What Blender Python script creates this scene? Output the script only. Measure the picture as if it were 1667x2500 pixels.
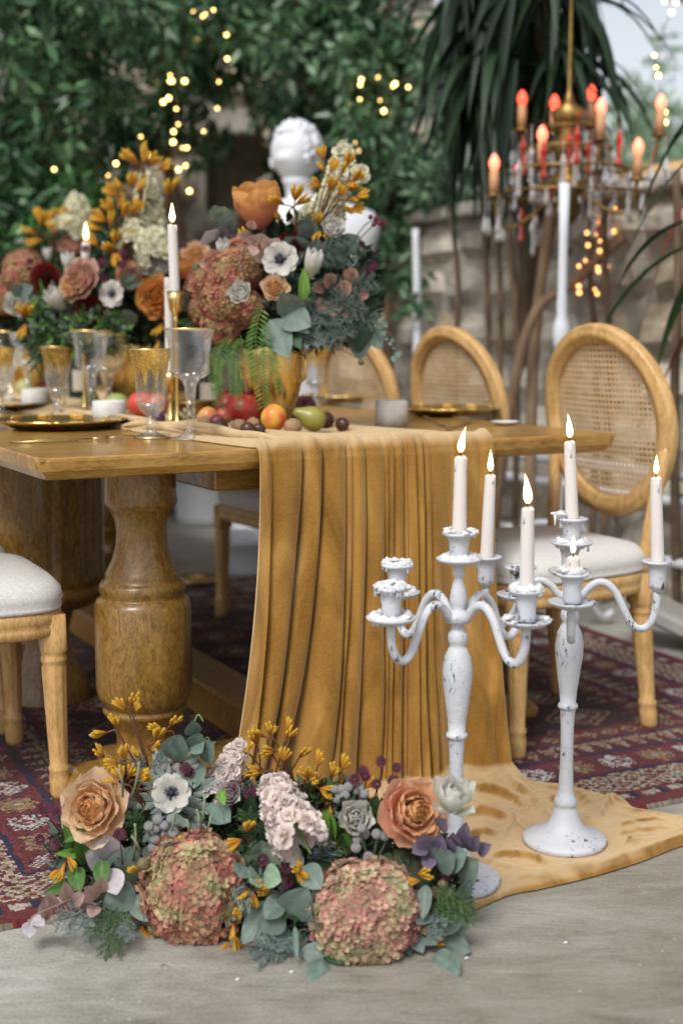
import bpy, math, random
import numpy as np
from mathutils import Vector, Matrix, noise
R = random.Random(11)
NR = np.random.RandomState(5)
sc = bpy.context.scene
for o in list(bpy.data.objects): bpy.data.objects.remove(o)
COL = sc.collection

# ------------------------------------------------------------ camera, world, sun, exposure
F, CX, CY, HOR, H = 3200.0, 833.5, 1250.0, 825.0, 0.985
PITCH = math.atan((CY - HOR) / F)
SP, CP = math.sin(PITCH), math.cos(PITCH)
cd = bpy.data.cameras.new('camera'); cam = bpy.data.objects.new('camera', cd); COL.objects.link(cam)
cam.location = (0, 0, H); cam.rotation_euler = (math.pi/2 - PITCH, 0, 0)
cd.sensor_fit = 'VERTICAL'; cd.sensor_height = 36.0; cd.lens = F/2500*36
cd.clip_start = 0.05; cd.clip_end = 300
cd.dof.use_dof = True; cd.dof.focus_distance = 2.48; cd.dof.aperture_fstop = 2.2
sc.camera = cam
W = bpy.data.worlds.new('World'); sc.world = W; W.use_nodes = True
nt = W.node_tree; bg = nt.nodes['Background']
sky = nt.nodes.new('ShaderNodeTexSky'); sky.sky_type = 'NISHITA'; sky.sun_disc = False
SUN_EL, SUN_AZ = math.radians(50), math.radians(205)     # azimuth clockwise from +Y: behind the camera, to the left
sky.sun_elevation = SUN_EL; sky.sun_rotation = SUN_AZ
sky.dust_density = 2.5; sky.air_density = 1.0
hs = nt.nodes.new('ShaderNodeHueSaturation'); hs.inputs['Saturation'].default_value = 0.30
nt.links.new(sky.outputs[0], hs.inputs['Color']); nt.links.new(hs.outputs[0], bg.inputs['Color'])
bg.inputs['Strength'].default_value = 0.12
sl = bpy.data.lights.new('sun', 'SUN'); so = bpy.data.objects.new('sun', sl); COL.objects.link(so)
sl.energy = 1.5; sl.angle = math.radians(18); sl.color = (1, .97, .92)
sd = Vector((math.sin(SUN_AZ)*math.cos(SUN_EL), math.cos(SUN_AZ)*math.cos(SUN_EL), math.sin(SUN_EL)))
so.rotation_euler = sd.to_track_quat('Z', 'Y').to_euler(); so.location = sd*20
sc.view_settings.view_transform = 'Standard'; sc.view_settings.look = 'None'
sc.view_settings.exposure = 0.58; sc.view_settings.gamma = 1
sc.cycles.use_denoising = True
sc.cycles.max_bounces = 10; sc.cycles.transparent_max_bounces = 16; sc.cycles.transmission_bounces = 10
sc.cycles.sample_clamp_indirect = 4.0; sc.cycles.caustics_reflective = False; sc.cycles.caustics_refractive = False

def ray(px, py):
    x = (px-CX)/F; y = -(py-CY)/F
    return Vector((x, CP + y*SP, -SP + y*CP))
def P(px, py, Y):                       # the place seen at a pixel of the photograph, Y metres ahead
    d = ray(px, py); t = Y/d.y
    return Vector((d.x*t, Y, H + d.z*t))
def PZ(px, py, z=0.0):                  # ... on the level z
    d = ray(px, py); t = (z-H)/d.z
    return Vector((d.x*t, d.y*t, z))

# ------------------------------------------------------------ mesh helpers
class MB:
    def __init__(s): s.V = []; s.Fc = []; s.M = []; s.C = []
    def add(s, v, f, mat=0, col=(1, 1, 1)):
        b = len(s.V); s.V.extend([tuple(q) for q in v])
        for g in f: s.Fc.append(tuple(b+i for i in g)); s.M.append(mat)
        if col and isinstance(col[0], (tuple, list)): s.C.extend(col)
        else: s.C.extend([col]*len(v))
    def xf(s, M, start=0):
        for i in range(start, len(s.V)): s.V[i] = tuple(M @ Vector(s.V[i]))
    def mesh(s, name, mats, smooth=True):
        me = bpy.data.meshes.new(name); me.from_pydata(s.V, [], s.Fc)
        if not isinstance(mats, (list, tuple)): mats = [mats]
        for m in mats: me.materials.append(m)
        me.polygons.foreach_set('material_index', s.M)
        me.polygons.foreach_set('use_smooth', [smooth]*len(s.Fc))
        a = me.color_attributes.new('Col', 'FLOAT_COLOR', 'POINT')
        c = np.ones((len(s.V), 4), 'f'); c[:, :3] = np.array(s.C, 'f')
        a.data.foreach_set('color', c.ravel()); me.update(); return me
    def build(s, name, mats, parent=None, smooth=True, M=None):
        return link(name, s.mesh(name, mats, smooth), parent, M)
def link(name, me, parent=None, M=None):
    o = bpy.data.objects.new(name, me); COL.objects.link(o)
    if parent is not None: o.parent = parent
    if M is not None: o.matrix_basis = M
    return o
def tag(o, label=None, cat=None, group=None, kind=None):
    if label: o['label'] = label
    if cat: o['category'] = cat
    if group: o['group'] = group
    if kind: o['kind'] = kind
    return o
def thing(name, label, cat, loc=(0, 0, 0), rz=0.0, group=None):
    o = bpy.data.objects.new(name, None); COL.objects.link(o); o.empty_display_size = .05
    o.matrix_basis = Matrix.Translation(loc) @ Matrix.Rotation(rz, 4, 'Z')
    return tag(o, label, cat, group)
def copy_tree(o, parent=None):
    c = o.copy(); COL.objects.link(c)
    if parent is not None: c.parent = parent
    for ch in o.children: copy_tree(ch, c)
    return c
def lathe(mb, prof, seg=32, mat=0, col=(1, 1, 1), M=None, mod=None, close=False):
    v = []; f = []; n = len(prof)
    for j in range(seg):
        a = 2*math.pi*j/seg
        for i, (r, z) in enumerate(prof):
            q = mod(a, i, r) if mod else 1.0
            v.append(Vector((r*q*math.cos(a), r*q*math.sin(a), z)))
    for j in range(seg):
        k = (j+1) % seg
        for i in range(n-1): f.append((j*n+i, k*n+i, k*n+i+1, j*n+i+1))
    if M is not None: v = [M @ q for q in v]
    mb.add(v, f, mat, col)
def tube(mb, pts, rad, seg=6, mat=0, col=(1, 1, 1), cap=True, sq=1.0):
    pts = [Vector(p) for p in pts]; n = len(pts)
    if not isinstance(rad, (list, tuple)): rad = [rad]*n
    v = []; f = []; up = None; cols = []
    for i, p in enumerate(pts):
        t = (pts[min(i+1, n-1)] - pts[max(i-1, 0)])
        if t.length < 1e-9: t = Vector((0, 0, 1))
        t.normalize()
        if up is None: up = t.orthogonal()
        up = (up - t*up.dot(t))
        if up.length < 1e-6: up = t.orthogonal()
        up.normalize(); b = t.cross(up)
        for j in range(seg):
            a = 2*math.pi*(j+.5)/seg
            v.append(p + (up*math.cos(a)*sq + b*math.sin(a))*rad[i])
            if col and isinstance(col[0], (tuple, list)): cols.append(tuple(col[0][k]+(col[1][k]-col[0][k])*i/(n-1) for k in range(3)))
    for i in range(n-1):
        for j in range(seg):
            k = (j+1) % seg; f.append((i*seg+j, i*seg+k, (i+1)*seg+k, (i+1)*seg+j))
    if cap: f.append(tuple(range(seg-1, -1, -1))); f.append(tuple((n-1)*seg+j for j in range(seg)))
    mb.add(v, f, mat, cols if cols else col)
def spline(pts, n=8):
    P_ = [Vector(p) for p in pts]; out = []
    P_ = [P_[0]*2-P_[1]] + P_ + [P_[-1]*2-P_[-2]]
    for i in range(1, len(P_)-2):
        a, b, c, d = P_[i-1:i+3]
        for k in range(n):
            t = k/n
            out.append(.5*((2*b)+(c-a)*t+(2*a-5*b+4*c-d)*t*t+(3*b-a-3*c+d)*t**3))
    out.append(P_[-2]); return out
def sphere(mb, c, r, seg=10, rings=7, mat=0, col=(1, 1, 1), sc_=(1, 1, 1), jit=0, M=None):
    v = []; f = []
    for i in range(rings+1):
        th = math.pi*i/rings
        for j in range(seg):
            a = 2*math.pi*j/seg
            d = Vector((math.sin(th)*math.cos(a), math.sin(th)*math.sin(a), math.cos(th)))
            q = r*(1+(jit*noise.noise(d*2.2+Vector(c)*40) if jit else 0))
            p = Vector((d.x*sc_[0], d.y*sc_[1], d.z*sc_[2]))*q
            if M is not None: p = M @ p
            v.append(p+Vector(c))
    for i in range(rings):
        for j in range(seg):
            k = (j+1) % seg; f.append((i*seg+j, (i+1)*seg+j, (i+1)*seg+k, i*seg+k))
    mb.add(v, f, mat, col)
def bevbox(mb, a, b, bev=.004, mat=0, col=(1, 1, 1), M=None, jit=0):
    # box with chamfered edges: each corner gives three vertices
    a = Vector(a); b = Vector(b); v = []; idx = {}
    for ix in (0, 1):
        for iy in (0, 1):
            for iz in (0, 1):
                c = Vector(((a, b)[ix].x, (a, b)[iy].y, (a, b)[iz].z))
                s = Vector((1 if ix == 0 else -1, 1 if iy == 0 else -1, 1 if iz == 0 else -1))*bev
                if jit: c += Vector((R.uniform(-jit, jit), R.uniform(-jit, jit), R.uniform(-jit, jit)))
                for k in range(3):
                    p = c.copy()
                    for m in range(3):
                        if m != k: p[m] += s[m]
                    idx[(ix, iy, iz, k)] = len(v); v.append(p)   # vertex lies on the face normal to axis k
    f = []
    def ring(k, side):
        o = [m for m in range(3) if m != k]; q = []
        for (p, r) in ((0, 0), (1, 0), (1, 1), (0, 1)):
            t = [0, 0, 0]; t[k] = side; t[o[0]] = p; t[o[1]] = r; q.append(idx[(t[0], t[1], t[2], k)])
        return q
    for k in range(3):
        for side in (0, 1):
            q = ring(k, side)
            if (side == 0) != (k == 1): q = q[::-1]
            f.append(tuple(q))
    for k in range(3):
        o = [m for m in range(3) if m != k]
        for p in (0, 1):
            for r in (0, 1):
                t0 = [0, 0, 0]; t0[o[0]] = p; t0[o[1]] = r; t1 = list(t0); t1[k] = 1
                f.append((idx[(*t0, o[0])], idx[(*t1, o[0])], idx[(*t1, o[1])], idx[(*t0, o[1])]))
    for ix in (0, 1):
        for iy in (0, 1):
            for iz in (0, 1): f.append(tuple(idx[(ix, iy, iz, k)] for k in range(3)))
    if M is not None: v = [M @ q for q in v]
    mb.add(v, f, mat, col)
def aim(n, roll=0.0):                    # rotation taking +Z to n
    return Vector(n).normalized().to_track_quat('Z', 'Y').to_matrix().to_4x4() @ Matrix.Rotation(roll, 4, 'Z')
def lerp(a, b, t): return tuple(a[k]+(b[k]-a[k])*t for k in range(3))

# ------------------------------------------------------------ materials
def mat(name, col=(.5, .5, .5), rough=.6, metal=0, col2=None, nscale=8, nstretch=(1, 1, 1), vcol=False, bump=0, bscale=60,
        sheen=0, trans=0, ior=1.45, sss=0, emit=None, estr=0, spec=.5, coat=0, translucent=0, ramp=(.35, .65), detail=5, sheen_tint=None):
    m = bpy.data.materials.new(name); m.use_nodes = True; n = m.node_tree; N = n.nodes; L = n.links
    b = N['Principled BSDF']
    b.inputs['Roughness'].default_value = rough; b.inputs['Metallic'].default_value = metal
    b.inputs['IOR'].default_value = ior; b.inputs['Transmission Weight'].default_value = trans
    b.inputs['Specular IOR Level'].default_value = spec
    b.inputs['Sheen Weight'].default_value = sheen
    if sheen_tint: b.inputs['Sheen Tint'].default_value = (*sheen_tint, 1)
    b.inputs['Coat Weight'].default_value = coat; b.inputs['Coat Roughness'].default_value = .15
    if sss:
        b.inputs['Subsurface Weight'].default_value = sss; b.inputs['Subsurface Radius'].default_value = (1, .6, .4); b.inputs['Subsurface Scale'].default_value = .01
    if emit: b.inputs['Emission Color'].default_value = (*emit, 1); b.inputs['Emission Strength'].default_value = estr
    tc = N.new('ShaderNodeTexCoord'); mp = N.new('ShaderNodeMapping'); mp.inputs['Scale'].default_value = nstretch
    L.new(tc.outputs['Object'], mp.inputs['Vector'])
    out = None
    if col2:
        nz = N.new('ShaderNodeTexNoise'); nz.inputs['Scale'].default_value = nscale; nz.inputs['Detail'].default_value = detail
        L.new(mp.outputs[0], nz.inputs['Vector'])
        rp = N.new('ShaderNodeValToRGB'); rp.color_ramp.elements[0].position = ramp[0]; rp.color_ramp.elements[1].position = ramp[1]
        rp.color_ramp.elements[0].color = (*col, 1); rp.color_ramp.elements[1].color = (*col2, 1)
        L.new(nz.outputs['Fac'], rp.inputs[0]); out = rp.outputs[0]
    if vcol:
        at = N.new('ShaderNodeAttribute'); at.attribute_name = 'Col'
        if out is not None or col != (1, 1, 1):
            mx = N.new('ShaderNodeMix'); mx.data_type = 'RGBA'; mx.blend_type = 'MULTIPLY'; mx.inputs[0].default_value = 1
            if out is not None: L.new(out, mx.inputs[6])
            else: mx.inputs[6].default_value = (*col, 1)
            L.new(at.outputs['Color'], mx.inputs[7]); out = mx.outputs[2]
        else: out = at.outputs['Color']
    if out is not None: L.new(out, b.inputs['Base Color'])
    else: b.inputs['Base Color'].default_value = (*col, 1)
    if bump:
        bz = N.new('ShaderNodeTexNoise'); bz.inputs['Scale'].default_value = bscale; bz.inputs['Detail'].default_value = 4
        L.new(mp.outputs[0], bz.inputs['Vector'])
        bp = N.new('ShaderNodeBump'); bp.inputs['Strength'].default_value = min(1, bump); bp.inputs['Distance'].default_value = .004
        L.new(bz.outputs['Fac'], bp.inputs['Height']); L.new(bp.outputs[0], b.inputs['Normal'])
    if translucent:
        tr = N.new('ShaderNodeBsdfTranslucent'); ms = N.new('ShaderNodeMixShader'); ms.inputs[0].default_value = translucent
        if out is not None: L.new(out, tr.inputs[0])
        else: tr.inputs[0].default_value = (*col, 1)
        L.new(b.outputs[0], ms.inputs[1]); L.new(tr.outputs[0], ms.inputs[2]); L.new(ms.outputs[0], N['Material Output'].inputs[0])
    return m
def wood(name, dark, mid, light, scale=6, stretch=(1, 1, 1), rough=.38, coat=.25, flow=1.6):
    m = mat(name, mid, rough=rough, coat=coat); N = m.node_tree.nodes; L = m.node_tree.links; b = N['Principled BSDF']
    tc = N.new('ShaderNodeTexCoord'); mp = N.new('ShaderNodeMapping'); mp.inputs['Scale'].default_value = stretch
    L.new(tc.outputs['Object'], mp.inputs[0])
    n1 = N.new('ShaderNodeTexNoise'); n1.inputs['Scale'].default_value = scale; n1.inputs['Detail'].default_value = 6; n1.inputs['Distortion'].default_value = flow
    n2 = N.new('ShaderNodeTexNoise'); n2.inputs['Scale'].default_value = scale*9; n2.inputs['Detail'].default_value = 3
    n3 = N.new('ShaderNodeTexNoise'); n3.inputs['Scale'].default_value = 3.2; n3.inputs['Detail'].default_value = 2
    L.new(mp.outputs[0], n1.inputs[0]); L.new(mp.outputs[0], n2.inputs[0]); L.new(tc.outputs['Object'], n3.inputs[0])
    a = N.new('ShaderNodeMath'); a.operation = 'MULTIPLY_ADD'; a.inputs[1].default_value = .45; L.new(n2.outputs[0], a.inputs[0])
    a2 = N.new('ShaderNodeMath'); a2.operation = 'MULTIPLY_ADD'; a2.inputs[1].default_value = .55; L.new(n1.outputs[0], a2.inputs[0])
    a3 = N.new('ShaderNodeMath'); a3.operation = 'MULTIPLY'; a3.inputs[1].default_value = .35; L.new(n3.outputs[0], a3.inputs[0])
    L.new(a3.outputs[0], a2.inputs[2]); L.new(a2.outputs[0], a.inputs[2])
    rp = N.new('ShaderNodeValToRGB'); e = rp.color_ramp.elements
    e[0].position = .47; e[0].color = (*dark, 1); e[1].position = .82; e[1].color = (*light, 1); q = e.new(.63); q.color = (*mid, 1)
    L.new(a.outputs[0], rp.inputs[0]); L.new(rp.outputs[0], b.inputs['Base Color'])
    bp = N.new('ShaderNodeBump'); bp.inputs['Strength'].default_value = .25; bp.inputs['Distance'].default_value = .001
    L.new(n2.outputs[0], bp.inputs['Height']); L.new(bp.outputs[0], b.inputs['Normal'])
    return m
def chipped(name):                       # white paint worn off a blackened metal
    m = mat(name, (.78, .79, .81), rough=.5, bump=.35, bscale=140); N = m.node_tree.nodes; L = m.node_tree.links; b = N['Principled BSDF']
    tc = N.new('ShaderNodeTexCoord')
    mp = N.new('ShaderNodeMapping'); mp.inputs['Scale'].default_value = (1.6, 1.6, .75); L.new(tc.outputs['Object'], mp.inputs[0])
    n1 = N.new('ShaderNodeTexNoise'); n1.inputs['Scale'].default_value = 70; n1.inputs['Detail'].default_value = 8; n1.inputs['Roughness'].default_value = .75
    n2 = N.new('ShaderNodeTexNoise'); n2.inputs['Scale'].default_value = 13; n2.inputs['Detail'].default_value = 3
    L.new(mp.outputs[0], n1.inputs[0]); L.new(tc.outputs['Object'], n2.inputs[0])
    s = N.new('ShaderNodeMath'); s.operation = 'MULTIPLY_ADD'; s.inputs[1].default_value = .55
    L.new(n2.outputs[0], s.inputs[0])
    ge = N.new('ShaderNodeNewGeometry'); pr = N.new('ShaderNodeMapRange'); pr.inputs[1].default_value = .53; pr.inputs[2].default_value = .64; pr.inputs[3].default_value = -.004; pr.inputs[4].default_value = .09; L.new(ge.outputs['Pointiness'], pr.inputs[0])
    ad = N.new('ShaderNodeMath'); ad.operation = 'ADD'; L.new(n1.outputs[0], ad.inputs[0]); L.new(pr.outputs[0], ad.inputs[1]); L.new(ad.outputs[0], s.inputs[2])
    rp = N.new('ShaderNodeValToRGB'); e = rp.color_ramp.elements
    e[0].position = .655; e[0].color = (.50, .515, .545, 1); e[1].position = .70; e[1].color = (.035, .035, .045, 1); q = e.new(.63); q.color = (.575, .58, .60, 1); q2 = e.new(.675); q2.color = (.35, .37, .42, 1)
    sub = N.new('ShaderNodeMath'); sub.operation = 'SUBTRACT'; sub.inputs[1].default_value = .240; L.new(s.outputs[0], sub.inputs[0])
    L.new(sub.outputs[0], rp.inputs[0])
    n3 = N.new('ShaderNodeTexNoise'); n3.inputs['Scale'].default_value = 35; L.new(mp.outputs[0], n3.inputs[0])
    mx = N.new('ShaderNodeMix'); mx.data_type = 'RGBA'; mx.blend_type = 'MULTIPLY'; L.new(n3.outputs[0], mx.inputs[0]); L.new(rp.outputs[0], mx.inputs[6]); mx.inputs[7].default_value = (.86, .89, .95, 1)
    L.new(mx.outputs[2], b.inputs['Base Color'])
    return m
def thinglass():
    m = bpy.data.materials.new('thin_glass'); m.use_nodes = True; N = m.node_tree.nodes; L = m.node_tree.links; N.remove(N['Principled BSDF'])
    t = N.new('ShaderNodeBsdfTransparent'); t.inputs[0].default_value = (.93, .945, .95, 1); g = N.new('ShaderNodeBsdfGlossy'); g.inputs['Roughness'].default_value = .03; g.inputs['Color'].default_value = (1, 1, 1, 1)
    lw = N.new('ShaderNodeLayerWeight'); lw.inputs[0].default_value = .42; mr = N.new('ShaderNodeMapRange'); mr.inputs[3].default_value = .03; mr.inputs[4].default_value = .75
    L.new(lw.outputs['Facing'], mr.inputs[0]); mx = N.new('ShaderNodeMixShader'); L.new(mr.outputs[0], mx.inputs[0]); L.new(t.outputs[0], mx.inputs[1]); L.new(g.outputs[0], mx.inputs[2]); L.new(mx.outputs[0], N['Material Output'].inputs[0]); return m
M = {}
M['table'] = wood('table_wood', (.13, .060, .012), (.31, .160, .030), (.46, .26, .070), 5, (1.2, 5, 5), rough=.3, coat=.4)
M['leg_wood'] = wood('pedestal_wood', (.085, .042, .009), (.20, .105, .020), (.33, .185, .047), 11, (3.2, 3.2, 1.1), rough=.34, coat=.35, flow=2.6)
M['chair'] = wood('chair_wood', (.34, .185, .055), (.52, .31, .115), (.66, .43, .19), 8, (4, 4, .9), rough=.42, coat=.15)
M['cane'] = mat('cane', (.62, .42, .22), .55, col2=(.74, .54, .32), nscale=30)
M['linen'] = mat('linen', (.60, .58, .55), .9, col2=(.70, .685, .66), nscale=160, bump=.5, bscale=700, sheen=.2)
M['paint'] = chipped('chipped_white_paint')
M['wax'] = mat('wax', (.66, .62, .595), .45, sss=.35, bump=.06, bscale=90)
M['whitewax'] = mat('white_wax', (.66, .66, .665), .45, sss=.2, bump=.3, bscale=110)
M['flame'] = mat('flame', (1, .7, .3), .5, emit=(1, .62, .22), estr=9)
def flame_mat():
    m = bpy.data.materials.new('candle_flame'); m.use_nodes = True; N = m.node_tree.nodes; L = m.node_tree.links; N.remove(N['Principled BSDF'])
    at = N.new('ShaderNodeAttribute'); at.attribute_name = 'Col'; em = N.new('ShaderNodeEmission'); em.inputs[1].default_value = 7.0; L.new(at.outputs[0], em.inputs[0])
    lw = N.new('ShaderNodeLayerWeight'); lw.inputs[0].default_value = .5; tr = N.new('ShaderNodeBsdfTransparent'); mr = N.new('ShaderNodeMapRange'); mr.inputs[1].default_value = .35; mr.inputs[2].default_value = 1; mr.inputs[3].default_value = .0; mr.inputs[4].default_value = .85
    L.new(lw.outputs['Facing'], mr.inputs[0]); mx = N.new('ShaderNodeMixShader'); L.new(mr.outputs[0], mx.inputs[0]); L.new(em.outputs[0], mx.inputs[1]); L.new(tr.outputs[0], mx.inputs[2]); L.new(mx.outputs[0], N['Material Output'].inputs[0]); return m
M['flame_core'] = flame_mat()
M['wick'] = mat('wick', (.015, .012, .01), .9)
M['gold'] = mat('gold', (.72, .50, .16), .22, 1, col2=(.80, .60, .26), nscale=14, bump=.08, bscale=60)
M['brass'] = mat('old_brass', (.16, .10, .03), .42, .9, col2=(.34, .22, .07), nscale=20)
M['steel'] = mat('cutlery_gold', (.55, .40, .18), .2, 1)
M['thinglass'] = thinglass()
M['glass'] = mat('clear_glass', (1, 1, 1), .02, trans=1, ior=1.42)
M['goldglass'] = mat('gold_tinted_glass', (1, .80, .45), .05, trans=.92, ior=1.4)
M['petal'] = mat('petal', (1, 1, 1), .6, vcol=True, translucent=.42, bump=.12, bscale=220, sheen=.1)
M['leaf'] = mat('leaf', (1, 1, 1), .55, vcol=True, translucent=.18, bump=.1, bscale=160)
M['gloss_leaf'] = mat('glossy_leaf', (1, 1, 1), .32, vcol=True, translucent=.12)
M['stem'] = mat('stem', (1, 1, 1), .6, vcol=True)
M['berry'] = mat('brunia', (.46, .45, .45), .8, bump=1, bscale=700, col2=(.60, .59, .59), nscale=60)
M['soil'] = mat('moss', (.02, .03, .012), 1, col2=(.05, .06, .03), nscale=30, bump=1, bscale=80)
# ------------------------------------------------------------ ground, rug
C0 = Vector((-.568, 2.452, 0)); TA = math.radians(28.75)
U = Vector((math.cos(TA), math.sin(TA), 0)); Wd = Vector((-math.sin(TA), math.cos(TA), 0))
def T(u, w, z=0.0): return C0 + U*u + Wd*w + Vector((0, 0, z))
def concrete():
    m = mat('brushed_concrete', (.3, .3, .28), rough=.6); N = m.node_tree.nodes; L = m.node_tree.links; b = N['Principled BSDF']
    tc = N.new('ShaderNodeTexCoord')
    def nz(sc_, st=(1, 1, 1), rot=0, det=6, dist=0):
        mp = N.new('ShaderNodeMapping'); mp.inputs['Scale'].default_value = st; mp.inputs['Rotation'].default_value = (0, 0, rot)
        L.new(tc.outputs['Object'], mp.inputs[0]); n = N.new('ShaderNodeTexNoise'); n.inputs['Scale'].default_value = sc_
        n.inputs['Detail'].default_value = det; n.inputs['Distortion'].default_value = dist; L.new(mp.outputs[0], n.inputs[0]); return n.outputs[0]
    big = nz(1.3); brush = nz(9, (1, 6, 1), math.radians(-14), 6, 2.2); fine = nz(160, det=3); mid = nz(7, (1, 2.4, 1), .4, 6, 1)
    def ma(op, a, b_, c=None):
        n = N.new('ShaderNodeMath'); n.operation = op
        for i, q in enumerate((a, b_, c)):
            if q is None: continue
            if isinstance(q, float): n.inputs[i].default_value = q
            else: L.new(q, n.inputs[i])
        return n.outputs[0]
    s = ma('MULTIPLY_ADD', big, .42, ma('MULTIPLY_ADD', brush, .12, ma('MULTIPLY_ADD', mid, .28, ma('MULTIPLY_ADD', fine, .20, ma('MULTIPLY', nz(420, det=2), .14)))))
    rp = N.new('ShaderNodeValToRGB'); e = rp.color_ramp.elements
    e[0].position = .41; e[0].color = (.13, .12, .098, 1); e[1].position = .68; e[1].color = (.47, .46, .42, 1); q = e.new(.54); q.color = (.30, .29, .25, 1)
    L.new(s, rp.inputs[0])
    vo = N.new('ShaderNodeTexVoronoi'); vo.inputs['Scale'].default_value = 42; vo.inputs['Randomness'].default_value = 1; L.new(tc.outputs['Object'], vo.inputs['Vector'])
    sp = ma('LESS_THAN', vo.outputs['Distance'], .075)
    pick = ma('GREATER_THAN', nz(9), .56)
    sp = ma('MULTIPLY', sp, pick)
    vc = N.new('ShaderNodeTexVoronoi'); vc.feature = 'DISTANCE_TO_EDGE'; vc.inputs['Scale'].default_value = 1.1
    wp = N.new('ShaderNodeVectorMath'); wp.operation = 'ADD'; wn = N.new('ShaderNodeTexNoise'); wn.inputs['Scale'].default_value = 5; L.new(tc.outputs['Object'], wn.inputs[0]); L.new(wn.outputs['Color'], wp.inputs[0]); L.new(tc.outputs['Object'], wp.inputs[1]); L.new(wp.outputs[0], vc.inputs['Vector'])
    ck = ma('MULTIPLY', ma('LESS_THAN', vc.outputs['Distance'], .0014), ma('GREATER_THAN', nz(2.5), .5))
    # darker, browner area to the right, its edge broken up by noise
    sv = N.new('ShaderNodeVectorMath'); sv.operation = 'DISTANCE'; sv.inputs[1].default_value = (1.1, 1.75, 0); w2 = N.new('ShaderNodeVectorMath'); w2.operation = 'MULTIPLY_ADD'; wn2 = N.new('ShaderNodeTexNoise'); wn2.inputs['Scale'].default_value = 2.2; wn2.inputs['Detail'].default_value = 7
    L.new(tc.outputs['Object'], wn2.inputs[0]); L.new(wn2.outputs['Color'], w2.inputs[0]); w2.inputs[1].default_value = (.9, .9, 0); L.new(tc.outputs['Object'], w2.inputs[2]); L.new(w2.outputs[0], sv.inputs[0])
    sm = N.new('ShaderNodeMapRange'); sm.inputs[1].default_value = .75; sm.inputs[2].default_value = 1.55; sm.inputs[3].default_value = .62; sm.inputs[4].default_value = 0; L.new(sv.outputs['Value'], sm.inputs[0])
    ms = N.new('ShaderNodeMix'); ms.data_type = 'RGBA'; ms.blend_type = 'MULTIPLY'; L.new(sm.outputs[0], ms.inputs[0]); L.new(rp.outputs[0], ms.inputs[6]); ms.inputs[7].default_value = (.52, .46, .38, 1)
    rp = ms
    m0 = N.new('ShaderNodeMix'); m0.data_type = 'RGBA'; L.new(ck, m0.inputs[0]); L.new(rp.outputs[2], m0.inputs[6]); m0.inputs[7].default_value = (.19, .18, .155, 1)
    mx = N.new('ShaderNodeMix'); mx.data_type = 'RGBA'; L.new(sp, mx.inputs[0]); L.new(m0.outputs[2], mx.inputs[6]); mx.inputs[7].default_value = (.62, .61, .58, 1)
    L.new(mx.outputs[2], b.inputs['Base Color'])
    bp = N.new('ShaderNodeBump'); bp.inputs['Strength'].default_value = .6; bp.inputs['Distance'].default_value = .004
    L.new(ma('MULTIPLY_ADD', brush, .6, ma('MULTIPLY', fine, .4)), bp.inputs['Height']); L.new(bp.outputs[0], b.inputs['Normal'])
    rr = N.new('ShaderNodeMapRange'); rr.inputs[1].default_value = .35; rr.inputs[2].default_value = .7; rr.inputs[3].default_value = .38; rr.inputs[4].default_value = .75
    L.new(s, rr.inputs[0]); L.new(rr.outputs[0], b.inputs['Roughness'])
    return m
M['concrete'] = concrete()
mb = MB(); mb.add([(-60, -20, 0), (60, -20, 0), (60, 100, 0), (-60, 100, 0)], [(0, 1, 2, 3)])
tag(mb.build('ground', M['concrete']), 'pale brushed concrete floor of the courtyard', None, None, 'structure')

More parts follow.
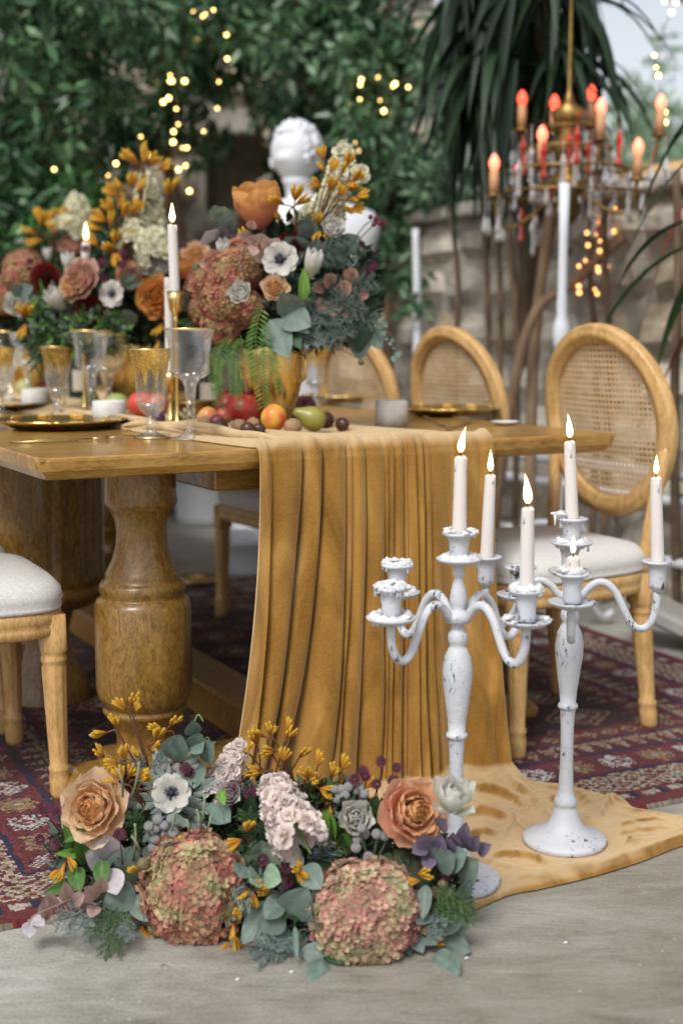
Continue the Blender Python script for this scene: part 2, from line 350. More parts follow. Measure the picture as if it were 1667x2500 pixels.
def make_rug():
    k = .0062; ang = math.radians(25.3); wid, length = 2.37, 2.85
    nu, nw = int(wid/k), int(length/k)
    u = (np.arange(nu)+.5)*k; w = (np.arange(nw)+.5)*k; UU, WW = np.meshgrid(u, w, indexing='ij')
    def jn(a, b, s): return np.sin(a*s+1.3*np.sin(b*s*.7+s))*np.sin(b*s*1.1+1.7*np.sin(a*s*.6))
    UU, WW = UU+.004*jn(UU, WW, 31)+.0025*(NR.rand(nu, nw)-.5)*2, WW+.004*jn(WW, UU, 27)+.0025*(NR.rand(nu, nw)-.5)*2
    el = np.minimum(UU, wid-UU); ew = np.minimum(WW, length-WW); e = np.minimum(el, ew)
    along = np.where(el < ew, WW, UU)
    rnd = NR.rand(nu, nw)
    red = np.array((.20, .022, .026)); dark = np.array((.055, .009, .012)); navy = np.array((.025, .022, .07)); cream = np.array((.52, .46, .36))
    tan = np.array((.40, .25, .12)); pink = np.array((.45, .2, .14)); olive = np.array((.22, .17, .05)); white = np.array((.58, .57, .55))
    C = np.zeros((nu, nw, 3)) + red
    def put(mask, c): C[mask] = c
    fld = e > .50
    put(fld, dark)
    # outer plain strip, small hooked row
    b = (e > .045) & (e < .085); ph = (along/.0375) % 2
    put(b & (np.abs(e-.065) < .012) & (ph < 1.1), cream); put(b & (np.abs(e-.065) < .020) & (ph > 1.1) & (ph < 1.6), navy)
    b = (e >= .09) & (e < .195)
    zz = np.abs(((along/.03) % 2)-1)*.03
    row = ((e-.09)/.035).astype(int)
    q = np.abs(((e-.09) % .035)-.0175) + np.abs(((along+row*.022) % .044)-.022)*.8
    put(b & (q < .020), cream); put(b & (q < .013), tan); put(b & (q < .007), red); put(b & (q > .026) & (rnd < .6), cream); put(b & (q > .030), navy)
    put((e >= .195) & (e < .208), navy); put((e >= .32) & (e < .334), navy)
    # red band with eight pointed stars
    b = (e >= .208) & (e < .32)
    ax = (along + .05) % .225; typ = ((ax > .1125)); lx = (ax % .1125) - .056; ly = e - .264
    jag = ((np.floor(along/k)+np.floor(e/k)).astype(int) % 2) == 0
    r1 = np.abs(lx)*1.0+np.abs(ly)*1.0; r2 = np.maximum(np.abs(lx), np.abs(ly)*1.15)
    star = (np.minimum(r1, r2*1.32) < .050)
    put(b & (r2 < .050) & (r1 < .066) & jag, navy)
    put(b & star & ~typ & (jag | (r1 < .034)), white); put(b & star & typ & (jag | (r1 < .034)), tan)
    put(b & (r1 < .022) & ~typ, red*1.2); put(b & (r1 < .022) & typ, tan*.7); put(b & (r1 < .010), cream)
    b = (e >= .334) & (e < .41)
    q = np.abs(((along) % .05)-.025) - (e-.334)*.34
    put(b, dark*1.6); put(b & (q < 0), cream*.8); put(b & (q < -.008), tan); put(b & (np.abs(((e-.334) % .02)-.01) < .003), red)
    put((e >= .41) & (e < .422), navy)
    b = (e >= .422) & (e < .50); q = np.abs(((along) % .06)-.03)+np.abs(e-.461)
    put(b, red*.8); put(b & (q < .026), tan*.9); put(b & (q < .015), navy); put(b & (q < .007), cream)
    # field: rows of medallions on a dark ground
    gx = ((UU-.5) % .27)-.135; gy = ((WW-.5) % .21)-.105
    g = np.abs(gx)*.8+np.abs(gy)
    put(fld & (g < .085), red*.75); put(fld & (g < .085) & (g > .074), tan*.8); put(fld & (g < .058) & (g > .048) & jag, cream)
    put(fld & (g < .034), olive); put(fld & (g < .022), white*.9); put(fld & (g < .010), red)
    g2 = np.abs(((UU-.5+.135) % .27)-.135)+np.abs(((WW-.5+.105) % .21)-.105)
    put(fld & (g2 < .035) & jag, tan*.85); put(fld & (g2 < .018), navy)
    put(fld & (np.abs(((WW*1.0) % .105)-.052) < .004) & (((UU/k).astype(int) % 4) < 2), tan*.6)
    put(e < .006, np.array((.32, .27, .2)))
    C = C*.82+C.mean(-1, keepdims=True)*.10; C *= (.42+.5*NR.rand(nu, nw, 1)) * (.86+.28*NR.rand(nu, 1, 1))
    # mesh: one quad for each cluster of knots
    gu = np.linspace(0, wid, nu+1); gw = np.linspace(0, length, nw+1); GU, GW = np.meshgrid(gu, gw, indexing='ij')
    Z = .009+.0012*NR.rand(nu+1, nw+1)
    edge = np.minimum(np.minimum(GU, wid-GU), np.minimum(GW, length-GW)); Z[edge < 1e-6] = .001
    co = np.stack([GU, GW, Z], -1).reshape(-1, 3)
    i, j = np.meshgrid(np.arange(nu), np.arange(nw), indexing='ij'); a = (i*(nw+1)+j).ravel()
    loops = np.stack([a, a+nw+1, a+nw+2, a+1], -1)
    me = bpy.data.meshes.new('rug'); me.vertices.add(len(co)); me.vertices.foreach_set('co', co.ravel())
    me.loops.add(loops.size); me.loops.foreach_set('vertex_index', loops.ravel().astype('i'))
    me.polygons.add(len(loops)); me.polygons.foreach_set('loop_start', (np.arange(len(loops))*4).astype('i'))
    ca = me.color_attributes.new('Col', 'BYTE_COLOR', 'CORNER')
    me.update(calc_edges=True)
    cc = np.ones((len(loops), 4, 4), 'f'); cc[:, :, :3] = C.reshape(-1, 1, 3)
    me.color_attributes['Col'].data.foreach_set('color', cc.ravel())
    me.materials.append(mat('wool_pile', (1, 1, 1), .95, vcol=True, bump=.8, bscale=260, sheen=.1, spec=.1))
    wr = Vector((-math.sin(ang), math.cos(ang), 0)); ur = Vector((math.cos(ang), math.sin(ang), 0))
    o = Vector((-.571, 2.081, 0)) - ur*.12
    ob = link('rug', me, None, Matrix.Translation(o) @ Matrix.Rotation(ang, 4, 'Z'))
    tag(ob, 'dark red patterned oriental rug lying under the wooden table and chairs', 'rug')
make_rug()

# ------------------------------------------------------------ table
tab = thing('dining_table', 'long honey brown wooden table on thick turned pedestals', 'table', C0, TA)
TW, TL = 1.40, 5.2
def table_top():
    mb = MB()
    # outline with clipped corners, edge profile: small round above, straight slope inwards below
    def outline(ins, c):
        x0, y0, x1, y1 = ins, ins, TW-ins, TL-ins
        return [(x0+c, y0), (x1-c, y0), (x1-c*.3, y0+c*.3), (x1, y0+c), (x1, y1-c), (x1-c, y1), (x0+c, y1), (x0, y1-c), (x0, y0+c), (x0+c*.3, y0+c*.3)]
    layers = [(.003, .760), (0.0005, .7575), (0, .752), (.003, .734), (.012, .719), (.018, .716)]
    n = 10; V = []; Fc = []
    for ins, z in layers: V += [(x, y, z) for x, y in outline(ins, .022)]
    for l in range(len(layers)-1):
        for i in range(n):
            k = (i+1) % n; Fc.append((l*n+i, l*n+n+i, l*n+n+k, l*n+k))
    Fc.append(tuple(range((len(layers)-1)*n+n-1, (len(layers)-1)*n-1, -1)))
    mb.add(V, Fc)
    mb.build('tabletop_edge', M['table'], tab, False)
    # boards of the top
    nb = 7; bw = (TW-.006)/nb
    for i in range(nb):
        q = MB(); bevbox(q, (.003+i*bw+.0006, .003, .752), (.003+(i+1)*bw-.0006, TL-.003, .7603), .0012)
        q.build('board', M['table'], tab, False)
table_top()
mb = MB(); bevbox(mb, (.40, .10, .665), (1.0, .16, .716), .004); bevbox(mb, (.40, .16, .665), (.46, 4.9, .716), .004); bevbox(mb, (.94, .16, .665), (1.0, 4.9, .716), .004)
mb.build('apron', M['table'], tab, False)
ped_prof = [(0, .716), (.074, .716), (.075, .700), (.076, .655), (.0775, .640), (.075, .632), (.066, .622), (.057, .600), (.0535, .575), (.0555, .545), (.064, .515), (.0775, .488), (.081, .480),
            (.079, .472), (.088, .468), (.0925, .458), (.0925, .447), (.088, .438), (.090, .434), (.099, .428), (.1035, .415), (.104, .30), (.1035, .235), (.099, .215), (.090, .198), (.086, .194),
            (.090, .189), (.091, .182), (.087, .177), (.078, .165), (.067, .145), (.062, .125), (.063, .105), (.068, .095), (.068, .088)]
def pedestal(u, w):
    q = MB(); lathe(q, ped_prof, 48, M=Matrix.Translation((u, w, 0))); return q.build('pedestal', M['leg_wood'], tab)
for w in (.22, 2.9):
    for u in (.28, 1.12):
        pedestal(u, w)
        q = MB(); bevbox(q, (u-.085, w-.085, .012), (u+.085, w+.085, .0875), .006); q.build('pedestal_block', M['leg_wood'], tab, False)
    q = MB(); bevbox(q, (.10, w-.05, .010), (1.33, w+.07, .070), .025); q.build('foot_beam', M['leg_wood'], tab, False)
q = MB(); bevbox(q, (.58, .283, .0105), (.72, 4.4, .105), .008); q.build('stretcher', M['leg_wood'], tab, False)
# wide fluted drum of the middle support
q = MB(); lathe(q, [(0, .715), (.15, .715), (.155, .70), (.155, .69), (.148, .68), (.148, .36), (.155, .35), (.150, .335)], 96, mod=lambda a, i, r: 1+(.05*abs(math.sin(a*9)) if 3 < i < 6 else 0), M=Matrix.Translation((.3, 1.02, 0)))
q.build('fluted_drum', M['leg_wood'], tab)
q = MB(); lathe(q, [(.150, .334), (.160, .322), (.158, .30), (.12, .27), (.07, .255), (.055, .20), (.07, .12), (.10, .06), (.11, .012)], 48, M=Matrix.Translation((.3, 1.02, 0)))
q.build('drum_foot', M['leg_wood'], tab)

# ------------------------------------------------------------ chairs
def sweep_ring(mb, a, b, prof, seg=64, mat_=0, curve=.0):
    # prof: list of (outward, forward) offsets; ellipse in the x,z plane, y is forward
    v = []; f = []; n = len(prof)
    for j in range(seg):
        t = 2*math.pi*j/seg; c, s = math.cos(t), math.sin(t)
        nx, nz = c/a, s/b; l = math.hypot(nx, nz); nx /= l; nz /= l
        for (o, d) in prof:
            x = a*c+nx*o; z = b*s+nz*o
            v.append((x, d+curve*x*x, z))
    for j in range(seg):
        k = (j+1) % seg
        for i in range(n): f.append((j*n+i, j*n+(i+1) % n, k*n+(i+1) % n, k*n+i))
    mb.add(v, f, mat_)
def make_chair(label, group):
    ch = thing('chair', label, 'chair', group=group)
    # local: y forward (towards the table), x to the side, origin on the floor under the seat centre
    lean = math.radians(9); aw, ah = .212, .222
    BM = Matrix.Translation((0, -.215, .765)) @ Matrix.Rotation(-lean, 4, 'X')
    mb = MB(); prof = [(-.022, -.016), (-.024, .004), (-.018, .012), (-.010, .013), (-.006, .019), (.010, .022), (.016, .015), (.022, .017), (.027, .010), (.028, -.010), (.018, -.020), (-.012, -.020)]
    sweep_ring(mb, aw, ah, prof, 72, curve=-.35); mb.xf(BM)
    mb.build('back_frame', M['chair'], ch)
    # cane web
    mb = MB(); A, B = aw-.016, ah-.016; pitch = .0145
    def strand(p0, p1, hw, off):
        v = []; f = []; n = 8; d = Vector((p1[0]-p0[0], 0, p1[1]-p0[1])); nn = Vector((-d.z, 0, d.x)).normalized()*hw
        for i in range(n+1):
            t = i/n; x = p0[0]+d.x*t; z = p0[1]+d.z*t; y = -.002+off-.35*x*x
            v += [Vector((x, y, z))-nn, Vector((x, y, z))+nn]
        for i in range(n): f.append((2*i, 2*i+2, 2*i+3, 2*i+1))
        mb.add(v, f)
    k = int(A/pitch)
    for i in range(-k, k+1):
        x = i*pitch; z = B*math.sqrt(max(0, 1-(x/A)**2)); strand((x-.0016, -z), (x-.0016, z), .0011, 0); strand((x+.0018, -z), (x+.0018, z), .0011, 0)
    k = int(B/pitch)
    for i in range(-k, k+1):
        z = i*pitch; x = A*math.sqrt(max(0, 1-(z/B)**2)); strand((-x, z-.0016), (x, z-.0016), .0011, .0008); strand((-x, z+.0018), (x, z+.0018), .0011, .0008)
    rr = A
    for sg in (1, -1):
        n = int(2*rr/(pitch*.7071))
        for i in range(-n, n+1):
            c = (i+.5)*pitch   # line z = sg*x + c
            a_ = 1/A**2+1/B**2; b_ = 2*sg*c/B**2; c_ = c*c/B**2-1; D = b_*b_-4*a_*c_
            if D <= 0: continue
            x0 = (-b_-math.sqrt(D))/(2*a_); x1 = (-b_+math.sqrt(D))/(2*a_)
            strand((x0, sg*x0+c), (x1, sg*x1+c), .0012, .0015*sg)
    mb.xf(BM); o = mb.build('cane_web', M['cane'], ch, False); o['kind'] = 'stuff'
    # posts from the seat rail up to the oval
    for s in (-1, 1):
        mb = MB(); tube(mb, spline([(s*.175, -.205, .40), (s*.185, -.212, .50), (s*.196, -.222, .60), (s*.214, -.236, .72)], 5), [.017]*15+[.010], 10); mb.build('back_post', M['chair'], ch)
    # seat
    def seat_out(t, gx, gy):
        c, s_ = math.cos(t), math.sin(t); pw = .42
        x = gx*math.copysign(abs(c)**pw, c); y = gy*math.copysign(abs(s_)**pw, s_)
        return x*(1+.10*y/gy*1), y
    seg = 72
    def rings(mb, lay):
        v = []; f = []
        for (gx, gy, z) in lay:
            for j in range(seg):
                x, y = seat_out(2*math.pi*j/seg, gx, gy); v.append((x, y, z))
        for l in range(len(lay)-1):
            for j in range(seg):
                k = (j+1) % seg; f.append((l*seg+j, l*seg+k, l*seg+seg+k, l*seg+seg+j))
        f.append(tuple(range(seg-1, -1, -1))); f.append(tuple((len(lay)-1)*seg+j for j in range(seg)))
        mb.add(v, f)
    mb = MB(); rings(mb, [(.222, .222, .352), (.230, .230, .358), (.231, .231, .372), (.228, .228, .378), (.231, .231, .384), (.232, .232, .402), (.228, .228, .407)]); mb.build('seat_rail', M['chair'], ch)
    mb = MB(); rings(mb, [(.226, .226, .407), (.233, .233, .411), (.234, .234, .417), (.231, .231, .421), (.236, .236, .432), (.232, .232, .452), (.215, .215, .470), (.17, .17, .481), (.09, .09, .486), (.02, .02, .487)]); mb.build('seat_cushion', M['linen'], ch)
    def leg(x, y, dx, dy, hgt):
        mb = MB(); prof = [(.0, hgt), (.024, hgt), (.024, hgt-.075), (.0215, hgt-.083), (.020, hgt-.087), (.0225, hgt-.094), (.0225, hgt-.101), (.0195, hgt-.106), (.0215, hgt-.114), (.0213, hgt-.13),
                           (.0165, .10), (.0155, .075), (.0185, .069), (.0185, .062), (.0165, .056), (.0185, .045), (.0175, .012), (.015, .0), (0, .0)]
        def mod(a, i, r):
            if i < 3: return 1/max(abs(math.cos(a)), abs(math.sin(a)))**.8 * .88
            if 8 < i < 11: return 1-.085*max(0, math.cos(a*10))
            return 1
        prof = [(r_*1.22, z_) for r_, z_ in prof]
        lathe(mb, prof, 40, mod=mod)
        for i, v in enumerate(mb.V):
            t = 1-v[2]/hgt; mb.V[i] = (v[0]+x+dx*t, v[1]+y+dy*t, v[2])
        return mb.build('leg', M['chair'], ch)
    leg(.200, .195, .012, .006, .40); leg(-.200, .195, -.012, .006, .40)
    leg(.170, -.195, .008, -.045, .40); leg(-.170, -.195, -.008, -.045, .40)
    return ch
def place(o, x, y, fx, fy, label, z=0.010):
    o.matrix_basis = Matrix.Translation((x, y, z)) @ Matrix.Rotation(math.atan2(-fx, fy), 4, 'Z'); o['label'] = label
G_R = 'cane back chairs along the table'
c1 = make_chair('x', G_R)
spots = [(.480, 3.25, -.870, -.492, 'oval cane back chair nearest the stone wall, right of the taller lit candelabra candles'),
         (.525-.481*.76, 3.27+.877*.76, -.86, -.51, 'cane back chair second from the right, between the white votive and the stone wall'),
         (.515-.481*1.36, 3.27+.877*1.36, -.84, -.54, 'cane back chair partly hidden behind the gold vase and its trailing sprig'),
         (-.875, 2.80, .89, .45, 'chair at lower left with only its pale cushion corner and front legs in view'),
         (-1.112, 3.26, .89, .45, 'second chair on the left side, seen only as a leg behind the nearest one')]
for i, s in enumerate(spots):
    o = c1 if i == 0 else copy_tree(c1)
    place(o, *s)
# ------------------------------------------------------------ velvet runner
def velvet_mat():
    m = mat('ochre_velvet', (.38, .185, .035), .85, sheen=.5, sheen_tint=(1, .80, .52), spec=.2); N = m.node_tree.nodes; L = m.node_tree.links; b = N['Principled BSDF']
    b.inputs['Sheen Roughness'].default_value = .33
    tc = N.new('ShaderNodeTexCoord')
    n = N.new('ShaderNodeTexNoise'); n.inputs['Scale'].default_value = 9; n.inputs['Detail'].default_value = 8; n.inputs['Distortion'].default_value = 1.0; mpv = N.new('ShaderNodeMapping'); mpv.inputs['Scale'].default_value = (1.6, 1.6, .35); L.new(tc.outputs['Object'], mpv.inputs[0]); L.new(mpv.outputs[0], n.inputs[0])
    n2 = N.new('ShaderNodeTexNoise'); n2.inputs['Scale'].default_value = 260; n2.inputs['Detail'].default_value = 2; L.new(tc.outputs['Object'], n2.inputs[0])
    a = N.new('ShaderNodeMath'); a.operation = 'MULTIPLY_ADD'; a.inputs[1].default_value = .35; L.new(n2.outputs[0], a.inputs[0]); L.new(n.outputs[0], a.inputs[2])
    rp = N.new('ShaderNodeValToRGB'); e = rp.color_ramp.elements; e[0].position = .42; e[0].color = (.135, .056, .005, 1); e[1].position = .84; e[1].color = (.34, .175, .034, 1)
    L.new(a.outputs[0], rp.inputs[0])
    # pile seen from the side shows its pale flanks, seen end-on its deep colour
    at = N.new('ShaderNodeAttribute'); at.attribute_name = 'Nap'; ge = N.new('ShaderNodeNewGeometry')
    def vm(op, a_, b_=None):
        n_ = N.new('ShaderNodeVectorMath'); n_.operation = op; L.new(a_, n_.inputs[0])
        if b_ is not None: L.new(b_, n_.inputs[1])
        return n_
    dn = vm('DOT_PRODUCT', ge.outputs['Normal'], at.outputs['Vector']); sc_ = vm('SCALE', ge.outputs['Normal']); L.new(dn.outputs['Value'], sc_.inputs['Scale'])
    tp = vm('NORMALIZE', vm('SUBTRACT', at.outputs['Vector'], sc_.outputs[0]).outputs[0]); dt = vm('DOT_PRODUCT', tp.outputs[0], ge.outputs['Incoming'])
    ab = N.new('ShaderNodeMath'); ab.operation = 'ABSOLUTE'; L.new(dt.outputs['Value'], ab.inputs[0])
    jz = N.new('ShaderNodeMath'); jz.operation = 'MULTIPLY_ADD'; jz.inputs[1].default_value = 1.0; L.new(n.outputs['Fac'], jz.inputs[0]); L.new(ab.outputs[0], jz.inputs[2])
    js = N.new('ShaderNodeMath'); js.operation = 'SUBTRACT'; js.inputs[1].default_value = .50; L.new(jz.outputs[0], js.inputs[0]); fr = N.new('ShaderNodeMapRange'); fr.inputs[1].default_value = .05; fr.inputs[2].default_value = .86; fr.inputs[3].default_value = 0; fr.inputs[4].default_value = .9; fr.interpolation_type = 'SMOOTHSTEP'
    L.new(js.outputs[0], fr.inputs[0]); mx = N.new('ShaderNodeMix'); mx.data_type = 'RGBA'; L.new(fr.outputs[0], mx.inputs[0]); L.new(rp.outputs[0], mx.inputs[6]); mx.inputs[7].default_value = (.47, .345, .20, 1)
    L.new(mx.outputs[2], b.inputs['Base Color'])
    bp = N.new('ShaderNodeBump'); bp.inputs['Strength'].default_value = .25; bp.inputs['Distance'].default_value = .002; L.new(n2.outputs[0], bp.inputs['Height']); L.new(bp.outputs[0], b.inputs['Normal'])
    sh = N.new('ShaderNodeBsdfSheen'); sh.inputs['Color'].default_value = (.30, .22, .12, 1); sh.inputs['Roughness'].default_value = .6; ad = N.new('ShaderNodeAddShader'); L.new(b.outputs[0], ad.inputs[0]); L.new(sh.outputs[0], ad.inputs[1]); L.new(ad.outputs[0], N['Material Output'].inputs[0])
    return m
M['velvet'] = velvet_mat()
def pleats(widths, amps):
    e = np.concatenate([[0], np.cumsum(widths)]); e = e/e[-1]
    def f(s, p=.62):
        i = np.clip(np.searchsorted(e, s, 'right')-1, 0, len(widths)-1)
        x = np.clip((s-e[i])/(e[i+1]-e[i]), 0, 1)
        sk = .35+.3*((i*7919) % 5)/4.0
        x = np.where(x < sk, x/sk*.5, .5+(x-sk)/(1-sk)*.5)
        a = np.array(amps)[i]
        return a*(4*x*(1-x))**p
    return f
def make_velvet():
    wA = [1.6, .5, 1.8, .4, 1.1, .35, 1.5, .4, .5, 1.5, .3, 1.9, .45, .9, .35, .4, 1.5, .4, .5, 3.0, 2.6, 2.0]
    aA = [.6, 1.2, .8, .5, 1.2, .6, .9, 1.2, .6, .8, .5, 1.1, .5, 1.3, .6, 1.1, .7, 1.2, .5, .5, .4, .8]
    wB = [1.4, .7, 2.0, .6, 2.3, 1.0, 2.0, .7, 1.9, 1.0, 1.7, 3.3, 3.2, 1.6]
    aB = [.7, 1.2, .9, .5, 1.0, .5, 1.2, .6, 1.0, .5, 1.1, .65, .5, .9]
    ed_ = [0, .035, .167, .243, .340, .366, .42, .50, .52, .545, .585, .60, .635, .67, .70, .80, .93, 1.0]
    am_ = [.9, .75, 1.0, .9, .5, .8, .7, .4, .6, .7, .35, .8, .7, .5, .35, .45, .8]
    fA = pleats(np.diff(ed_), am_)
    def warp(s, v): return s+v*np.interp(s, [0, .07, .135, .295, .42, 1], [0, .095, .105, .045, 0, 0])
    def groove(s): return -(1.0*np.exp(-((s-.167)/.007)**2)+1.0*np.exp(-((s-.243)/.006)**2)+.4*np.exp(-((s-.34)/.004)**2)+.35*np.exp(-((s-.42)/.004)**2)+.3*np.exp(-((s-.585)/.004)**2)+.3*np.exp(-((s-.67)/.004)**2))
    # path: (w, z, nw, nz)
    path = []
    for w in np.concatenate([np.linspace(4.5, .6, 40), np.linspace(.58, .02, 60)]): path.append((w, .7625, 0, 1))
    for a in np.linspace(0, 90, 10)[1:]:
        a = math.radians(a); path.append((.006-.018*math.sin(a), .7455+.018*math.cos(a), -math.sin(a), math.cos(a)))
    for z in np.linspace(.74, .004, 150): path.append((-.014, z, -1, 0))
    s = np.linspace(0, 1, 420); V = np.zeros((len(path), len(s), 3))
    cx = [(4.5, .34, .98), (1.2, .40, 1.00), (.5, .40, 1.0), (.12, .43, 1.015), (0, .4505, 1.022), (-1, .4505, 1.022)]
    for i, (w, z, nw, nz) in enumerate(path):
        if nz > .99:
            ws = np.array([c[0] for c in cx][::-1]); u0 = np.interp(w, ws, [c[1] for c in cx][::-1]); u1 = np.interp(w, ws, [c[2] for c in cx][::-1])
            t = 0; amp = .004+.012*math.exp(-w*7)+.008*min(1, w); 
            hh = fA(np.clip(s+.015*np.sin(w*9+s*9)*min(1, w*6), 0, 1), .85); broad = .5+.5*np.sin(s*15+w*3+1.5*np.sin(w*4)); m_ = math.exp(-w*9)
            h = amp*(m_*hh+(1-m_)*np.clip(broad, 0, 1)**1.5*1.6)
            h = h*np.clip(np.minimum(s, 1-s)/.02, 0, 1)
            off = 0
        else:
            v = (.76-z)/.756; v = max(0, v)
            drop = v
            u0 = .4505+(.335-.4505)*drop**2.1; u1 = 1.022+(1.0-1.022)*drop
            k = min(1, max(0, (v-.12)/.6)); k = k*k*(3-2*k)
            ss = np.clip(s+.006*np.sin(v*7+s*25)*(v), 0, 1)
            ss = warp(ss, min(1, v*1.05)**1.3)
            h = (.013+.022*min(1, v*1.3))*fA(ss, .85) + (.012+.022*min(1, v*2.2))*groove(ss) + .016*v*(np.sin(s*19+1.2+v)+.6*np.sin(s*31-v*1.5)) + .0025*np.sin(s*55+v*17)*v*(1-.5*v)+.03*v+.012
            h *= np.clip(np.minimum(s, 1-s)/.012, 0, 1)
            off = .020*v+.055*v**3*(.6+.6*s)
            if v > .93: off += (v-.93)*1.2*(.5+s)
        V[i, :, 0] = u0+(u1-u0)*s; V[i, :, 1] = w+nw*(h+off); V[i, :, 2] = z+nz*h
        if nz < .01:
            V[i, :, 0] += .006*np.sin(s*60+3)*min(1, (.76-z)*2)*0.7
    W3 = np.zeros_like(V)
    for k in range(3): W3[:, :, k] = C0[k]+U[k]*V[:, :, 0]+Wd[k]*V[:, :, 1]
    W3[:, :, 2] = V[:, :, 2]
    nu, ns = V.shape[:2]; co = W3.reshape(-1, 3)
    i, j = np.meshgrid(np.arange(nu-1), np.arange(ns-1), indexing='ij'); a = (i*ns+j).ravel()
    quads = np.stack([a, a+ns, a+ns+1, a+1], -1)
    # pool of cloth on the floor
    def curve(pts, n):
        sp = spline([PZ(*p) for p in pts], 12); q = np.array([(p.x, p.y) for p in sp]); L_ = np.concatenate([[0], np.cumsum(np.linalg.norm(np.diff(q, axis=0), axis=1))]); t = np.linspace(0, L_[-1], n)
        return np.stack([np.interp(t, L_, q[:, 0]), np.interp(t, L_, q[:, 1])], -1)
    na, nb = 330, 190
    back = curve([(640, 1875), (850, 1895), (1050, 1905), (1215, 1893), (1290, 1915), (1400, 1932), (1490, 1957), (1570, 1995), (1667, 2012), (1790, 2040)], na)
    front = curve([(640, 2060), (800, 2130), (980, 2200), (1095, 2232), (1150, 2228), (1240, 2190), (1330, 2172), (1460, 2140), (1570, 2105), (1667, 2068), (1780, 2048)], na)
    b = np.linspace(0, 1, nb); G = back[:, None, :]*(1-b)[None, :, None]+front[:, None, :]*b[None, :, None]
    Z = np.zeros((na, nb)); c2 = PZ(1377, 2074); c1_ = PZ(1110, 2172)
    org = PZ(1200, 1900)
    LN = [([(1180, 1905), (1260, 1940), (1300, 1985), (1290, 2030)], .020, .034), ([(1215, 1900), (1330, 1935), (1410, 1960), (1440, 2000)], .017, .026), ([(1110, 1960), (1190, 1955), (1250, 1975), (1280, 2010)], .018, .030),
          ([(1090, 2040), (1160, 2015), (1230, 2025), (1270, 2060)], .016, .026), ([(1100, 2110), (1170, 2070), (1235, 2060)], .014, .024), ([(1130, 2170), (1200, 2125), (1290, 2120), (1350, 2150)], .016, .022),
          ([(1300, 1925), (1380, 1935), (1470, 1962)], .014, .018), ([(1430, 2045), (1470, 2000), (1530, 1985), (1600, 2005)], .018, .024), ([(1450, 2100), (1520, 2070), (1620, 2050), (1700, 2045)], .020, .012),
          ([(1310, 2010), (1340, 1975), (1400, 1985)], .012, .018), ([(1030, 1930), (1080, 2000), (1100, 2080)], .02, .03), ([(950, 1950), (1000, 2050), (1060, 2150)], .02, .026), ([(1470, 2060), (1560, 2035), (1640, 2030)], .010, .010),
          ([(1180, 2205), (1260, 2170), (1330, 2160)], .010, .014), ([(1240, 2100), (1280, 2085), (1300, 2050)], .010, .014), ([(1500, 2115), (1560, 2085), (1640, 2070)], .010, .009), ([(1215, 1985), (1245, 2040), (1225, 2090)], .010, .013)]
    LP = []
    for pts, wd_, hh_ in LN:
        sp_ = spline([PZ(*p) for p in pts], 32); m_ = len(sp_); LP.append((np.array([(p.x, p.y) for p in sp_]), wd_*.62, hh_, np.sin(np.pi*(np.arange(m_)+.8)/(m_+.6))))
    RID = np.zeros((na, nb)); GX, GY = G[:, :, 0]+.012*np.sin(G[:, :, 1]*23+2), G[:, :, 1]+.012*np.sin(G[:, :, 0]*19)
    for (A_, wd_, hh_, pr_) in LP:
        best = np.full((na, nb), 1e9); idx = np.zeros((na, nb), int)
        for k_ in range(len(A_)):
            d2 = (GX-A_[k_, 0])**2+(GY-A_[k_, 1])**2; mk_ = d2 < best; best[mk_] = d2[mk_]; idx[mk_] = k_
        T_ = np.gradient(A_, axis=0)[idx]; sd_ = (GX-A_[idx, 0])*T_[:, :, 1]-(GY-A_[idx, 1])*T_[:, :, 0]
        nrm = np.linalg.norm(T_, axis=2)+1e-9; q_ = np.tanh(sd_/nrm/(wd_*.35)); ww_ = wd_*(.93-.30*q_)
        RID = RID+.80*hh_*pr_[idx]*np.exp(-best/ww_**2)
    for ii in range(na):
        for jj in range(nb):
            x, y = G[ii, jj]; dx, dy = x-org.x, y-org.y; r = math.hypot(dx, dy); th = math.atan2(dy, dx)
            wv = Vector((x*3+5, y*3, 3)); wx = noise.noise(wv)*.09; wy = noise.noise(wv+Vector((9, 4, 1)))*.09
            n1 = noise.noise(Vector((th*2.6+wx*16, r*2.2+wy*8, .3))); n2 = noise.noise(Vector(((x+wx)*9, (y+wy)*17, 1.7))); n3 = noise.noise(Vector(((x+wy)*22, (y+wx)*30, 4.7)))
            rid = (.5+.5*n2)*.009+(1-abs(n3))**7*.009*(.25+abs(n1))+(1-abs(n1))**9*.013+max(0, n2)*(1-abs(noise.noise(Vector((x*31+wx*60, y*31+wy*60, 8)))))**6*.008

            e = min(jj/(nb-1), 1-jj/(nb-1))*2; g = min(1, e/.10); g = math.sqrt(max(0, g*(2-g)))
            z = .0125+(rid+RID[ii, jj])*min(1, e*3.0)
            z += .013*math.exp(-((1-b[jj]-.06)/.035)**2)*(.4+abs(n1))
            for c in (c2, c1_):
                d = math.hypot(x-c.x, y-c.y)
                if d < .125: k = min(1, max(0, (d-.086)/.035)); z = z*k+min(z, .0135)*(1-k)
            Z[ii, jj] = .002+z*g
    for _ in range(1):
        Zp = np.pad(Z, 1, 'edge'); Z = (Zp[1:-1, 1:-1]*2+Zp[:-2, 1:-1]+Zp[2:, 1:-1]+Zp[1:-1, :-2]+Zp[1:-1, 2:])/6
    cp = np.concatenate([G, Z[:, :, None]], -1).reshape(-1, 3)
    i, j = np.meshgrid(np.arange(na-1), np.arange(nb-1), indexing='ij'); a = (i*nb+j).ravel()
    q2 = np.stack([a, a+nb, a+nb+1, a+1], -1)[:, ::-1]
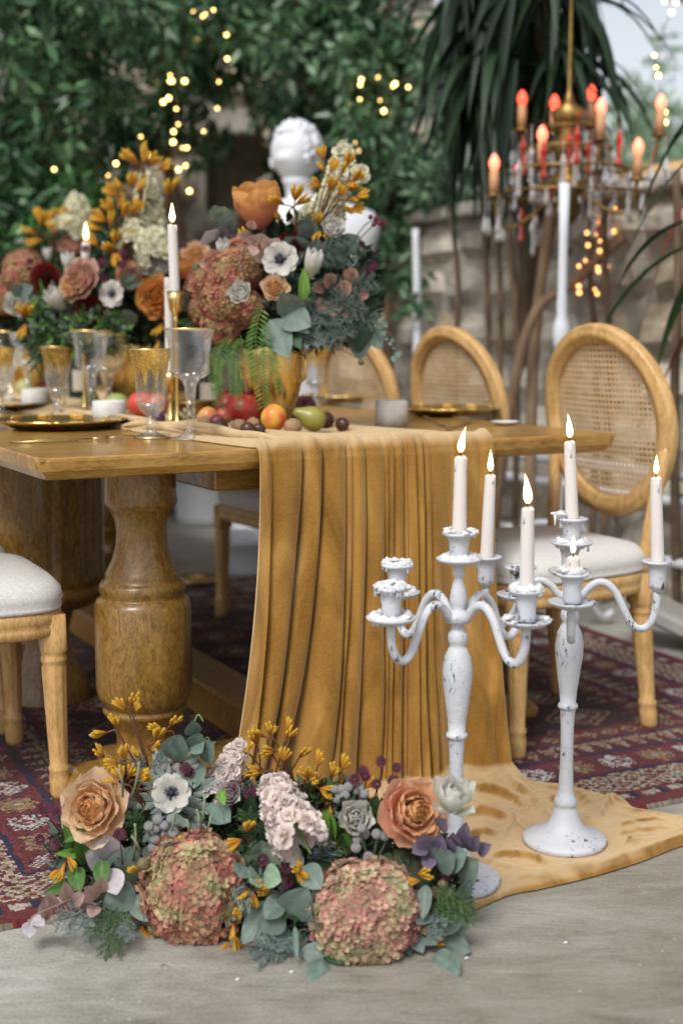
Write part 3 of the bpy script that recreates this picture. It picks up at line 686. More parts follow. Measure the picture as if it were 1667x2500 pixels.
    def mk(co, quads, nm, parent=None, nap=None):
        me = bpy.data.meshes.new(nm); me.from_pydata([tuple(p) for p in co], [], [tuple(int(x) for x in q) for q in quads]); me.materials.append(M['velvet'])
        me.polygons.foreach_set('use_smooth', [True]*len(quads)); na_ = me.attributes.new('Nap', 'FLOAT_VECTOR', 'POINT'); na_.data.foreach_set('vector', np.ascontiguousarray(nap, 'f').ravel()); me.update()
        return link(nm, me, parent)
    tv = np.gradient(W3, axis=0); tv /= np.linalg.norm(tv, axis=2, keepdims=True)+1e-9
    C3 = np.concatenate([G, Z[:, :, None]], -1); tq = np.gradient(C3, axis=1); tq /= np.linalg.norm(tq, axis=2, keepdims=True)+1e-9
    o = mk(co, quads, 'velvet_runner', None, tv.reshape(-1, 3)); tag(o, 'ochre velvet table runner hanging in pleats over the table end', 'cloth')
    md = o.modifiers.new('s', 'SOLIDIFY'); md.thickness = .0016; md.offset = -1
    mk(cp, q2, 'trailing_end', o, tq.reshape(-1, 3))
make_velvet()

# ------------------------------------------------------------ floor candelabras
cand_prof = [(0, 0), (.078, 0), (.081, .003), (.081, .010), (.078, .0135), (.064, .018), (.047, .026), (.034, .038), (.0265, .054), (.0215, .070), (.0195, .0745), (.0215, .077), (.0225, .083), (.021, .090), (.0165, .096),
             (.0145, .108), (.0128, .15), (.0122, .19), (.0126, .23), (.0145, .266), (.015, .2675), (.0185, .269), (.0195, .273), (.0185, .277), (.0152, .279), (.0165, .30), (.0215, .335), (.0262, .372), (.0268, .392),
             (.0235, .415), (.0165, .431), (.0135, .436), (.0165, .441), (.0182, .449), (.0165, .458), (.012, .463), (.0108, .471), (.013, .4755), (.023, .478), (.024, .494), (.013, .498), (.0115, .501), (.0135, .507), (.0152, .518),
             (.0128, .536), (.0085, .552), (.0078, .557), (.0112, .561), (.0118, .566), (.008, .570), (.0075, .574), (.012, .577), (.026, .581), (.038, .5865), (.0405, .590), (.039, .5915), (.028, .587), (.0165, .5855),
             (.0158, .590), (.0162, .606), (.0178, .620), (.021, .628), (.0290, .6315), (.0302, .634), (.0290, .6365), (.019, .6355), (.0145, .630), (0, .628)]
cup_prof = [(0, -.012), (.007, -.012), (.0085, -.004), (.0145, -.001), (.0158, .006), (.0162, .022), (.0178, .036), (.021, .044), (.0290, .0475), (.0302, .050), (.0290, .0525), (.019, .0515), (.0145, .046), (0, .044)]
pan_prof = [(.0085, -.014), (.018, -.013), (.032, -.008), (.0415, -.002), (.0425, .001), (.041, .002), (.030, -.003), (.0155, -.006)]
def chipmod(a, i, r): return 1+.008*noise.noise(Vector((math.cos(a)*2, math.sin(a)*2, i*.7)))
def blob_wax(mb, c, r0, n, drips, seed, zs=.006):
    rr = random.Random(seed); V = []; Fc = []; sg = 40; pr = [(.62, .003), (.70, .0065), (.82, .0075), (.96, .006), (1.06, .002), (1.05, -.003), (.96, -.004)]
    if n > 8:
        for i in range(sg):
            a = 6.2832*i/sg
            for (x, z) in pr:
                w = 1+.16*noise.noise(Vector((math.cos(a)*2.2, math.sin(a)*2.2, seed+x*2))); h = 1+1.1*noise.noise(Vector((math.cos(a)*3, math.sin(a)*3, seed+5+x*3)))
                V.append(Vector(c)+Vector((math.cos(a)*x*r0*w, math.sin(a)*x*r0*w, z*h)))
        m = len(pr)
        for i in range(sg):
            for j in range(m-1): k = (i+1) % sg; Fc.append((i*m+j, i*m+j+1, k*m+j+1, k*m+j))
        mb.add(V, Fc)
        n = n//2+2
    for i in range(n):
        a = rr.uniform(0, 6.283); r = r0*rr.uniform(.72, 1.06); s = rr.uniform(.0045, .0105)
        sphere(mb, Vector(c)+Vector((math.cos(a)*r*.95, math.sin(a)*r*.95, rr.uniform(-.001, zs*.7))), s, 9, 7, sc_=(1, .8, .48), jit=.8)
    for i in range(drips):
        a = rr.uniform(0, 6.283); r = r0*1.03; L_ = rr.uniform(.006, .018); p = Vector(c)+Vector((math.cos(a)*r, math.sin(a)*r, 0))
        tube(mb, [p+Vector((0, 0, .003)), p-Vector((0, 0, L_*.5)), p-Vector((0, 0, L_))], [.0034, .0020, .0024], 6)
def candelabra(loc, rot, label, R_arm, arms, drip_spec, seed):
    t = thing('candelabra', label, 'candelabra', loc, rot, 'white candelabras standing on the floor')
    q = MB(); lathe(q, cand_prof, 40, mod=chipmod); q.build('stem', M['paint'], t)
    k = R_arm/.165
    pth = [(.014, .482), (.024, .490), (.036, .504), (.052, .514), (.070, .512), (.088, .494), (.104, .462), (.118, .438), (.134, .428), (.150, .434), (.161, .454), (.165, .478), (.165, .50)]
    for i, (az, pan) in enumerate(arms):
        a = math.radians(az); d = Vector((math.cos(a), math.sin(a), 0))
        q = MB(); tube(q, spline([d*(r*k)+Vector((0, 0, z+(.004 if i % 2 else 0))) for r, z in pth], 5), .0085, 8, sq=.86)
        arm = q.build('arm', M['paint'], t)
        c = d*(R_arm)+Vector((0, 0, .507))
        q = MB(); lathe(q, cup_prof, 32, M=Matrix.Translation(c), mod=chipmod); q.build('candle_cup', M['paint'], arm)
        if pan: q = MB(); lathe(q, pan_prof, 40, M=Matrix.Translation(c), mod=chipmod); q.build('drip_pan', M['paint'], arm)
    if drip_spec:
        for (c, r0, n, dr) in drip_spec:
            q = MB(); blob_wax(q, c, r0, n, dr, seed+n); o = q.build('wax_drips', M['whitewax'], t); o['kind'] = 'stuff'
    return t
def candle(base, top, r, label, cat='candle', group=None, flame=.045, r_top=None, name='taper_candle', flick=0):
    base = Vector(base); top = Vector(top); t = thing(name, label, cat, base, 0, group); d = top-base; r_top = r_top or r*.9; L_ = d.length
    q = MB(); n = 9; z = d.normalized(); x = z.orthogonal().normalized(); y = z.cross(x); seg = 20; V = []; Fc = []
    zs = [0, .25, .5, .75, .9, .97, .99, 1.0, 1.0, .992, .985]; rs = [1, 1, 1, 1, 1, 1, .99, .93, .80, .5, .0]
    for i in range(len(zs)):
        rr = (r+(r_top-r)*zs[i])*rs[i]
        for j in range(seg):
            a = 2*math.pi*j/seg; jj = 1+.03*noise.noise(Vector((math.cos(a)*1.5, math.sin(a)*1.5, zs[i]*4+base.x*9)))
            V.append(z*(L_*zs[i]+(.002*math.sin(a*2+1) if .9 < zs[i] and rs[i] > .6 else 0))+(x*math.cos(a)+y*math.sin(a))*rr*jj)
    for i in range(len(zs)-1):
        for j in range(seg):
            k = (j+1) % seg; Fc.append((i*seg+j, i*seg+k, i*seg+seg+k, i*seg+seg+j))
    q.add(V, Fc)
    for i in range(2):
        a = R.uniform(0, 6.28); p = d*.98+(x*math.cos(a)+y*math.sin(a))*r_top; l = R.uniform(.01, .03)
        tube(q, [p, p-z*l*.6, p-z*l], [.0018, .0014, .0022], 6)
    q.build('candle_body', M['wax'], t)
    if flame:
        q = MB(); tube(q, [d, d+z*.006, d+z*.010+Vector((.0015, 0, .003))], .0011, 5); q.build('wick', M['wick'], t)
        f = d+Vector((0, 0, .007)); lean = Vector((flick*flame, 0, 0)); fl = flame
        q = MB(); pr = [(.0, 0), (.10, .04), (.155, .16), (.165, .28), (.135, .46), (.085, .68), (.04, .86), (.0, 1.0)]
        V = []; Fc = []; sg = 14
        for i, (rr, zz) in enumerate(pr):
            for j in range(sg): a = 2*math.pi*j/sg; V.append(f+Vector((math.cos(a)*rr*fl*.85, math.sin(a)*rr*fl*.85, zz*fl))+lean*zz*zz)
        for i in range(len(pr)-1):
            for j in range(sg): k = (j+1) % sg; Fc.append((i*sg+j, i*sg+k, i*sg+sg+k, i*sg+sg+j))
        fc = [(.25, .16, .22), (.7, .34, .12), (1, .62, .25), (1, .84, .52), (1, .86, .55), (1, .76, .40), (1, .60, .24), (.9, .45, .14)]
        q.add(V, Fc, 0, [fc[i//sg] for i in range(len(V))]); q.build('flame', M['flame_core'], t)
        ld = bpy.data.lights.new('flame_light', 'POINT'); ld.energy = .02; ld.color = (1, .62, .28); ld.shadow_soft_size = .006; lo = bpy.data.objects.new('flame_light', ld); COL.objects.link(lo); lo.parent = t; lo.location = f+Vector((0, -.016, flame*.55))
    return t
k1 = PZ(1110, 2172); k2 = PZ(1377, 2074); RA = .158
def armpos(k, rot, az, Rr): a = rot+math.radians(az); return Vector((k.x+math.cos(a)*Rr, k.y+math.sin(a)*Rr, 0))
r1 = math.radians(-5); r2 = math.radians(-9)
A1 = [(225, True), (135, True), (315, True), (45, True)]
d1 = []
for az, n, dr in ((225, 34, 12), (135, 22, 12), (315, 16, 5)):
    a = math.radians(az); c = Vector((math.cos(a)*RA, math.sin(a)*RA, .560)); d1.append((c, .026, n, dr)); d1.append((c-Vector((0, 0, .052)), .034, n//2, dr//3))
d1.append((Vector((0, 0, .590)), .032, 9, 3)); d1.append((Vector((0, 0, .638)), .027, 7, 2))
candelabra(Vector((k1.x, k1.y, .0145)), r1, 'white chipped candelabra nearest the floor flowers, wax piled on its left cups', RA, A1, d1, 3)
A2 = [(0, False), (90, True), (180, False), (270, True)]
d2 = [(Vector((-.02, 0, .640)), .018, 7, 4), (Vector((0, 0, .590)), .030, 9, 2), (Vector((-.004, -.160, .562)), .022, 9, 3)]
candelabra(Vector((k2.x, k2.y, .0145)), r2, 'white chipped candelabra standing upright on the pooled velvet, right one of the pair', .159, A2, d2, 9)
RB = .159
GC = 'lit taper candles in the candelabras'
def cdl(base, ptop, Y, lab, **kw):
    dz = base[2]-H; zc = base[1]*CP-dz*SP; bx = CX+F*base[0]/zc
    candle(base, P(bx+ptop[0], ptop[1], Y), .0128, lab, group=GC, r_top=.0105, **kw)
cdl((k1.x, k1.y, .638), (4, 1115), k1.y, 'tall lit candle on the centre cup of the left candelabra', flick=.18)
p = armpos(k1, r1, 315, RA); cdl((p.x, p.y, .562), (3, 1240), p.y, 'lit candle leaning on the right front arm of the left candelabra', flame=.05, flick=-.12)
cdl((k2.x, k2.y, .640), (-6, 1078), k2.y, 'lit candle on the centre cup of the right candelabra, highest flame of the pair', flick=-.1)
p = armpos(k2, r2, 180, .159); cdl((p.x, p.y, .561), (10, 1160), p.y, 'lit candle between the two candelabras, on the left arm of the right one', flame=.042)
p = armpos(k2, r2, 0, .159); cdl((p.x, p.y, .559), (-4, 1166), p.y, 'rightmost lit candle, on the far right candelabra arm', flame=.036)
p = armpos(k2, r2, 270, .159); candle((p.x, p.y, .559), (p.x, p.y, .602), .0135, 'burnt down candle stub with wax shards on the right candelabra', group=GC, flame=.032)
# ------------------------------------------------------------ tableware
ZT = .7603
def goblet(px, py, label, kind, s=1.0, Y=None):
    p = PZ(px, py, ZT+.001) if Y is None else Vector((P(px, py, Y).x, Y, ZT+.001))
    g = thing('goblet', label, 'glass', p, R.uniform(0, 3), 'gold rimmed glass goblets on the table')
    h = .245 if kind == 'tall' else .200
    if kind == 'tall':
        out = [(0, .003), (.0455, .0), (.0465, .0015), (.045, .003), (.030, .008), (.014, .015), (.0095, .022), (.0085, .04), (.0088, .062), (.011, .092), (.0135, .108), (.0125, .116), (.016, .122), (.0150, .128), (.022, .134),
               (.038, .140), (.0435, .148), (.044, .165), (.045, .19), (.0485, .218), (.0575, .2445)]
        inn = [(.0562, .2445), (.0470, .218), (.0430, .19), (.0418, .165), (.0405, .152), (.032, .146), (.0, .143)]
        fac = lambda a, i, r: 1-.03*abs(math.cos(a*5)) if 11 < i < 19 or i in (6, 7, 8, 9) else 1
    else:
        out = [(0, .003), (.0405, .0), (.0415, .0015), (.040, .003), (.026, .008), (.012, .014), (.0095, .020), (.012, .026), (.018, .031), (.012, .036), (.0095, .042), (.012, .05), (.020, .056), (.029, .064), (.0325, .078),
               (.0335, .10), (.0350, .13), (.0385, .165), (.047, .1995)]
        inn = [(.0458, .1995), (.037, .165), (.0335, .13), (.032, .10), (.031, .082), (.025, .068), (.0, .062)]
        fac = lambda a, i, r: 1-.025*abs(math.cos(a*5)) if 11 < i < 17 else 1
    kb = 9 if kind == 'tall' else 11; q = MB(); lathe(q, [(r*s, z*s) for r, z in out[:kb+1]]+[(0, out[kb][1]*s)], 48, mod=fac if kind == 'tall' else None); q.build('stem', M['thinglass'], g)
    q = MB(); lathe(q, [(r*s, z*s) for r, z in out[kb:]], 60, mod=lambda a, i, r: fac(a, i+kb, r)); q.build('bowl', M['thinglass'], g)
    q = MB(); lathe(q, [(0, inn[-1][1]*s*.97)]+[(r*s*.97, z*s) for r, z in inn[::-1][:2]]+[(out[kb+3][0]*s*.96, out[kb+3][1]*s), (out[kb][0]*s*.6, (out[kb][1]+.001)*s), (0, (out[kb][1]+.001)*s)], 40); q.build('thick_base', M['thinglass'], g)
    rt, zt = out[-1]
    q = MB(); lathe(q, [((rt+.0003)*s, (zt-.0035)*s), ((rt+.0012)*s, (zt+.0003)*s), ((rt-.0004)*s, (zt+.0012)*s), ((rt-.0016)*s, (zt-.0005)*s)], 60); q.build('gold_rim', M['gold'], g)
    if kind != 'tall':
        q = MB(); pr = [(.0345, .105), (.0361, .13), (.0379, .150), (.0400, .167), (.0478, .197)]
        V = []; Fc = []; sg = 90
        for j in range(sg):
            a = 2*math.pi*j/sg; low = .105+.05*abs(math.sin(a*5))**.7
            for i in range(6):
                z = low+(.197-low)*i/5; r = np.interp(z, [a_[1] for a_ in pr], [a_[0] for a_ in pr])
                V.append(Vector((r*math.cos(a), r*math.sin(a), z))*s)
        for j in range(sg):
            k = (j+1) % sg
            for i in range(5): Fc.append((j*6+i, k*6+i, k*6+i+1, j*6+i+1))
        q.add(V, Fc); q.build('gold_leaf_band', M['giltfilm'], g)
        q = MB(); lathe(q, [(.0385*s, .0035*s), (.0416*s, .0005*s), (.0421*s, .002*s), (.0405*s, .0038*s)], 48); q.build('foot_rim', M['gold'], g)
    return g
def gilt():
    m = mat('gilt_film', (.80, .52, .14), .3, .85); N = m.node_tree.nodes; L = m.node_tree.links
    tr = N.new('ShaderNodeBsdfTransparent'); tr.inputs[0].default_value = (1, .86, .55, 1); mx = N.new('ShaderNodeMixShader'); tc = N.new('ShaderNodeTexCoord')
    nz = N.new('ShaderNodeTexNoise'); nz.inputs['Scale'].default_value = 160; L.new(tc.outputs['Object'], nz.inputs[0])
    rp = N.new('ShaderNodeMapRange'); rp.inputs[1].default_value = .45; rp.inputs[2].default_value = .58; rp.inputs[3].default_value = .25; rp.inputs[4].default_value = .7; L.new(nz.outputs[0], rp.inputs[0])
    L.new(rp.outputs[0], mx.inputs[0]); L.new(tr.outputs[0], mx.inputs[1]); L.new(N['Principled BSDF'].outputs[0], mx.inputs[2]); L.new(mx.outputs[0], N['Material Output'].inputs[0]); return m
M['giltfilm'] = gilt()
goblet(467, 1072, 'tall clear goblet on the table corner, in front of the gold candle holder', 'tall')
goblet(371, 1069, 'short goblet with gilt bands beside the nearest tall goblet', 'short')
goblet(226, 1022, 'tall clear goblet, left of the pair behind the white votive', 'tall')
goblet(268, 1016, 'tall clear goblet, right of the pair behind the white votive', 'tall', .96)
goblet(143, 1016, 'short gilt goblet between the two white votives at left', 'short')
goblet(28, 1000, 'tall clear goblet at the left picture edge, left one of two', 'tall')
goblet(70, 990, 'tall clear goblet at the left picture edge, right one of two', 'tall')
goblet(3, 1012, 'short gilt goblet cut by the left picture edge', 'short')
goblet(770, 985, 'short gilt goblet behind the gold vase on its right', 'short')
goblet(12, 950, 'far goblet behind the glasses at the left picture edge', 'tall')

def charger(px, py, label, rr=.165):
    p = PZ(px, py, ZT+.0005); g = thing('charger_plate', label, 'plate', p, R.uniform(0, 1), 'gold scalloped charger plates')
    prof = [(0, .004), (.60, .004), (.70, .008), (.76, .012), (.80, .0135), (.97, .022), (1.0, .024), (.99, .0215), (.80, .0105), (.72, .003), (.60, 0), (0, 0)]
    def mod(a, i, r):
        if 3 < i < 9: return 1+.02*(abs(math.sin(a*6))**.5-.5)+.010*math.cos(a*48)*(1 if (a*6/math.pi) % 2 < .7 else 0)
        return 1
    q = MB(); lathe(q, [(r*rr, z) for r, z in prof], 192, mod=mod); q.build('plate_body', M['gold'], g)
    q = MB()
    for i in range(12):
        a = i*math.pi/6
        for k in range(-2, 3):
            b = a+k*.045; sphere(q, (math.cos(b)*rr*.95, math.sin(b)*rr*.95, .0235), .005-.0007*abs(k), 8, 5, sc_=(1.4, 1.4, .7))
    o = q.build('rim_scrolls', M['gold'], g); o['kind'] = 'stuff'
    return g
charger(148, 1045, 'nearest gold charger plate, on the table corner at left')
charger(15, 1000, 'gold charger plate behind the nearest one at left', .16)
charger(1096, 1014, 'gold charger plate right of the white votive, before the second chair', .145)
charger(845, 980, 'gold charger plate behind the pear, below the third chair')

def votive(px, py, h, r, label, tilt=0):
    p = PZ(px, py, ZT+.001); g = thing('votive', label, 'candle', p, 0, 'white marbled votive candles'); q = MB()
    lathe(q, [(0, 0), (r, 0), (r*1.01, h*.5), (r*.99, h*.96), (r*.95, h), (r*.85, h*.995), (r*.7, h*.93), (0, h*.92)], 36, mod=lambda a, i, rr: 1+.012*noise.noise(Vector((math.cos(a)*2, math.sin(a)*2, i))))
    q.build('wax_block', M['marble'], g); return g
M['marble'] = mat('marbled_wax', (.74, .72, .69), .55, col2=(.60, .57, .53), nscale=22, bump=.25, bscale=60, sss=.1)
votive(268, 1034, .060, .044, 'white votive block between the nearest charger and the gilt goblet')
votive(90, 1000, .066, .046, 'white votive block standing behind the second charger at left')
votive(955, 1038, .063, .042, 'greyish white votive alone right of the pear')

def cutlery(a, b, label, name, tines=False, w=.004):
    a = PZ(*a, ZT+.004); b = PZ(*b, ZT+.004); t = thing(name, label, name, a); d = b-a; q = MB(); n = d.normalized(); s = Vector((-n.y, n.x, 0))
    tube(q, [d*0, d*.3, d*.6], [.0022, .0028, .0018], 8); q.build('handle', M['steel'], t)
    q = MB()
    if tines:
        tube(q, [d*.6, d*.75], [.0018, .005], 8)
        for k in (-1.5, -.5, .5, 1.5): tube(q, [d*.74+s*k*.003, d*.85+s*k*.0042+Vector((0, 0, .004)), d+s*k*.004+Vector((0, 0, .002))], [.0014, .0013, .0008], 6)
    else:
        v = []; f = []
        for i in range(9):
            k = i/8; ww = .009*math.sin(min(1, k*1.3+.15)*math.pi*.5)*(1-k**6*.7); c = d*(.6+.4*k); v += [c-s*ww*.35+Vector((0, 0, .0012)), c+s*ww+Vector((0, 0, .0004)), c-s*ww*.35-Vector((0, 0, .001))]
        for i in range(8):
            for m in range(3): f.append((i*3+m, i*3+(m+1) % 3, i*3+3+(m+1) % 3, i*3+3+m))
        q.add(v, f)
    q.build('head', M['steel'], t)
cutlery((62, 1078), (330, 1066), 'gold fork lying along the table edge at left', 'fork', True)
cutlery((22, 1080), (300, 1073), 'gold knife nearest the table edge at left', 'knife')
cutlery((1100, 1047), (1030, 1015), 'gold fork below the right charger plate', 'fork', True)
cutlery((1085, 1050), (1155, 1028), 'gold knife between the right charger and the table edge', 'knife')

def saucer(px, py, r, label):
    p = PZ(px, py, ZT+.0005); q = MB(); lathe(q, [(0, .002), (r*.6, .002), (r, .009), (r*1.01, .0095), (r, .008), (r*.6, 0), (0, 0)], 48)
    tag(q.build('saucer', mat('white_glaze', (.62, .60, .62), .3), None, True, Matrix.Translation(p)), label, 'saucer')
saucer(1232, 1037, .036, 'small pale saucer at the far right of the table top')
# rolled napkins lying beside the fruit
def napkin(pts, r, label):
    sp = spline([PZ(x, y, ZT+.012) for x, y in pts], 10); q = MB(); n = len(sp)
    for kf, (off, rf) in enumerate(((0, 1), (.7, .7), (-.75, .6))): tube(q, [p+Vector((-.3, .9, 0))*(off*r)+Vector((0, 0, -(1-rf)*r*.6+.003*math.sin(i*.35+kf*2))) for i, p in enumerate(sp)], [r*rf*.8*(1+.10*math.sin(i*.5+kf))*min(1, .25+i*.09, .2+(n-1-i)*.06) for i in range(n)], 14, sq=.6)
    o = q.build('napkin', M['napkin']); tag(o, label, 'napkin'); return o
M['napkin'] = mat('sand_velvet', (.50, .34, .16), .85, col2=(.60, .44, .25), nscale=20, sheen=.5, sheen_tint=(1, .85, .6), bump=.3, bscale=300)
napkin([(300, 1040), (380, 1040), (470, 1045), (560, 1056), (640, 1072), (720, 1076)], .022, 'sand coloured cloth roll running from the goblets to the hanging runner')
napkin([(150, 1005), (230, 1016), (310, 1028), (390, 1040), (480, 1052)], .024, 'sand coloured cloth roll behind the nearest white votive')

# ------------------------------------------------------------ fruit, nuts
def vmat(name, rough=.4, **k): return mat(name, (1, 1, 1), rough, vcol=True, **k)
M['fruit'] = vmat('fruit_skin', .32, bump=.05, bscale=200, spec=.5)
def fruit(px, py, r, prof, cA, cB, label, cat, tilt=(0, 0, 1), stalk=.01, crown=False, name=None, Y=None, blush=1.3, zoff=0):
    base = PZ(px, py, ZT+.008+zoff)
    if Y: base = Vector((P(px, py, Y).x, Y, ZT+.004+zoff))
    o = thing(name or cat, label, cat, base)
    Rm = aim(tilt, R.uniform(0, 6)); mx = max(p[0] for p in prof); q = MB(); seg = 26; V = []; Fc = []; Cc = []; cen = Vector((0, 0, r*.95))
    for i, (a_, z_) in enumerate(prof):
        for j in range(seg):
            a = 2*math.pi*j/seg; v = Vector((a_*math.cos(a), a_*math.sin(a), z_))*r; v *= 1+.02*noise.noise(v*30+base*9)
            w = Rm @ v; n = noise.noise(Vector((v.x, v.y, v.z))*18/ (r*14)+base*13)
            k = max(0, min(1, .5+blush*(n+ (w.x/r)*.25+.12*(w.z/r)))); V.append(cen+w); Cc.append(lerp(cA, cB, k))
    for i in range(len(prof)-1):
        for j in range(seg): k = (j+1) % seg; Fc.append((i*seg+j, i*seg+k, i*seg+seg+k, i*seg+seg+j))
    q.add(V, Fc, 0, Cc); q.build('skin', M['fruit'], o)
    top = cen+Rm @ Vector((0, 0, prof[-1][1]*r))
    q = MB()
    if crown:
        for i in range(6):
            a = i*math.pi/3; d = Rm.to_3x3() @ Vector((math.cos(a), math.sin(a), 0)); z = Rm.to_3x3() @ Vector((0, 0, 1))
            q.add([top+d*.006, top+d*.010+z*.018+d.cross(z)*.0, top+d.cross(z)*.006+d*.005], [(0, 1, 2)], 0, cB)
            tube(q, [top-z*.006+d*.007, top+z*.008+d*.009, top+z*.018+d*.013], [.004, .0035, .0008], 5, col=lerp(cA, (.1, .02, .01), .4))
        q.build('crown', M['fruit'], o)
    elif stalk:
        tube(q, [top-(Rm.to_3x3() @ Vector((0, 0, .004))), top+(Rm.to_3x3() @ Vector((.003, 0, stalk)))], [.0015, .0012], 6, col=(.10, .06, .03)); q.build('stalk', M['stem'], o)
    return o
ball = [(0, -.93)]+[(math.sin(t)*1.0, -math.cos(t)*.95) for t in np.linspace(.3, math.pi-.35, 13)]+[(.18, .86), (.0, .80)]
pear = [(0, -.92), (.3, -.97), (.62, -.85), (.88, -.55), (1, -.1), (.95, .3), (.78, .68), (.58, 1.0), (.45, 1.25), (.38, 1.45), (.25, 1.6), (.08, 1.66), (0, 1.66)]
mango = [(0, -1.0), (.35, -.95), (.7, -.72), (.95, -.3), (1, .1), (.9, .5), (.66, .85), (.33, 1.05), (0, 1.1)]
red1, red2 = (.27, .012, .014), (.42, .05, .035)
fruit(596, 1040, .043, ball, red1, red2, 'glossy red pomegranate below the gold vase, largest fruit of the pile', 'pomegranate', (.1, .1, 1), 0, True)
fruit(668, 1052, .031, mango, (.70, .42, .06), (.60, .08, .035), 'orange and red apple mango in front of the pomegranate', 'mango', (.3, -.1, 1), .004)
fruit(764, 1052, .030, pear, (.20, .20, .045), (.30, .27, .06), 'green pear lying on its side at the right of the fruit pile', 'pear', (-1, -.15, .42), .02, blush=.8)
fruit(705, 1030, .036, ball, (.035, .010, .016), (.10, .018, .022), 'dark purple plum between vase foot and pear', 'plum', (0, 0, 1), .006, Y=None)
fruit(508, 1047, .026, mango, (.62, .36, .09), (.55, .13, .06), 'small yellow and red peach at the left end of the fruit pile', 'peach', (.2, 0, 1), .004)
fruit(548, 1035, .022, ball, (.45, .18, .10), (.42, .08, .05), 'small pinkish peach tucked against the pomegranate', 'peach', (0, 0, 1), .004)
fruit(795, 1045, .021, ball, (.03, .012, .012), (.07, .02, .02), 'small dark fig right of the pear tip', 'fig', (0, 0, 1), .006)
fruit(286, 1015, .034, ball, (.26, .34, .10), (.36, .40, .16), 'green apple behind the nearest white votive', 'apple', (0, 0, 1), .012, blush=.6)
fruit(345, 1020, .038, ball, (.55, .06, .04), (.62, .16, .08), 'bright red apple behind the short gilt goblet', 'apple', (0, 0, 1), .012)
fruit(318, 985, .047, ball, (.33, .05, .03), (.42, .13, .05), 'orange red pomegranate at the foot of the middle arrangement', 'pomegranate', (0, .1, 1), 0, True)
fruit(100, 962, .042, ball, (.30, .03, .05), (.30, .06, .09), 'dark pink fruit behind the short goblet at left', 'pomegranate', (0, .1, 1), 0)
fruit(222, 1000, .028, pear, (.30, .32, .09), (.36, .34, .12), 'pale green pear seen between the tall goblet stems', 'pear', (.1, 0, 1), .012)
fruit(62, 965, .033, ball, (.40, .42, .16), (.48, .48, .22), 'yellow green apple behind the far left goblets', 'apple', (0, 0, 1), .012)
fruit(388, 1037, .018, ball, (.05, .02, .05), (.10, .04, .08), 'small blue purple plum under the gilt goblet bowl', 'plum', (0, 0, 1), .004)
fruit(556, 1022, .036, ball, red1, red2, 'dark red pomegranate tucked behind the largest one', 'pomegranate', (-.3, .1, 1), 0, True)
fruit(640, 1030, .032, ball, (.42, .05, .03), (.55, .12, .05), 'red apple between the largest pomegranate and the vase foot', 'apple', (0, 0, 1), .012)
fruit(742, 1024, .034, ball, (.05, .012, .02), (.14, .02, .03), 'deep purple plum behind the green pear', 'plum', (0, 0, 1), .006)
fruit(690, 1018, .030, mango, (.50, .30, .06), (.42, .06, .04), 'dull orange peach at the vase foot behind the mango', 'peach', (.1, 0, 1), .004)
fruit(530, 1050, .020, ball, (.10, .02, .03), (.22, .05, .06), 'small maroon plum among the nuts at left', 'plum', (0, 0, 1), .004)
fruit(380, 1020, .036, ball, (.45, .08, .05), (.5, .2, .1), 'red apple half hidden by the short gilt goblet', 'apple', (0, 0, 1), .012)
def walnut(px, py, r, label, dark=False):
    p = PZ(px, py, ZT+.006); q = MB(); V = []; n0 = 14; seg = 22; f = []; Cc = []
    for i in range(n0+1):
        th = math.pi*i/n0
        for j in range(seg):
            a = 2*math.pi*j/seg; d = Vector((math.sin(th)*math.cos(a), math.sin(th)*math.sin(a), math.cos(th)))
            w = 1+(0 if dark else .10*noise.noise(d*3.4+p*50)+.05*noise.noise(d*8+p*30)+.05*math.exp(-(d.x/.08)**2))
            V.append(Vector((d.x*.92, d.y*1.12, d.z))*r*w+Vector((0, 0, r*.95))); g = .75+.5*abs(noise.noise(d*5+p*20)); Cc.append(tuple(c*g for c in ((.07, .03, .018) if dark else (.36, .22, .12))))
    for i in range(n0):
        for j in range(seg): k = (j+1) % seg; f.append((i*seg+j, i*seg+seg+j, i*seg+seg+k, i*seg+k))
    q.add(V, f, 0, Cc); o = q.build('chestnut' if dark else 'walnut', M['fruit'] if dark else M['berry_v'], None, True, Matrix.Translation(p) @ Matrix.Rotation(R.uniform(0, 6), 4, 'Z'))
    tag(o, label, 'chestnut' if dark else 'walnut', 'nuts scattered before the fruit')
M['berry_v'] = vmat('nut_shell', .75, bump=.5, bscale=160)
walnut(500, 1052, .0175, 'walnut leftmost of the nuts, below the small peach')
walnut(584, 1057, .0165, 'walnut directly below the pomegranate, left one of two')
walnut(618, 1054, .0175, 'walnut directly below the pomegranate, right one of two')
walnut(715, 1060, .0185, 'walnut between the mango and the pear')
walnut(541, 1057, .0165, 'dark shiny chestnut between two walnuts', True)
walnut(605, 1064, .0160, 'dark chestnut lying in front of the two walnuts', True)
walnut(835, 1052, .0165, 'dark chestnut at the right end of the fruit pile', True)
walnut(632, 1062, .0140, 'dark chestnut touching the mango on its left', True)

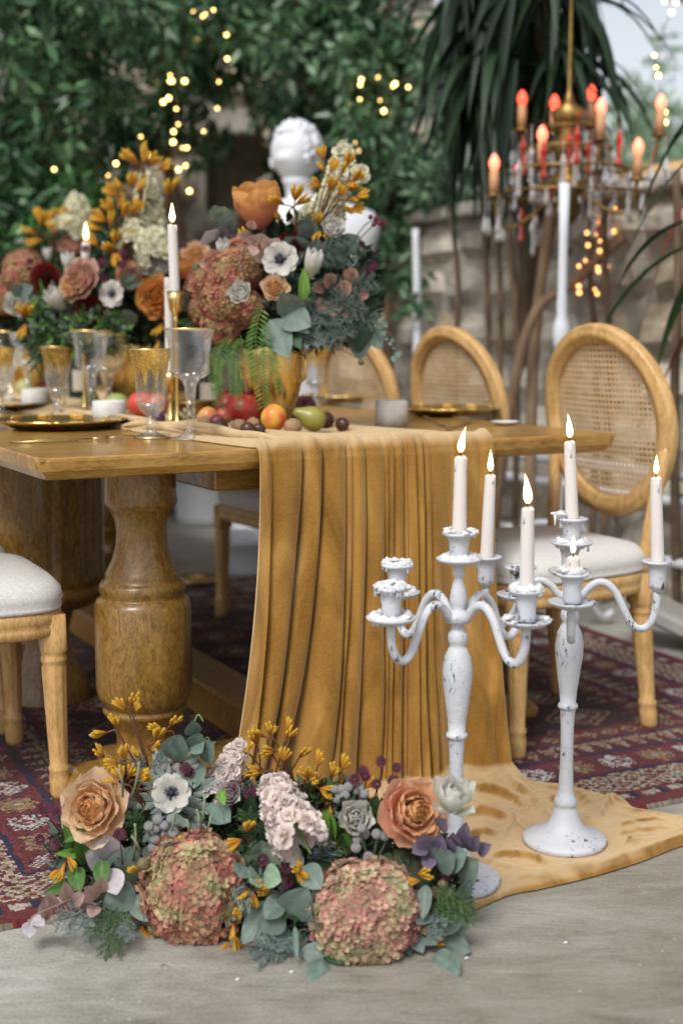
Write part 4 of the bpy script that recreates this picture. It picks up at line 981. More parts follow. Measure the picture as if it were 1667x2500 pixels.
def bottle(px, py, label, h=.27, r=.037):
    p = PZ(px, py, ZT+.001); t = thing('wine_bottle', label, 'bottle', p)
    q = MB(); lathe(q, [(0, 0), (r, 0), (r*1.02, .004), (r*1.02, h*.58), (r*.8, h*.68), (r*.40, h*.76), (r*.36, h*.97), (r*.42, h*.975), (r*.42, h), (0, h)], 32); q.build('glass_body', mat('bottle_glass', (.012, .02, .015), .12), t)
    q = MB(); a0 = -1.1-.9; V = []; Fc = []
    for i in range(13):
        a = a0+1.6*i/12; V += [(math.cos(a)*(r*1.02+.0007), math.sin(a)*(r*1.02+.0007), h*.18), (math.cos(a)*(r*1.02+.0007), math.sin(a)*(r*1.02+.0007), h*.46)]
    for i in range(12): Fc.append((2*i, 2*i+2, 2*i+3, 2*i+1))
    q.add(V, Fc); q.build('paper_label', mat('paper', (.55, .50, .42), .8), t)
bottle(505, 1003, 'dark wine bottle behind the carved bowl, left of the gold vase', .19)
bottle(196, 985, 'dark wine bottle with cream label behind the tall goblets', .25)
def carved_bowl(px, py):
    p = PZ(px, py, ZT+.001); t = thing('carved_bowl', 'antique brass bowl with embossed leaves beside the tall goblet stem', 'bowl', p); h = .062; r = .062
    q = MB(); lathe(q, [(0, .002), (r*.75, 0), (r*.86, .006), (r*.90, h*.5), (r*.98, h*.86), (r*1.02, h*.90), (r*1.02, h), (r*.95, h), (r*.88, h*.5), (0, .01)], 64); q.build('bowl_body', M['brass'], t)
    q = MB()
    for i in range(14):
        a = i*2*math.pi/14
        for k in range(3):
            b = a+(k-1)*.11; zc = h*(.40+.22*(k == 1)); d = Vector((math.cos(b), math.sin(b), 0)); c = d*(r*.91)+Vector((0, 0, zc)); tg = Vector((-d.y, d.x, 0)); up = (Vector((0, 0, 1))+tg*(k-1)*.7).normalized()
            q.add([c-up*.014, c+tg*.006+d*.003, c+up*.016, c-tg*.006+d*.003, c+d*.006], [(0, 1, 4), (1, 2, 4), (2, 3, 4), (3, 0, 4)])
    o = q.build('embossed_leaves', mat('worn_silver', (.42, .38, .28), .4, .9), t); o['kind'] = 'stuff'
carved_bowl(470, 1036)
# taper candles on the table
def holder(px, py, h, label, r=.019):
    p = PZ(px, py, ZT+.001); t = thing('candle_holder', label, 'candle holder', p, 0, 'slim gold candle holders')
    q = MB(); lathe(q, [(0, .006), (.040, .0), (.041, .003), (.022, .009), (.006, .02), (.0045, .06), (.0045, h-.075), (.009, h-.07), (.0045, h-.062), (.007, h-.055), (r*.8, h-.045), (r, h-.02), (r*1.12, h), (r*.98, h-.001), (r*.75, h-.04), (0, h-.045)], 28)
    q.build('holder_body', M['gold'], t); return p
GT = 'white taper candles between the flower arrangements'
p = holder(434, 1052, .335, 'slim gold candle holder behind the tallest taper candle'); 
pc = p
candle((pc.x, pc.y, ZT+.295), P(421, 550, pc.y), .0125, 'tall white lit taper candle standing beside the gold holder', group=GT, flame=.046, r_top=.0115)
pc = PZ(418, 1040, ZT)
candle((pc.x, pc.y, ZT+.10), (pc.x, pc.y, ZT+.375), .0118, 'unlit white taper below the tall lit one, left of the gold holder', group=GT, flame=0)
holder(418, 1040, .14, 'low gold candle holder under the unlit taper')
pc = PZ(208, 1010, ZT); holder(208, 1010, .30, 'gold candle holder hidden in the blooms under the left taper')
candle((pc.x, pc.y, ZT+.29), P(211, 592, pc.y), .0135, 'white lit taper above the peach rose of the middle arrangement', group=GT, flame=.053)
pc = PZ(262, 1000, ZT); holder(262, 1000, .33, 'gold candle holder inside the middle arrangement')
candle((pc.x, pc.y, ZT+.32), P(260, 580, pc.y), .012, 'small lit candle glowing among the yellow blooms', group=GT, flame=.022)
pc = PZ(155, 1000, ZT); holder(155, 1000, .24, 'gold candle holder behind the peach rose at left')
candle((pc.x, pc.y, ZT+.22), P(155, 680, pc.y), .012, 'small flame above the peach rose at left', group=GT, flame=.03)
def tealight(px, py, label):
    p = PZ(px, py, ZT+.001); candle(p, p+Vector((0, 0, .03)), .018, label, group=GT, name='tea_light', flame=.03)
tealight(26, 985, 'small tea light between the goblets at the left picture edge')
# ------------------------------------------------------------ flower meshes (face +Z, about one unit across)
def petal(q, ang, r0, z0, L_, Wp, th0, th1, cup, ruf, cb, ct, na=6, nb=5, point=.0, lift=0, seed=0):
    ca, sa = math.cos(ang), math.sin(ang); rad = Vector((ca, sa, 0)); tg = Vector((-sa, ca, 0)); up = Vector((0, 0, 1))
    p = rad*r0+up*z0; V = []; C = []; Fc = []
    for i in range(na+1):
        a = i/na; th = math.radians(th0+(th1-th0)*a); d = rad*math.cos(th)+up*math.sin(th); n = up*math.cos(th)-rad*math.sin(th)
        if i: p = p+d*(L_/na)
        wd = Wp*.5*((.30+.70*math.sin(a/.62*math.pi/2)) if a < .62 else max(.55, math.sqrt(max(0, 1-((a-.62)/.42)**2.6))))*(1-point*a**2.5)
        for j in range(nb+1):
            b = -1+2*j/nb; rf = ruf*noise.noise(Vector((ang*3+b*2.1, a*3.3, seed*1.7+r0*9)))*a
            tipc = (1-.22*b*b*a)          # rounded outline
            V.append((p-d*(L_*.09*abs(b)**2.6*a)) + tg*(b*wd) + n*(cup*b*b*wd + rf))
            g = .9+.22*noise.noise(Vector((ang+b, a*2, seed+3.3)))
            c = lerp(cb, ct, min(1, a*1.15)); C.append(tuple(x*g for x in c))
    for i in range(na):
        for j in range(nb): k = i*(nb+1)+j; Fc.append((k, k+1, k+nb+2, k+nb+1))
    q.add(V, Fc, 0, C)
MP = {}
def proto(name, fn, mats): 
    q = MB(); fn(q); MP[name] = q.mesh(name.split('/')[0], mats); return MP[name]
def rose(inner, mid, outer, back, seed, openness=1.0):
    def fn(q):
        r = random.Random(seed)
        for i in range(46):            # folded heart
            rr = abs(r.gauss(0, .13)); a = r.uniform(0, 6.28)
            if rr > .30: rr = .3
            petal(q, a, rr, -.10+.06*r.random()-rr*.1, r.uniform(.22, .30), r.uniform(.16, .30), 78+r.uniform(-8, 8), 104+r.uniform(-10, 25), r.uniform(.5, 1.1), .05, lerp(inner, (inner[0]*.5, inner[1]*.4, inner[2]*.3), .5), inner, 4, 4, seed=i)
        for lay, (n, r0, L_, w, t0, t1, cu) in enumerate([(7, .20, .36, .36, 62, 98, .55), (8, .25, .42, .44, 48, 88, .5), (8, .27, .48, .52, 34, 74, .45), (7, .27, .54, .60, 18, 62, .38), (6, .26, .58, .66, 2, 40, .30)]):
            for i in range(n):
                a = 2*math.pi*(i+.5*(lay % 2)+r.uniform(-.15, .15))/n
                k = lay/4; petal(q, a, r0*.55, -.22-.03*lay, L_*r.uniform(.92, 1.06), w, t0*openness+10, t1*openness+r.uniform(-8, 8), cu, .07, lerp(mid, back, k), lerp(mid, outer, k), 7, 6, point=.12, seed=lay*9+i)
        for i in range(5): petal(q, i*1.257+.3, .08, -.27, .34, .12, -30, 30, .2, .02, (.07, .14, .04), (.11, .19, .06), 4, 2, point=.8)
    return fn
proto('rose/peach', rose((.90, .52, .20), (.92, .64, .36), (.94, .72, .50), (.92, .52, .20), 1), M['petal'])
proto('rose/orange', rose((.86, .50, .20), (.90, .55, .28), (.92, .58, .36), (.88, .30, .24), 2), M['petal'])
proto('rose/apricot', rose((.75, .30, .05), (.78, .34, .07), (.80, .38, .10), (.75, .28, .06), 3), M['petal'])
proto('rose/blush', rose((.62, .30, .18), (.72, .40, .28), (.76, .50, .40), (.62, .30, .22), 4), M['petal'])
def lisi(q):
    r = random.Random(8)
    for lay, (n, r0, L_, w, t0, t1) in enumerate([(4, .04, .5, .45, 82, 110), (5, .12, .55, .55, 70, 95), (5, .16, .62, .62, 52, 82), (5, .18, .66, .66, 35, 66)]):
        for i in range(n): petal(q, 6.283*(i+r.random()*.4)/n+lay, r0, -.2, L_, w, t0, t1, .5, .12, (.55, .56, .40), (.80, .78, .74), 7, 6, seed=i+lay*5)
proto('lisianthus', lisi, M['petal'])
def tulip(q):
    for i in range(6): petal(q, i*1.047, .10, -.4, .95, .52, 52 if i % 2 else 60, 100 if i % 2 else 96, .75, .03, (.62, .66, .48), (.84, .82, .78), 9, 6, point=.35, seed=i)
    for i in range(3): petal(q, i*2.09+.5, .04, -.38, .75, .4, 70, 98, .7, .02, (.7, .7, .55), (.82, .80, .75), 7, 4, point=.3)
proto('tulip', tulip, M['petal'])
def tulip_open(q):
    for lay, (n, t0, t1, L_) in enumerate([(4, 78, 112, .62), (5, 64, 104, .70), (5, 48, 96, .74), (4, 22, 66, .62)]):
        for i in range(n): petal(q, 6.283*i/n+lay*.6, .07+.02*lay, -.3, L_, .46, t0, t1, .55, .05, (.66, .68, .50), (.86, .85, .80), 8, 6, point=.3, seed=i+lay*3)
proto('tulip/open', tulip_open, M['petal'])
def orange_tulip(q):
    r = random.Random(31)
    for lay, (n, t0, t1, L_, w) in enumerate([(5, 80, 100, .7, .45), (6, 62, 98, .86, .62), (7, 40, 94, 1.0, .78)]):
        for i in range(n): petal(q, 6.283*(i+r.random()*.3)/n+lay*.6, .08+.03*lay, -.42, L_, w, t0, t1, .38, .12, (.82, .26, .20), (.90, .48, .15), 9, 7, seed=i+lay*3)
proto('rose/tall_orange', orange_tulip, M['petal'])
def dahlia(q):
    for lay in range(9):
        n = 7+lay*2; k = lay/8
        for i in range(n): petal(q, 6.283*(i+.5*(lay % 2))/n, .03+.13*k, .16-.34*k, .20+.20*k, .15, 84-78*k, 100-70*k, .9, .02, (.035, .003, .004), lerp((.16, .012, .010), (.26, .022, .018), k), 4, 3, seed=i)
proto('dahlia', dahlia, M['petal'])
def anemone_petals(q):
    for lay in range(2):
        for i in range(5): petal(q, 6.283*(i+.5*lay)/5+.1, .07, -.02*lay, .45, .42, 28-lay*8, 2-lay*4 if i % 2 else 16, .25, .06, (.50, .50, .44) if lay else (.55, .53, .46), (.80, .78, .72), 7, 6, seed=i+lay*5)
def anemone_heart(q):
    sphere(q, (0, 0, .05), .085, 14, 9, col=(.012, .012, .03), sc_=(1, 1, .75))
    r = random.Random(4)
    for i in range(70):
        a = r.uniform(0, 6.28); rr = r.uniform(.11, .19); z = .03+r.random()*.05; c = (math.cos(a)*rr, math.sin(a)*rr, z)
        tube(q, [(c[0]*.45, c[1]*.45, .01), c], .006, 3, col=(.05, .05, .09)); sphere(q, c, .015, 5, 4, col=(.03, .03, .07) if i % 3 else (.16, .17, .25))
proto('anemone_petals', anemone_petals, M['petal']); proto('flower_heart', anemone_heart, M['stem'])
def astrantia(q):
    r = random.Random(6)
    for i in range(15): petal(q, 6.283*i/15, .08, 0, .42, .15, 22, 50, .4, .02, (.10, .012, .04), (.26, .04, .11), 4, 2, point=.9, seed=i)
    for i in range(60):
        a = i*2.4; rr = .27*math.sqrt(i/60); h_ = .22+.12*r.random()-rr*.3; tube(q, [(math.cos(a)*rr*.6, math.sin(a)*rr*.6, .03), (math.cos(a)*rr, math.sin(a)*rr, h_)], .009, 3, col=((.18, .05, .10), (.45, .28, .32)) if i % 2 else ((.10, .02, .05), (.2, .03, .08)))
        if i % 2: sphere(q, (math.cos(a)*rr, math.sin(a)*rr, h_), .020, 5, 4, col=(.42, .26, .30))
proto('astrantia', astrantia, M['petal'])
def stockfl(base, tip):
    def fn(q):
        r = random.Random(12)
        for i in range(4): petal(q, 1.57*i+r.uniform(-.2, .2), .03, 0, .50, .60, 22, -12, .10, .26, base, tip, 5, 5, seed=i)
        for i in range(5): petal(q, 1.257*i+r.uniform(-.3, .3), .03, .03, .38, .42, 48, 36, .25, .30, base, tip, 4, 5, seed=i+5)
        for i in range(3): petal(q, 2.1*i, .0, .05, .24, .24, 78, 90, .5, .2, lerp(base, (.5, .5, .12), .5), tip, 3, 3, seed=i+9)
    return fn
proto('floret/blush', stockfl((.92, .76, .66), (.94, .84, .80)), M['petal']); proto('floret/cream', stockfl((.80, .78, .42), (.92, .89, .70)), M['petal'])
def paw(q):     # fan of curved furry buds
    r = random.Random(21)
    for i in range(8):
        a = r.uniform(0, 6.28); sp = r.uniform(.1, .75); d = Vector((math.cos(a)*sp, math.sin(a)*sp, 1)).normalized(); L_ = r.uniform(.62, .95); e = d*L_+Vector((0, 0, .12))
        b = (.50, .13, .015); c = (.82, .54, .04)
        tube(q, [(0, 0, 0), d*.2, d*L_*.6+Vector((0, 0, .02)), e*.93, e], [.03, .058, .080, .088, .035], 7, col=(b, c))
        if r.random() < .6:
            for k in range(3): g = Vector((r.uniform(-1, 1), r.uniform(-1, 1), .6)).normalized(); tube(q, [e*.97, e+g*.12], [.028, .008], 4, col=(.62, .55, .08))
proto('kangaroo_paw', paw, M['petal'])
def leafmesh(L_, Wd_, fold, droop, c1, c2, tip=.5, na=11, nb=6, heart=0, vein=.82):
    def fn(q):
        V = []; C = []; Fc = []
        for i in range(na+1):
            a = i/na
            w = Wd_*.5*max(0.0, math.sin(math.pi*a**tip))**.75 if 0 < a < 1 else 0
            if heart and a < .18: w = max(w, Wd_*.5*heart*math.sin(a/.18*1.57))
            for j in range(nb+1):
                b = -1+2*j/nb; V.append((b*w, L_*a, -droop*a*a+fold*abs(b)*w+.010*math.sin(a*11+b*3)))
                gg = (1+.10*math.sin((a*9-abs(b)*2.4)*5))*(1.16 if abs(b) > .95 else 1)*(.82 if noise.noise(Vector((a*9, b*5, Wd_*31))) > .42 else 1)
                C.append(tuple(x*(vein if (abs(b) < .1) else gg) for x in lerp(c1, c2, .5+.5*noise.noise(Vector((a*3, b*2, L_*7+Wd_))))))
        for i in range(na):
            for j in range(nb): k = i*(nb+1)+j; Fc.append((k, k+1, k+nb+2, k+nb+1))
        q.add(V, Fc, 0, C)
    return fn
eu1, eu2 = (.105, .155, .13), (.19, .245, .21)
proto('leaf/euca', leafmesh(1, .86, .12, .16, eu1, eu2, .80, heart=.5, vein=1.25), M['leaf'])
proto('leaf/euca2', leafmesh(1, .74, -.10, .25, (.12, .185, .15), (.21, .28, .235), .78, heart=.35, vein=1.3), M['leaf'])
proto('leaf/eucaslim', leafmesh(1, .58, .15, .1, (.10, .16, .13), (.18, .25, .21), .80, vein=1.2), M['leaf'])
proto('leaf/lilac', leafmesh(1, .8, .1, .1, (.42, .38, .42), (.58, .54, .56), .8, vein=1.1), M['leaf'])
proto('leaf/plum', leafmesh(1, .8, .15, .1, (.13, .10, .16), (.24, .20, .28), .8, vein=1.1), M['leaf'])
proto('leaf/blushleaf', leafmesh(1, .62, .15, .1, (.42, .26, .22), (.52, .36, .32), .8), M['leaf'])
proto('leaf/green', leafmesh(1, .46, .3, .3, (.035, .10, .018), (.08, .17, .03), .72, vein=1.5), M['leaf'])
proto('leaf/bright', leafmesh(1, .42, .3, .15, (.10, .24, .03), (.20, .36, .07), .72, vein=1.3), M['leaf'])
proto('leaf/dark', leafmesh(1, .48, .25, .25, (.015, .045, .02), (.035, .08, .035), .72, vein=1.4), M['leaf'])
proto('leaf/brown', leafmesh(1, .95, .1, .12, (.22, .11, .075), (.36, .20, .15), .85, heart=.3, vein=.8), M['leaf'])
proto('leaf/mint', leafmesh(1, .85, .12, .12, (.20, .30, .20), (.32, .42, .30), .82, heart=.4, vein=1.2), M['leaf'])
def miller(q):     # deeply cut grey leaves in a ruff
    r = random.Random(3)
    for i in range(9):
        a = 6.283*i/9+r.uniform(-.2, .2)
        for k in range(7):
            t = k/6; base = .15+.5*t; da = (.55-.35*t)*(1 if k % 2 else -1)*(1 if k < 6 else 0)
            rd = Vector((math.cos(a), math.sin(a), 0)); p = rd*base*.8; d = Vector((math.cos(a+da), math.sin(a+da), .15*math.sin(i*2)))
            n = Vector((0, 0, 1)); s = d.cross(n).normalized()*.05; L_ = .30
            q.add([p-s*.5, p+s*.5, p+d*L_*.6+s*1.1, p+d*L_+n*.03, p+d*L_*.6-s*1.1, p+d*L_*.4+n*.03], [(0, 1, 2, 5), (5, 2, 3), (5, 3, 4), (0, 5, 4)], 0, lerp((.15, .19, .17), (.28, .33, .30), r.random()))
        tube(q, [(0, 0, 0), (math.cos(a)*.5, math.sin(a)*.5, .02)], .02, 4, col=(.2, .25, .2))
proto('ruff_leaves', miller, M['leaf'])
def spray(c1, c2, seed, dense=1.0, wide=.55):
    def fn(q):     # feathery conifer sprig along +Y
        r = random.Random(seed)
        def br(p, d, L_, lev):
            n = 5 if lev < 2 else 3; pts = [p]; cur = Vector(p); dd = Vector(d)
            for i in range(n): dd = (dd+Vector((r.uniform(-.1, .1), r.uniform(-.1, .1), r.uniform(-.12, .08)))).normalized(); cur = cur+dd*L_/n; pts.append(cur.copy())
            rad = (.014, .010, .009)[lev]; tube(q, pts, [rad]*(len(pts)-1)+[rad*.4], 3, col=lerp(c1, c2, r.random()), cap=False)
            if lev < 2:
                m = int((13 if lev == 0 else 8)*dense)
                for i in range(m):
                    t = (i+.6)/m; k = min(n-1, int(t*n)); q_ = pts[k].lerp(pts[k+1], t*n-k); sg = 1 if i % 2 else -1
                    nd = (Vector(d).normalized()*.75+Vector((d[1], -d[0], 0)).normalized()*sg*wide*r.uniform(.8, 1.5)+Vector((0, 0, r.uniform(-.35, .35)))).normalized()
                    br(q_, nd, L_*(.42 if lev == 0 else .45)*(1-.45*t)*r.uniform(.7, 1.2), lev+1)
        br(Vector((0, 0, 0)), Vector((0, 1, 0)), 1.0, 0)
    return fn
proto('conifer_sprig/blue', spray((.13, .19, .17), (.28, .35, .32), 5, 1.1), M['leaf']); proto('conifer_sprig/green', spray((.05, .12, .04), (.11, .20, .07), 6, 1.2, .4), M['leaf'])
proto('conifer_sprig/fine', spray((.07, .11, .09), (.17, .23, .19), 7, 1.4, .8), M['leaf'])
def pepper(q):    # drooping feather leaf along +Y with narrow leaflets
    r = random.Random(2); pts = []; 
    for i in range(25): pts.append(Vector((.05*math.sin(i*.2), i/24, 0)))
    tube(q, pts, .005, 4, col=(.14, .22, .05))
    for i in range(1, 24):
        for sg in (-1, 1):
            p = pts[i]; L_ = .13*(1-.5*abs(i/24-.4)); d = Vector((sg, .65, r.uniform(-.5, .3))).normalized(); s = Vector((-d.y, d.x, 0))*.011; c = lerp((.06, .15, .03), (.16, .30, .06), r.random())
            q.add([p, p+d*L_*.45+s, p+d*L_, p+d*L_*.45-s], [(0, 1, 2, 3)], 0, c)
proto('pepper_frond', pepper, M['leaf'])
def hydr(seed, cA, cB, cC, fl=.150, n=1150):
    def fn(q):
        r = random.Random(seed)
        sphere(q, (0, 0, 0), .40, 14, 10, col=(.05, .06, .02))
        for i in range(n):
            if r.random() < .10: continue
            z = 1-2*(i+.5)/n; a = i*2.39996; rr = math.sqrt(1-z*z); d = Vector((rr*math.cos(a), rr*math.sin(a), z))
            lump = 1+.18*noise.noise(d*2.2+Vector((seed, 0, 0)))+.05*r.uniform(-1, 1); p = d*.47*lump
            mix = .5+.9*noise.noise(d*2.2+Vector((0, seed*3.1, 0)))+.25*r.uniform(-1, 1); mix = max(0, min(1, mix)); c = lerp(cA, cB, mix)
            nd = (d+Vector((r.uniform(-1, 1), r.uniform(-1, 1), r.uniform(-1, 1)))*.35).normalized(); Rm = nd.to_track_quat('Z', 'Y').to_matrix() @ Matrix.Rotation(r.uniform(0, 6), 3, 'Z'); f = fl*r.uniform(.34, .52); gf = r.uniform(.6, 1.2)
            for k in range(4):
                b = k*math.pi/2+r.uniform(-.2, .2); e1 = Rm @ Vector((math.cos(b), math.sin(b), 0)); e2 = Rm @ Vector((-math.sin(b), math.cos(b), 0)); up = nd*r.uniform(.05, .75)
                edge = lerp(c, cC, min(1, max(.1, .25+.75*r.random()+.5*(mix-.5)))); g = gf*r.uniform(.85, 1.15)
                q.add([p, p+(e1*.45+e2*.42+up*.35)*f, p+(e1*1.0+e2*.38+up*.75)*f, p+(e1*1.05-e2*.38+up*.8)*f, p+(e1*.45-e2*.42+up*.3)*f, p+(e1*.62+up*.18)*f], [(0, 5, 1), (1, 5, 2), (2, 5, 3), (3, 5, 4), (4, 5, 0)], 0,
                      [tuple(x*.4 for x in c), tuple(x*g for x in lerp(c, edge, .6)), tuple(x*g for x in edge), tuple(x*g for x in edge), tuple(x*g for x in lerp(c, edge, .6)), tuple(x*g*1.1 for x in c)])
    return fn
pinkg = ((.52, .56, .27), (.60, .36, .22), (.62, .15, .17))
proto('hydrangea_head/a', hydr(1, *pinkg), M['petal']); proto('hydrangea_head/b', hydr(2, (.56, .60, .32), (.60, .46, .30), (.66, .16, .22)), M['petal'])
proto('hydrangea_head/c', hydr(3, (.46, .44, .18), (.58, .24, .14), (.62, .17, .17), n=950), M['petal'])
q = MB(); sphere(q, (0, 0, 0), .5, 18, 12); MP['brunia_ball'] = q.mesh('brunia_ball', M['berry'])
q = MB(); sphere(q, (0, 0, 0), .5, 14, 10, col=(.16, .13, .06), jit=.35); MP['seed_pod'] = q.mesh('seed_pod', M['stem'])
q = MB(); sphere(q, (0, 0, 0), .5, 12, 8, col=(.12, .012, .03)); MP['berry'] = q.mesh('berry', M['fruit'])

class Arr:                              # an arrangement: flowers and leaves are its parts
    def __init__(s, label, loc, group=None):
        s.o = thing('flower_arrangement', label, 'flowers', loc, 0, group); s.loc = Vector(loc); s.n = 0
        s.st = MB()
    def put(s, key, pos, size, face=(0, -1, .3), roll=None, parent=None, label=None):
        roll = R.uniform(0, 6.28) if roll is None else roll
        sz = size if isinstance(size, (tuple, list)) else (size, size, size)
        Mx = Matrix.Translation(Vector(pos)-s.loc) @ aim(face, roll) @ Matrix.Diagonal((*sz, 1))
        o = link(key.split('/')[0], MP[key], s.o, Mx)
        if label: o['label'] = label
        return o
    dy = 0.0
    def at(s, px, py, Y, lo=.008):
        p = P(px, py, Y+s.dy)
        return PZ(px, py, lo) if p.z < lo else p
    def px(s, key, px, py, Y, dpx, face=(0, -1, .3), roll=None, label=None):
        sq = dpx if isinstance(dpx, tuple) else (dpx, dpx, dpx); dpx = sq[0]
        return s.put(key, s.at(px, py, Y, .3*dpx*Y/F), tuple(v*Y/F for v in sq), face, roll, label=label)
    def anemone(s, px, py, Y, dpx, face=(0, -1, .3)):
        r = R.uniform(0, 6); o = s.px('anemone_petals', px, py, Y, dpx, face, r); h = link('flower_heart', MP['flower_heart'], o); return o
    def leafto(s, key, base, tip, roll=0, wide=1.0):
        # leaf from base to tip (two pixel points with depth)
        a = s.at(*base); b = s.at(*tip); y = (b-a); L_ = y.length; y.normalize(); cam_ = (Vector((0, 0, H))-a).normalized()
        z = (cam_-y*cam_.dot(y)).normalized(); z = Matrix.Rotation(roll, 3, y) @ z; x = y.cross(z)
        Mx = Matrix((( x.x*L_*wide, y.x*L_, z.x*L_, a.x-s.loc.x), (x.y*L_*wide, y.y*L_, z.y*L_, a.y-s.loc.y), (x.z*L_*wide, y.z*L_, z.z*L_, a.z-s.loc.z), (0, 0, 0, 1)))
        return link(key.split('/')[0], MP[key], s.o, Mx)
    def stem(s, pts, r=.0016, col=((.10, .05, .02), (.16, .07, .03))):
        tube(s.st, [Vector(p)-s.loc for p in spline(pts, 5)], r, 5, col=col)
    def finish(s):
        if s.st.V: o = s.st.build('flower_stems', M['stem'], s.o); o['kind'] = 'stuff'
    def spike(s, key, p0, p1, n, r, size, Y0, Y1):
        a = s.at(p0[0], p0[1], Y0); b = s.at(p1[0], p1[1], Y1); d = (b-a); ax = d.normalized(); x = ax.orthogonal().normalized(); y = ax.cross(x)
        q = MB(); src = MP[key]; vs = np.array([v.co[:] for v in src.vertices]); fs = [tuple(p.vertices) for p in src.polygons]; cs = np.zeros(len(vs)*4, 'f'); src.color_attributes['Col'].data.foreach_get('color', cs); cs = cs.reshape(-1, 4)[:, :3]
        for i in range(n):
            t = (i+.5)/n; an = i*2.4+R.uniform(-.3, .3); rr = r*(1-.45*t)*math.sin(min(1, (1-t)*3+.35)*1.57); dr = x*math.cos(an)+y*math.sin(an)
            c = a+d*t+dr*rr-s.loc; fc = (dr+ax*(.25+.5*t)+Vector((0, -.25, 0))).normalized(); sz = size*(1-.35*t)*R.uniform(.85, 1.15)
            Mx = np.array((Matrix.Translation(c) @ aim(fc, R.uniform(0, 6)) @ Matrix.Scale(sz, 4))); w = vs @ Mx[:3, :3].T + Mx[:3, 3]; g = R.uniform(.88, 1.08)
            q.add(w.tolist(), fs, 0, [tuple(z) for z in (cs*g).tolist()])
        o = q.build('stock_flower', M['petal'], s.o); o['kind'] = 'stuff'; s.stem([a-d*.3+Vector((0, .04, 0)), a+Vector((0, .03, 0)), b], .003, ((.12, .2, .06), (.2, .3, .1))); return o
    def paws(s, lst, Y, size=30, join=None):
        for (x, y, dx, dy) in lst:
            yy = Y+R.uniform(-.015, .015); p = s.at(x, y, yy); s.put('kangaroo_paw', p, size*yy/F*1.22, (dx, -.35, dy))
            if join: j = s.at(join[0], join[1], Y+.03); m = p.lerp(j, .45)-Vector((dx*.012, 0, 0)); s.stem([p, p-Vector((dx, -.1, dy)).normalized()*.02, m, j])
    def fill(s, ells, n, smin, smax, cols, name='foliage', shell=.55, slim=.45):
        V, Fc, Cc = leafcloud(ells, n, smin, smax, cols, shell, slim); V = V-np.array(s.loc); o = cloudmesh(name, V, Fc, Cc, s.o); o['kind'] = 'stuff'; return o
def leafcloud(ells, n, smin, smax, cols, shell=.5, slim=.45, droop=0.0):
    vol = np.array([max(e[3]*e[4]+e[3]*e[5]+e[4]*e[5], 1e-6) for e in ells]); w = NR.choice(len(ells), n, p=vol/vol.sum()); E = np.array(ells, float)[w]
    d = NR.normal(size=(n, 3)); d /= np.linalg.norm(d, axis=1)[:, None]; rad = (shell+(1-shell)*NR.rand(n))[:, None]; c = E[:, :3]+d*E[:, 3:6]*rad
    a = d*.7+NR.normal(size=(n, 3))*.6; a[:, 2] -= droop; a /= np.linalg.norm(a, axis=1)[:, None]; b = np.cross(a, NR.normal(size=(n, 3))); b /= np.linalg.norm(b, axis=1)[:, None]; nn = np.cross(a, b)
    L_ = (smin+(smax-smin)*NR.rand(n))[:, None]; wd = L_*slim*.5
    v = np.stack([c, c+a*L_*.4+b*wd+nn*wd*.35, c+a*L_*1.0-nn*wd*.2, c+a*L_*.4-b*wd+nn*wd*.35], 1).reshape(-1, 3)
    ci = NR.randint(0, len(cols), n); base = np.array(cols)[ci]*(.7+.6*NR.rand(n, 1)); C_ = np.repeat(base, 4, axis=0)
    i = np.arange(n)*4; f = np.concatenate([np.stack([i, i+1, i+2], 1), np.stack([i, i+2, i+3], 1)])
    return v, f, C_
def cloudmesh(name, V, f, C_, parent=None, mat_=None):
    me = bpy.data.meshes.new(name); me.vertices.add(len(V)); me.vertices.foreach_set('co', V.astype('f').ravel()); me.loops.add(f.size); me.loops.foreach_set('vertex_index', f.astype('i').ravel())
    me.polygons.add(len(f)); me.polygons.foreach_set('loop_start', (np.arange(len(f))*3).astype('i')); a = me.color_attributes.new('Col', 'FLOAT_COLOR', 'POINT'); me.update(calc_edges=True)
    c = np.ones((len(V), 4), 'f'); c[:, :3] = C_; me.color_attributes['Col'].data.foreach_set('color', c.ravel()); me.materials.append(mat_ or M['leaf']); return link(name, me, parent)
DG = [(.012, .035, .012), (.02, .055, .018), (.03, .075, .02), (.045, .08, .045), (.02, .04, .03)]
GG = [(.10, .14, .11), (.06, .10, .07), (.14, .19, .16), (.03, .07, .03)]
# ------------------------------------------------------------ arrangement on the floor
A = Arr('long low floor arrangement of hydrangeas, roses and eucalyptus before the table', PZ(640, 2290))
A.dy = -.22
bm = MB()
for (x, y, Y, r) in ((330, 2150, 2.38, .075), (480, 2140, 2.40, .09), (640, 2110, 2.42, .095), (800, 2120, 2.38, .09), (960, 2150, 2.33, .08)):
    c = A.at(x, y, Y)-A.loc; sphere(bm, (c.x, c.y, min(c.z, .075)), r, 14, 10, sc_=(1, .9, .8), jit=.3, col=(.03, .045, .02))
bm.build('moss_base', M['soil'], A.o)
def E(x, y, Y, rx, ry, rz): c = A.at(x, y, Y); return (c.x, c.y, c.z, rx, ry, rz)
A.fill([E(300, 2080, 2.42, .10, .07, .07), E(430, 2020, 2.45, .11, .08, .09), E(600, 2040, 2.45, .12, .09, .10), E(760, 2040, 2.42, .12, .08, .10), E(930, 2080, 2.38, .11, .08, .09), E(1040, 2130, 2.36, .06, .06, .06), E(560, 2200, 2.33, .16, .05, .06), E(860, 2230, 2.28, .14, .05, .05)], 5200, .016, .036, DG+[(.05, .11, .03), (.10, .10, .09)])
A.fill([E(200, 2060, 2.42, .06, .05, .05), E(640, 2150, 2.36, .08, .06, .06), E(1080, 2160, 2.33, .05, .05, .04)], 900, .012, .028, GG)
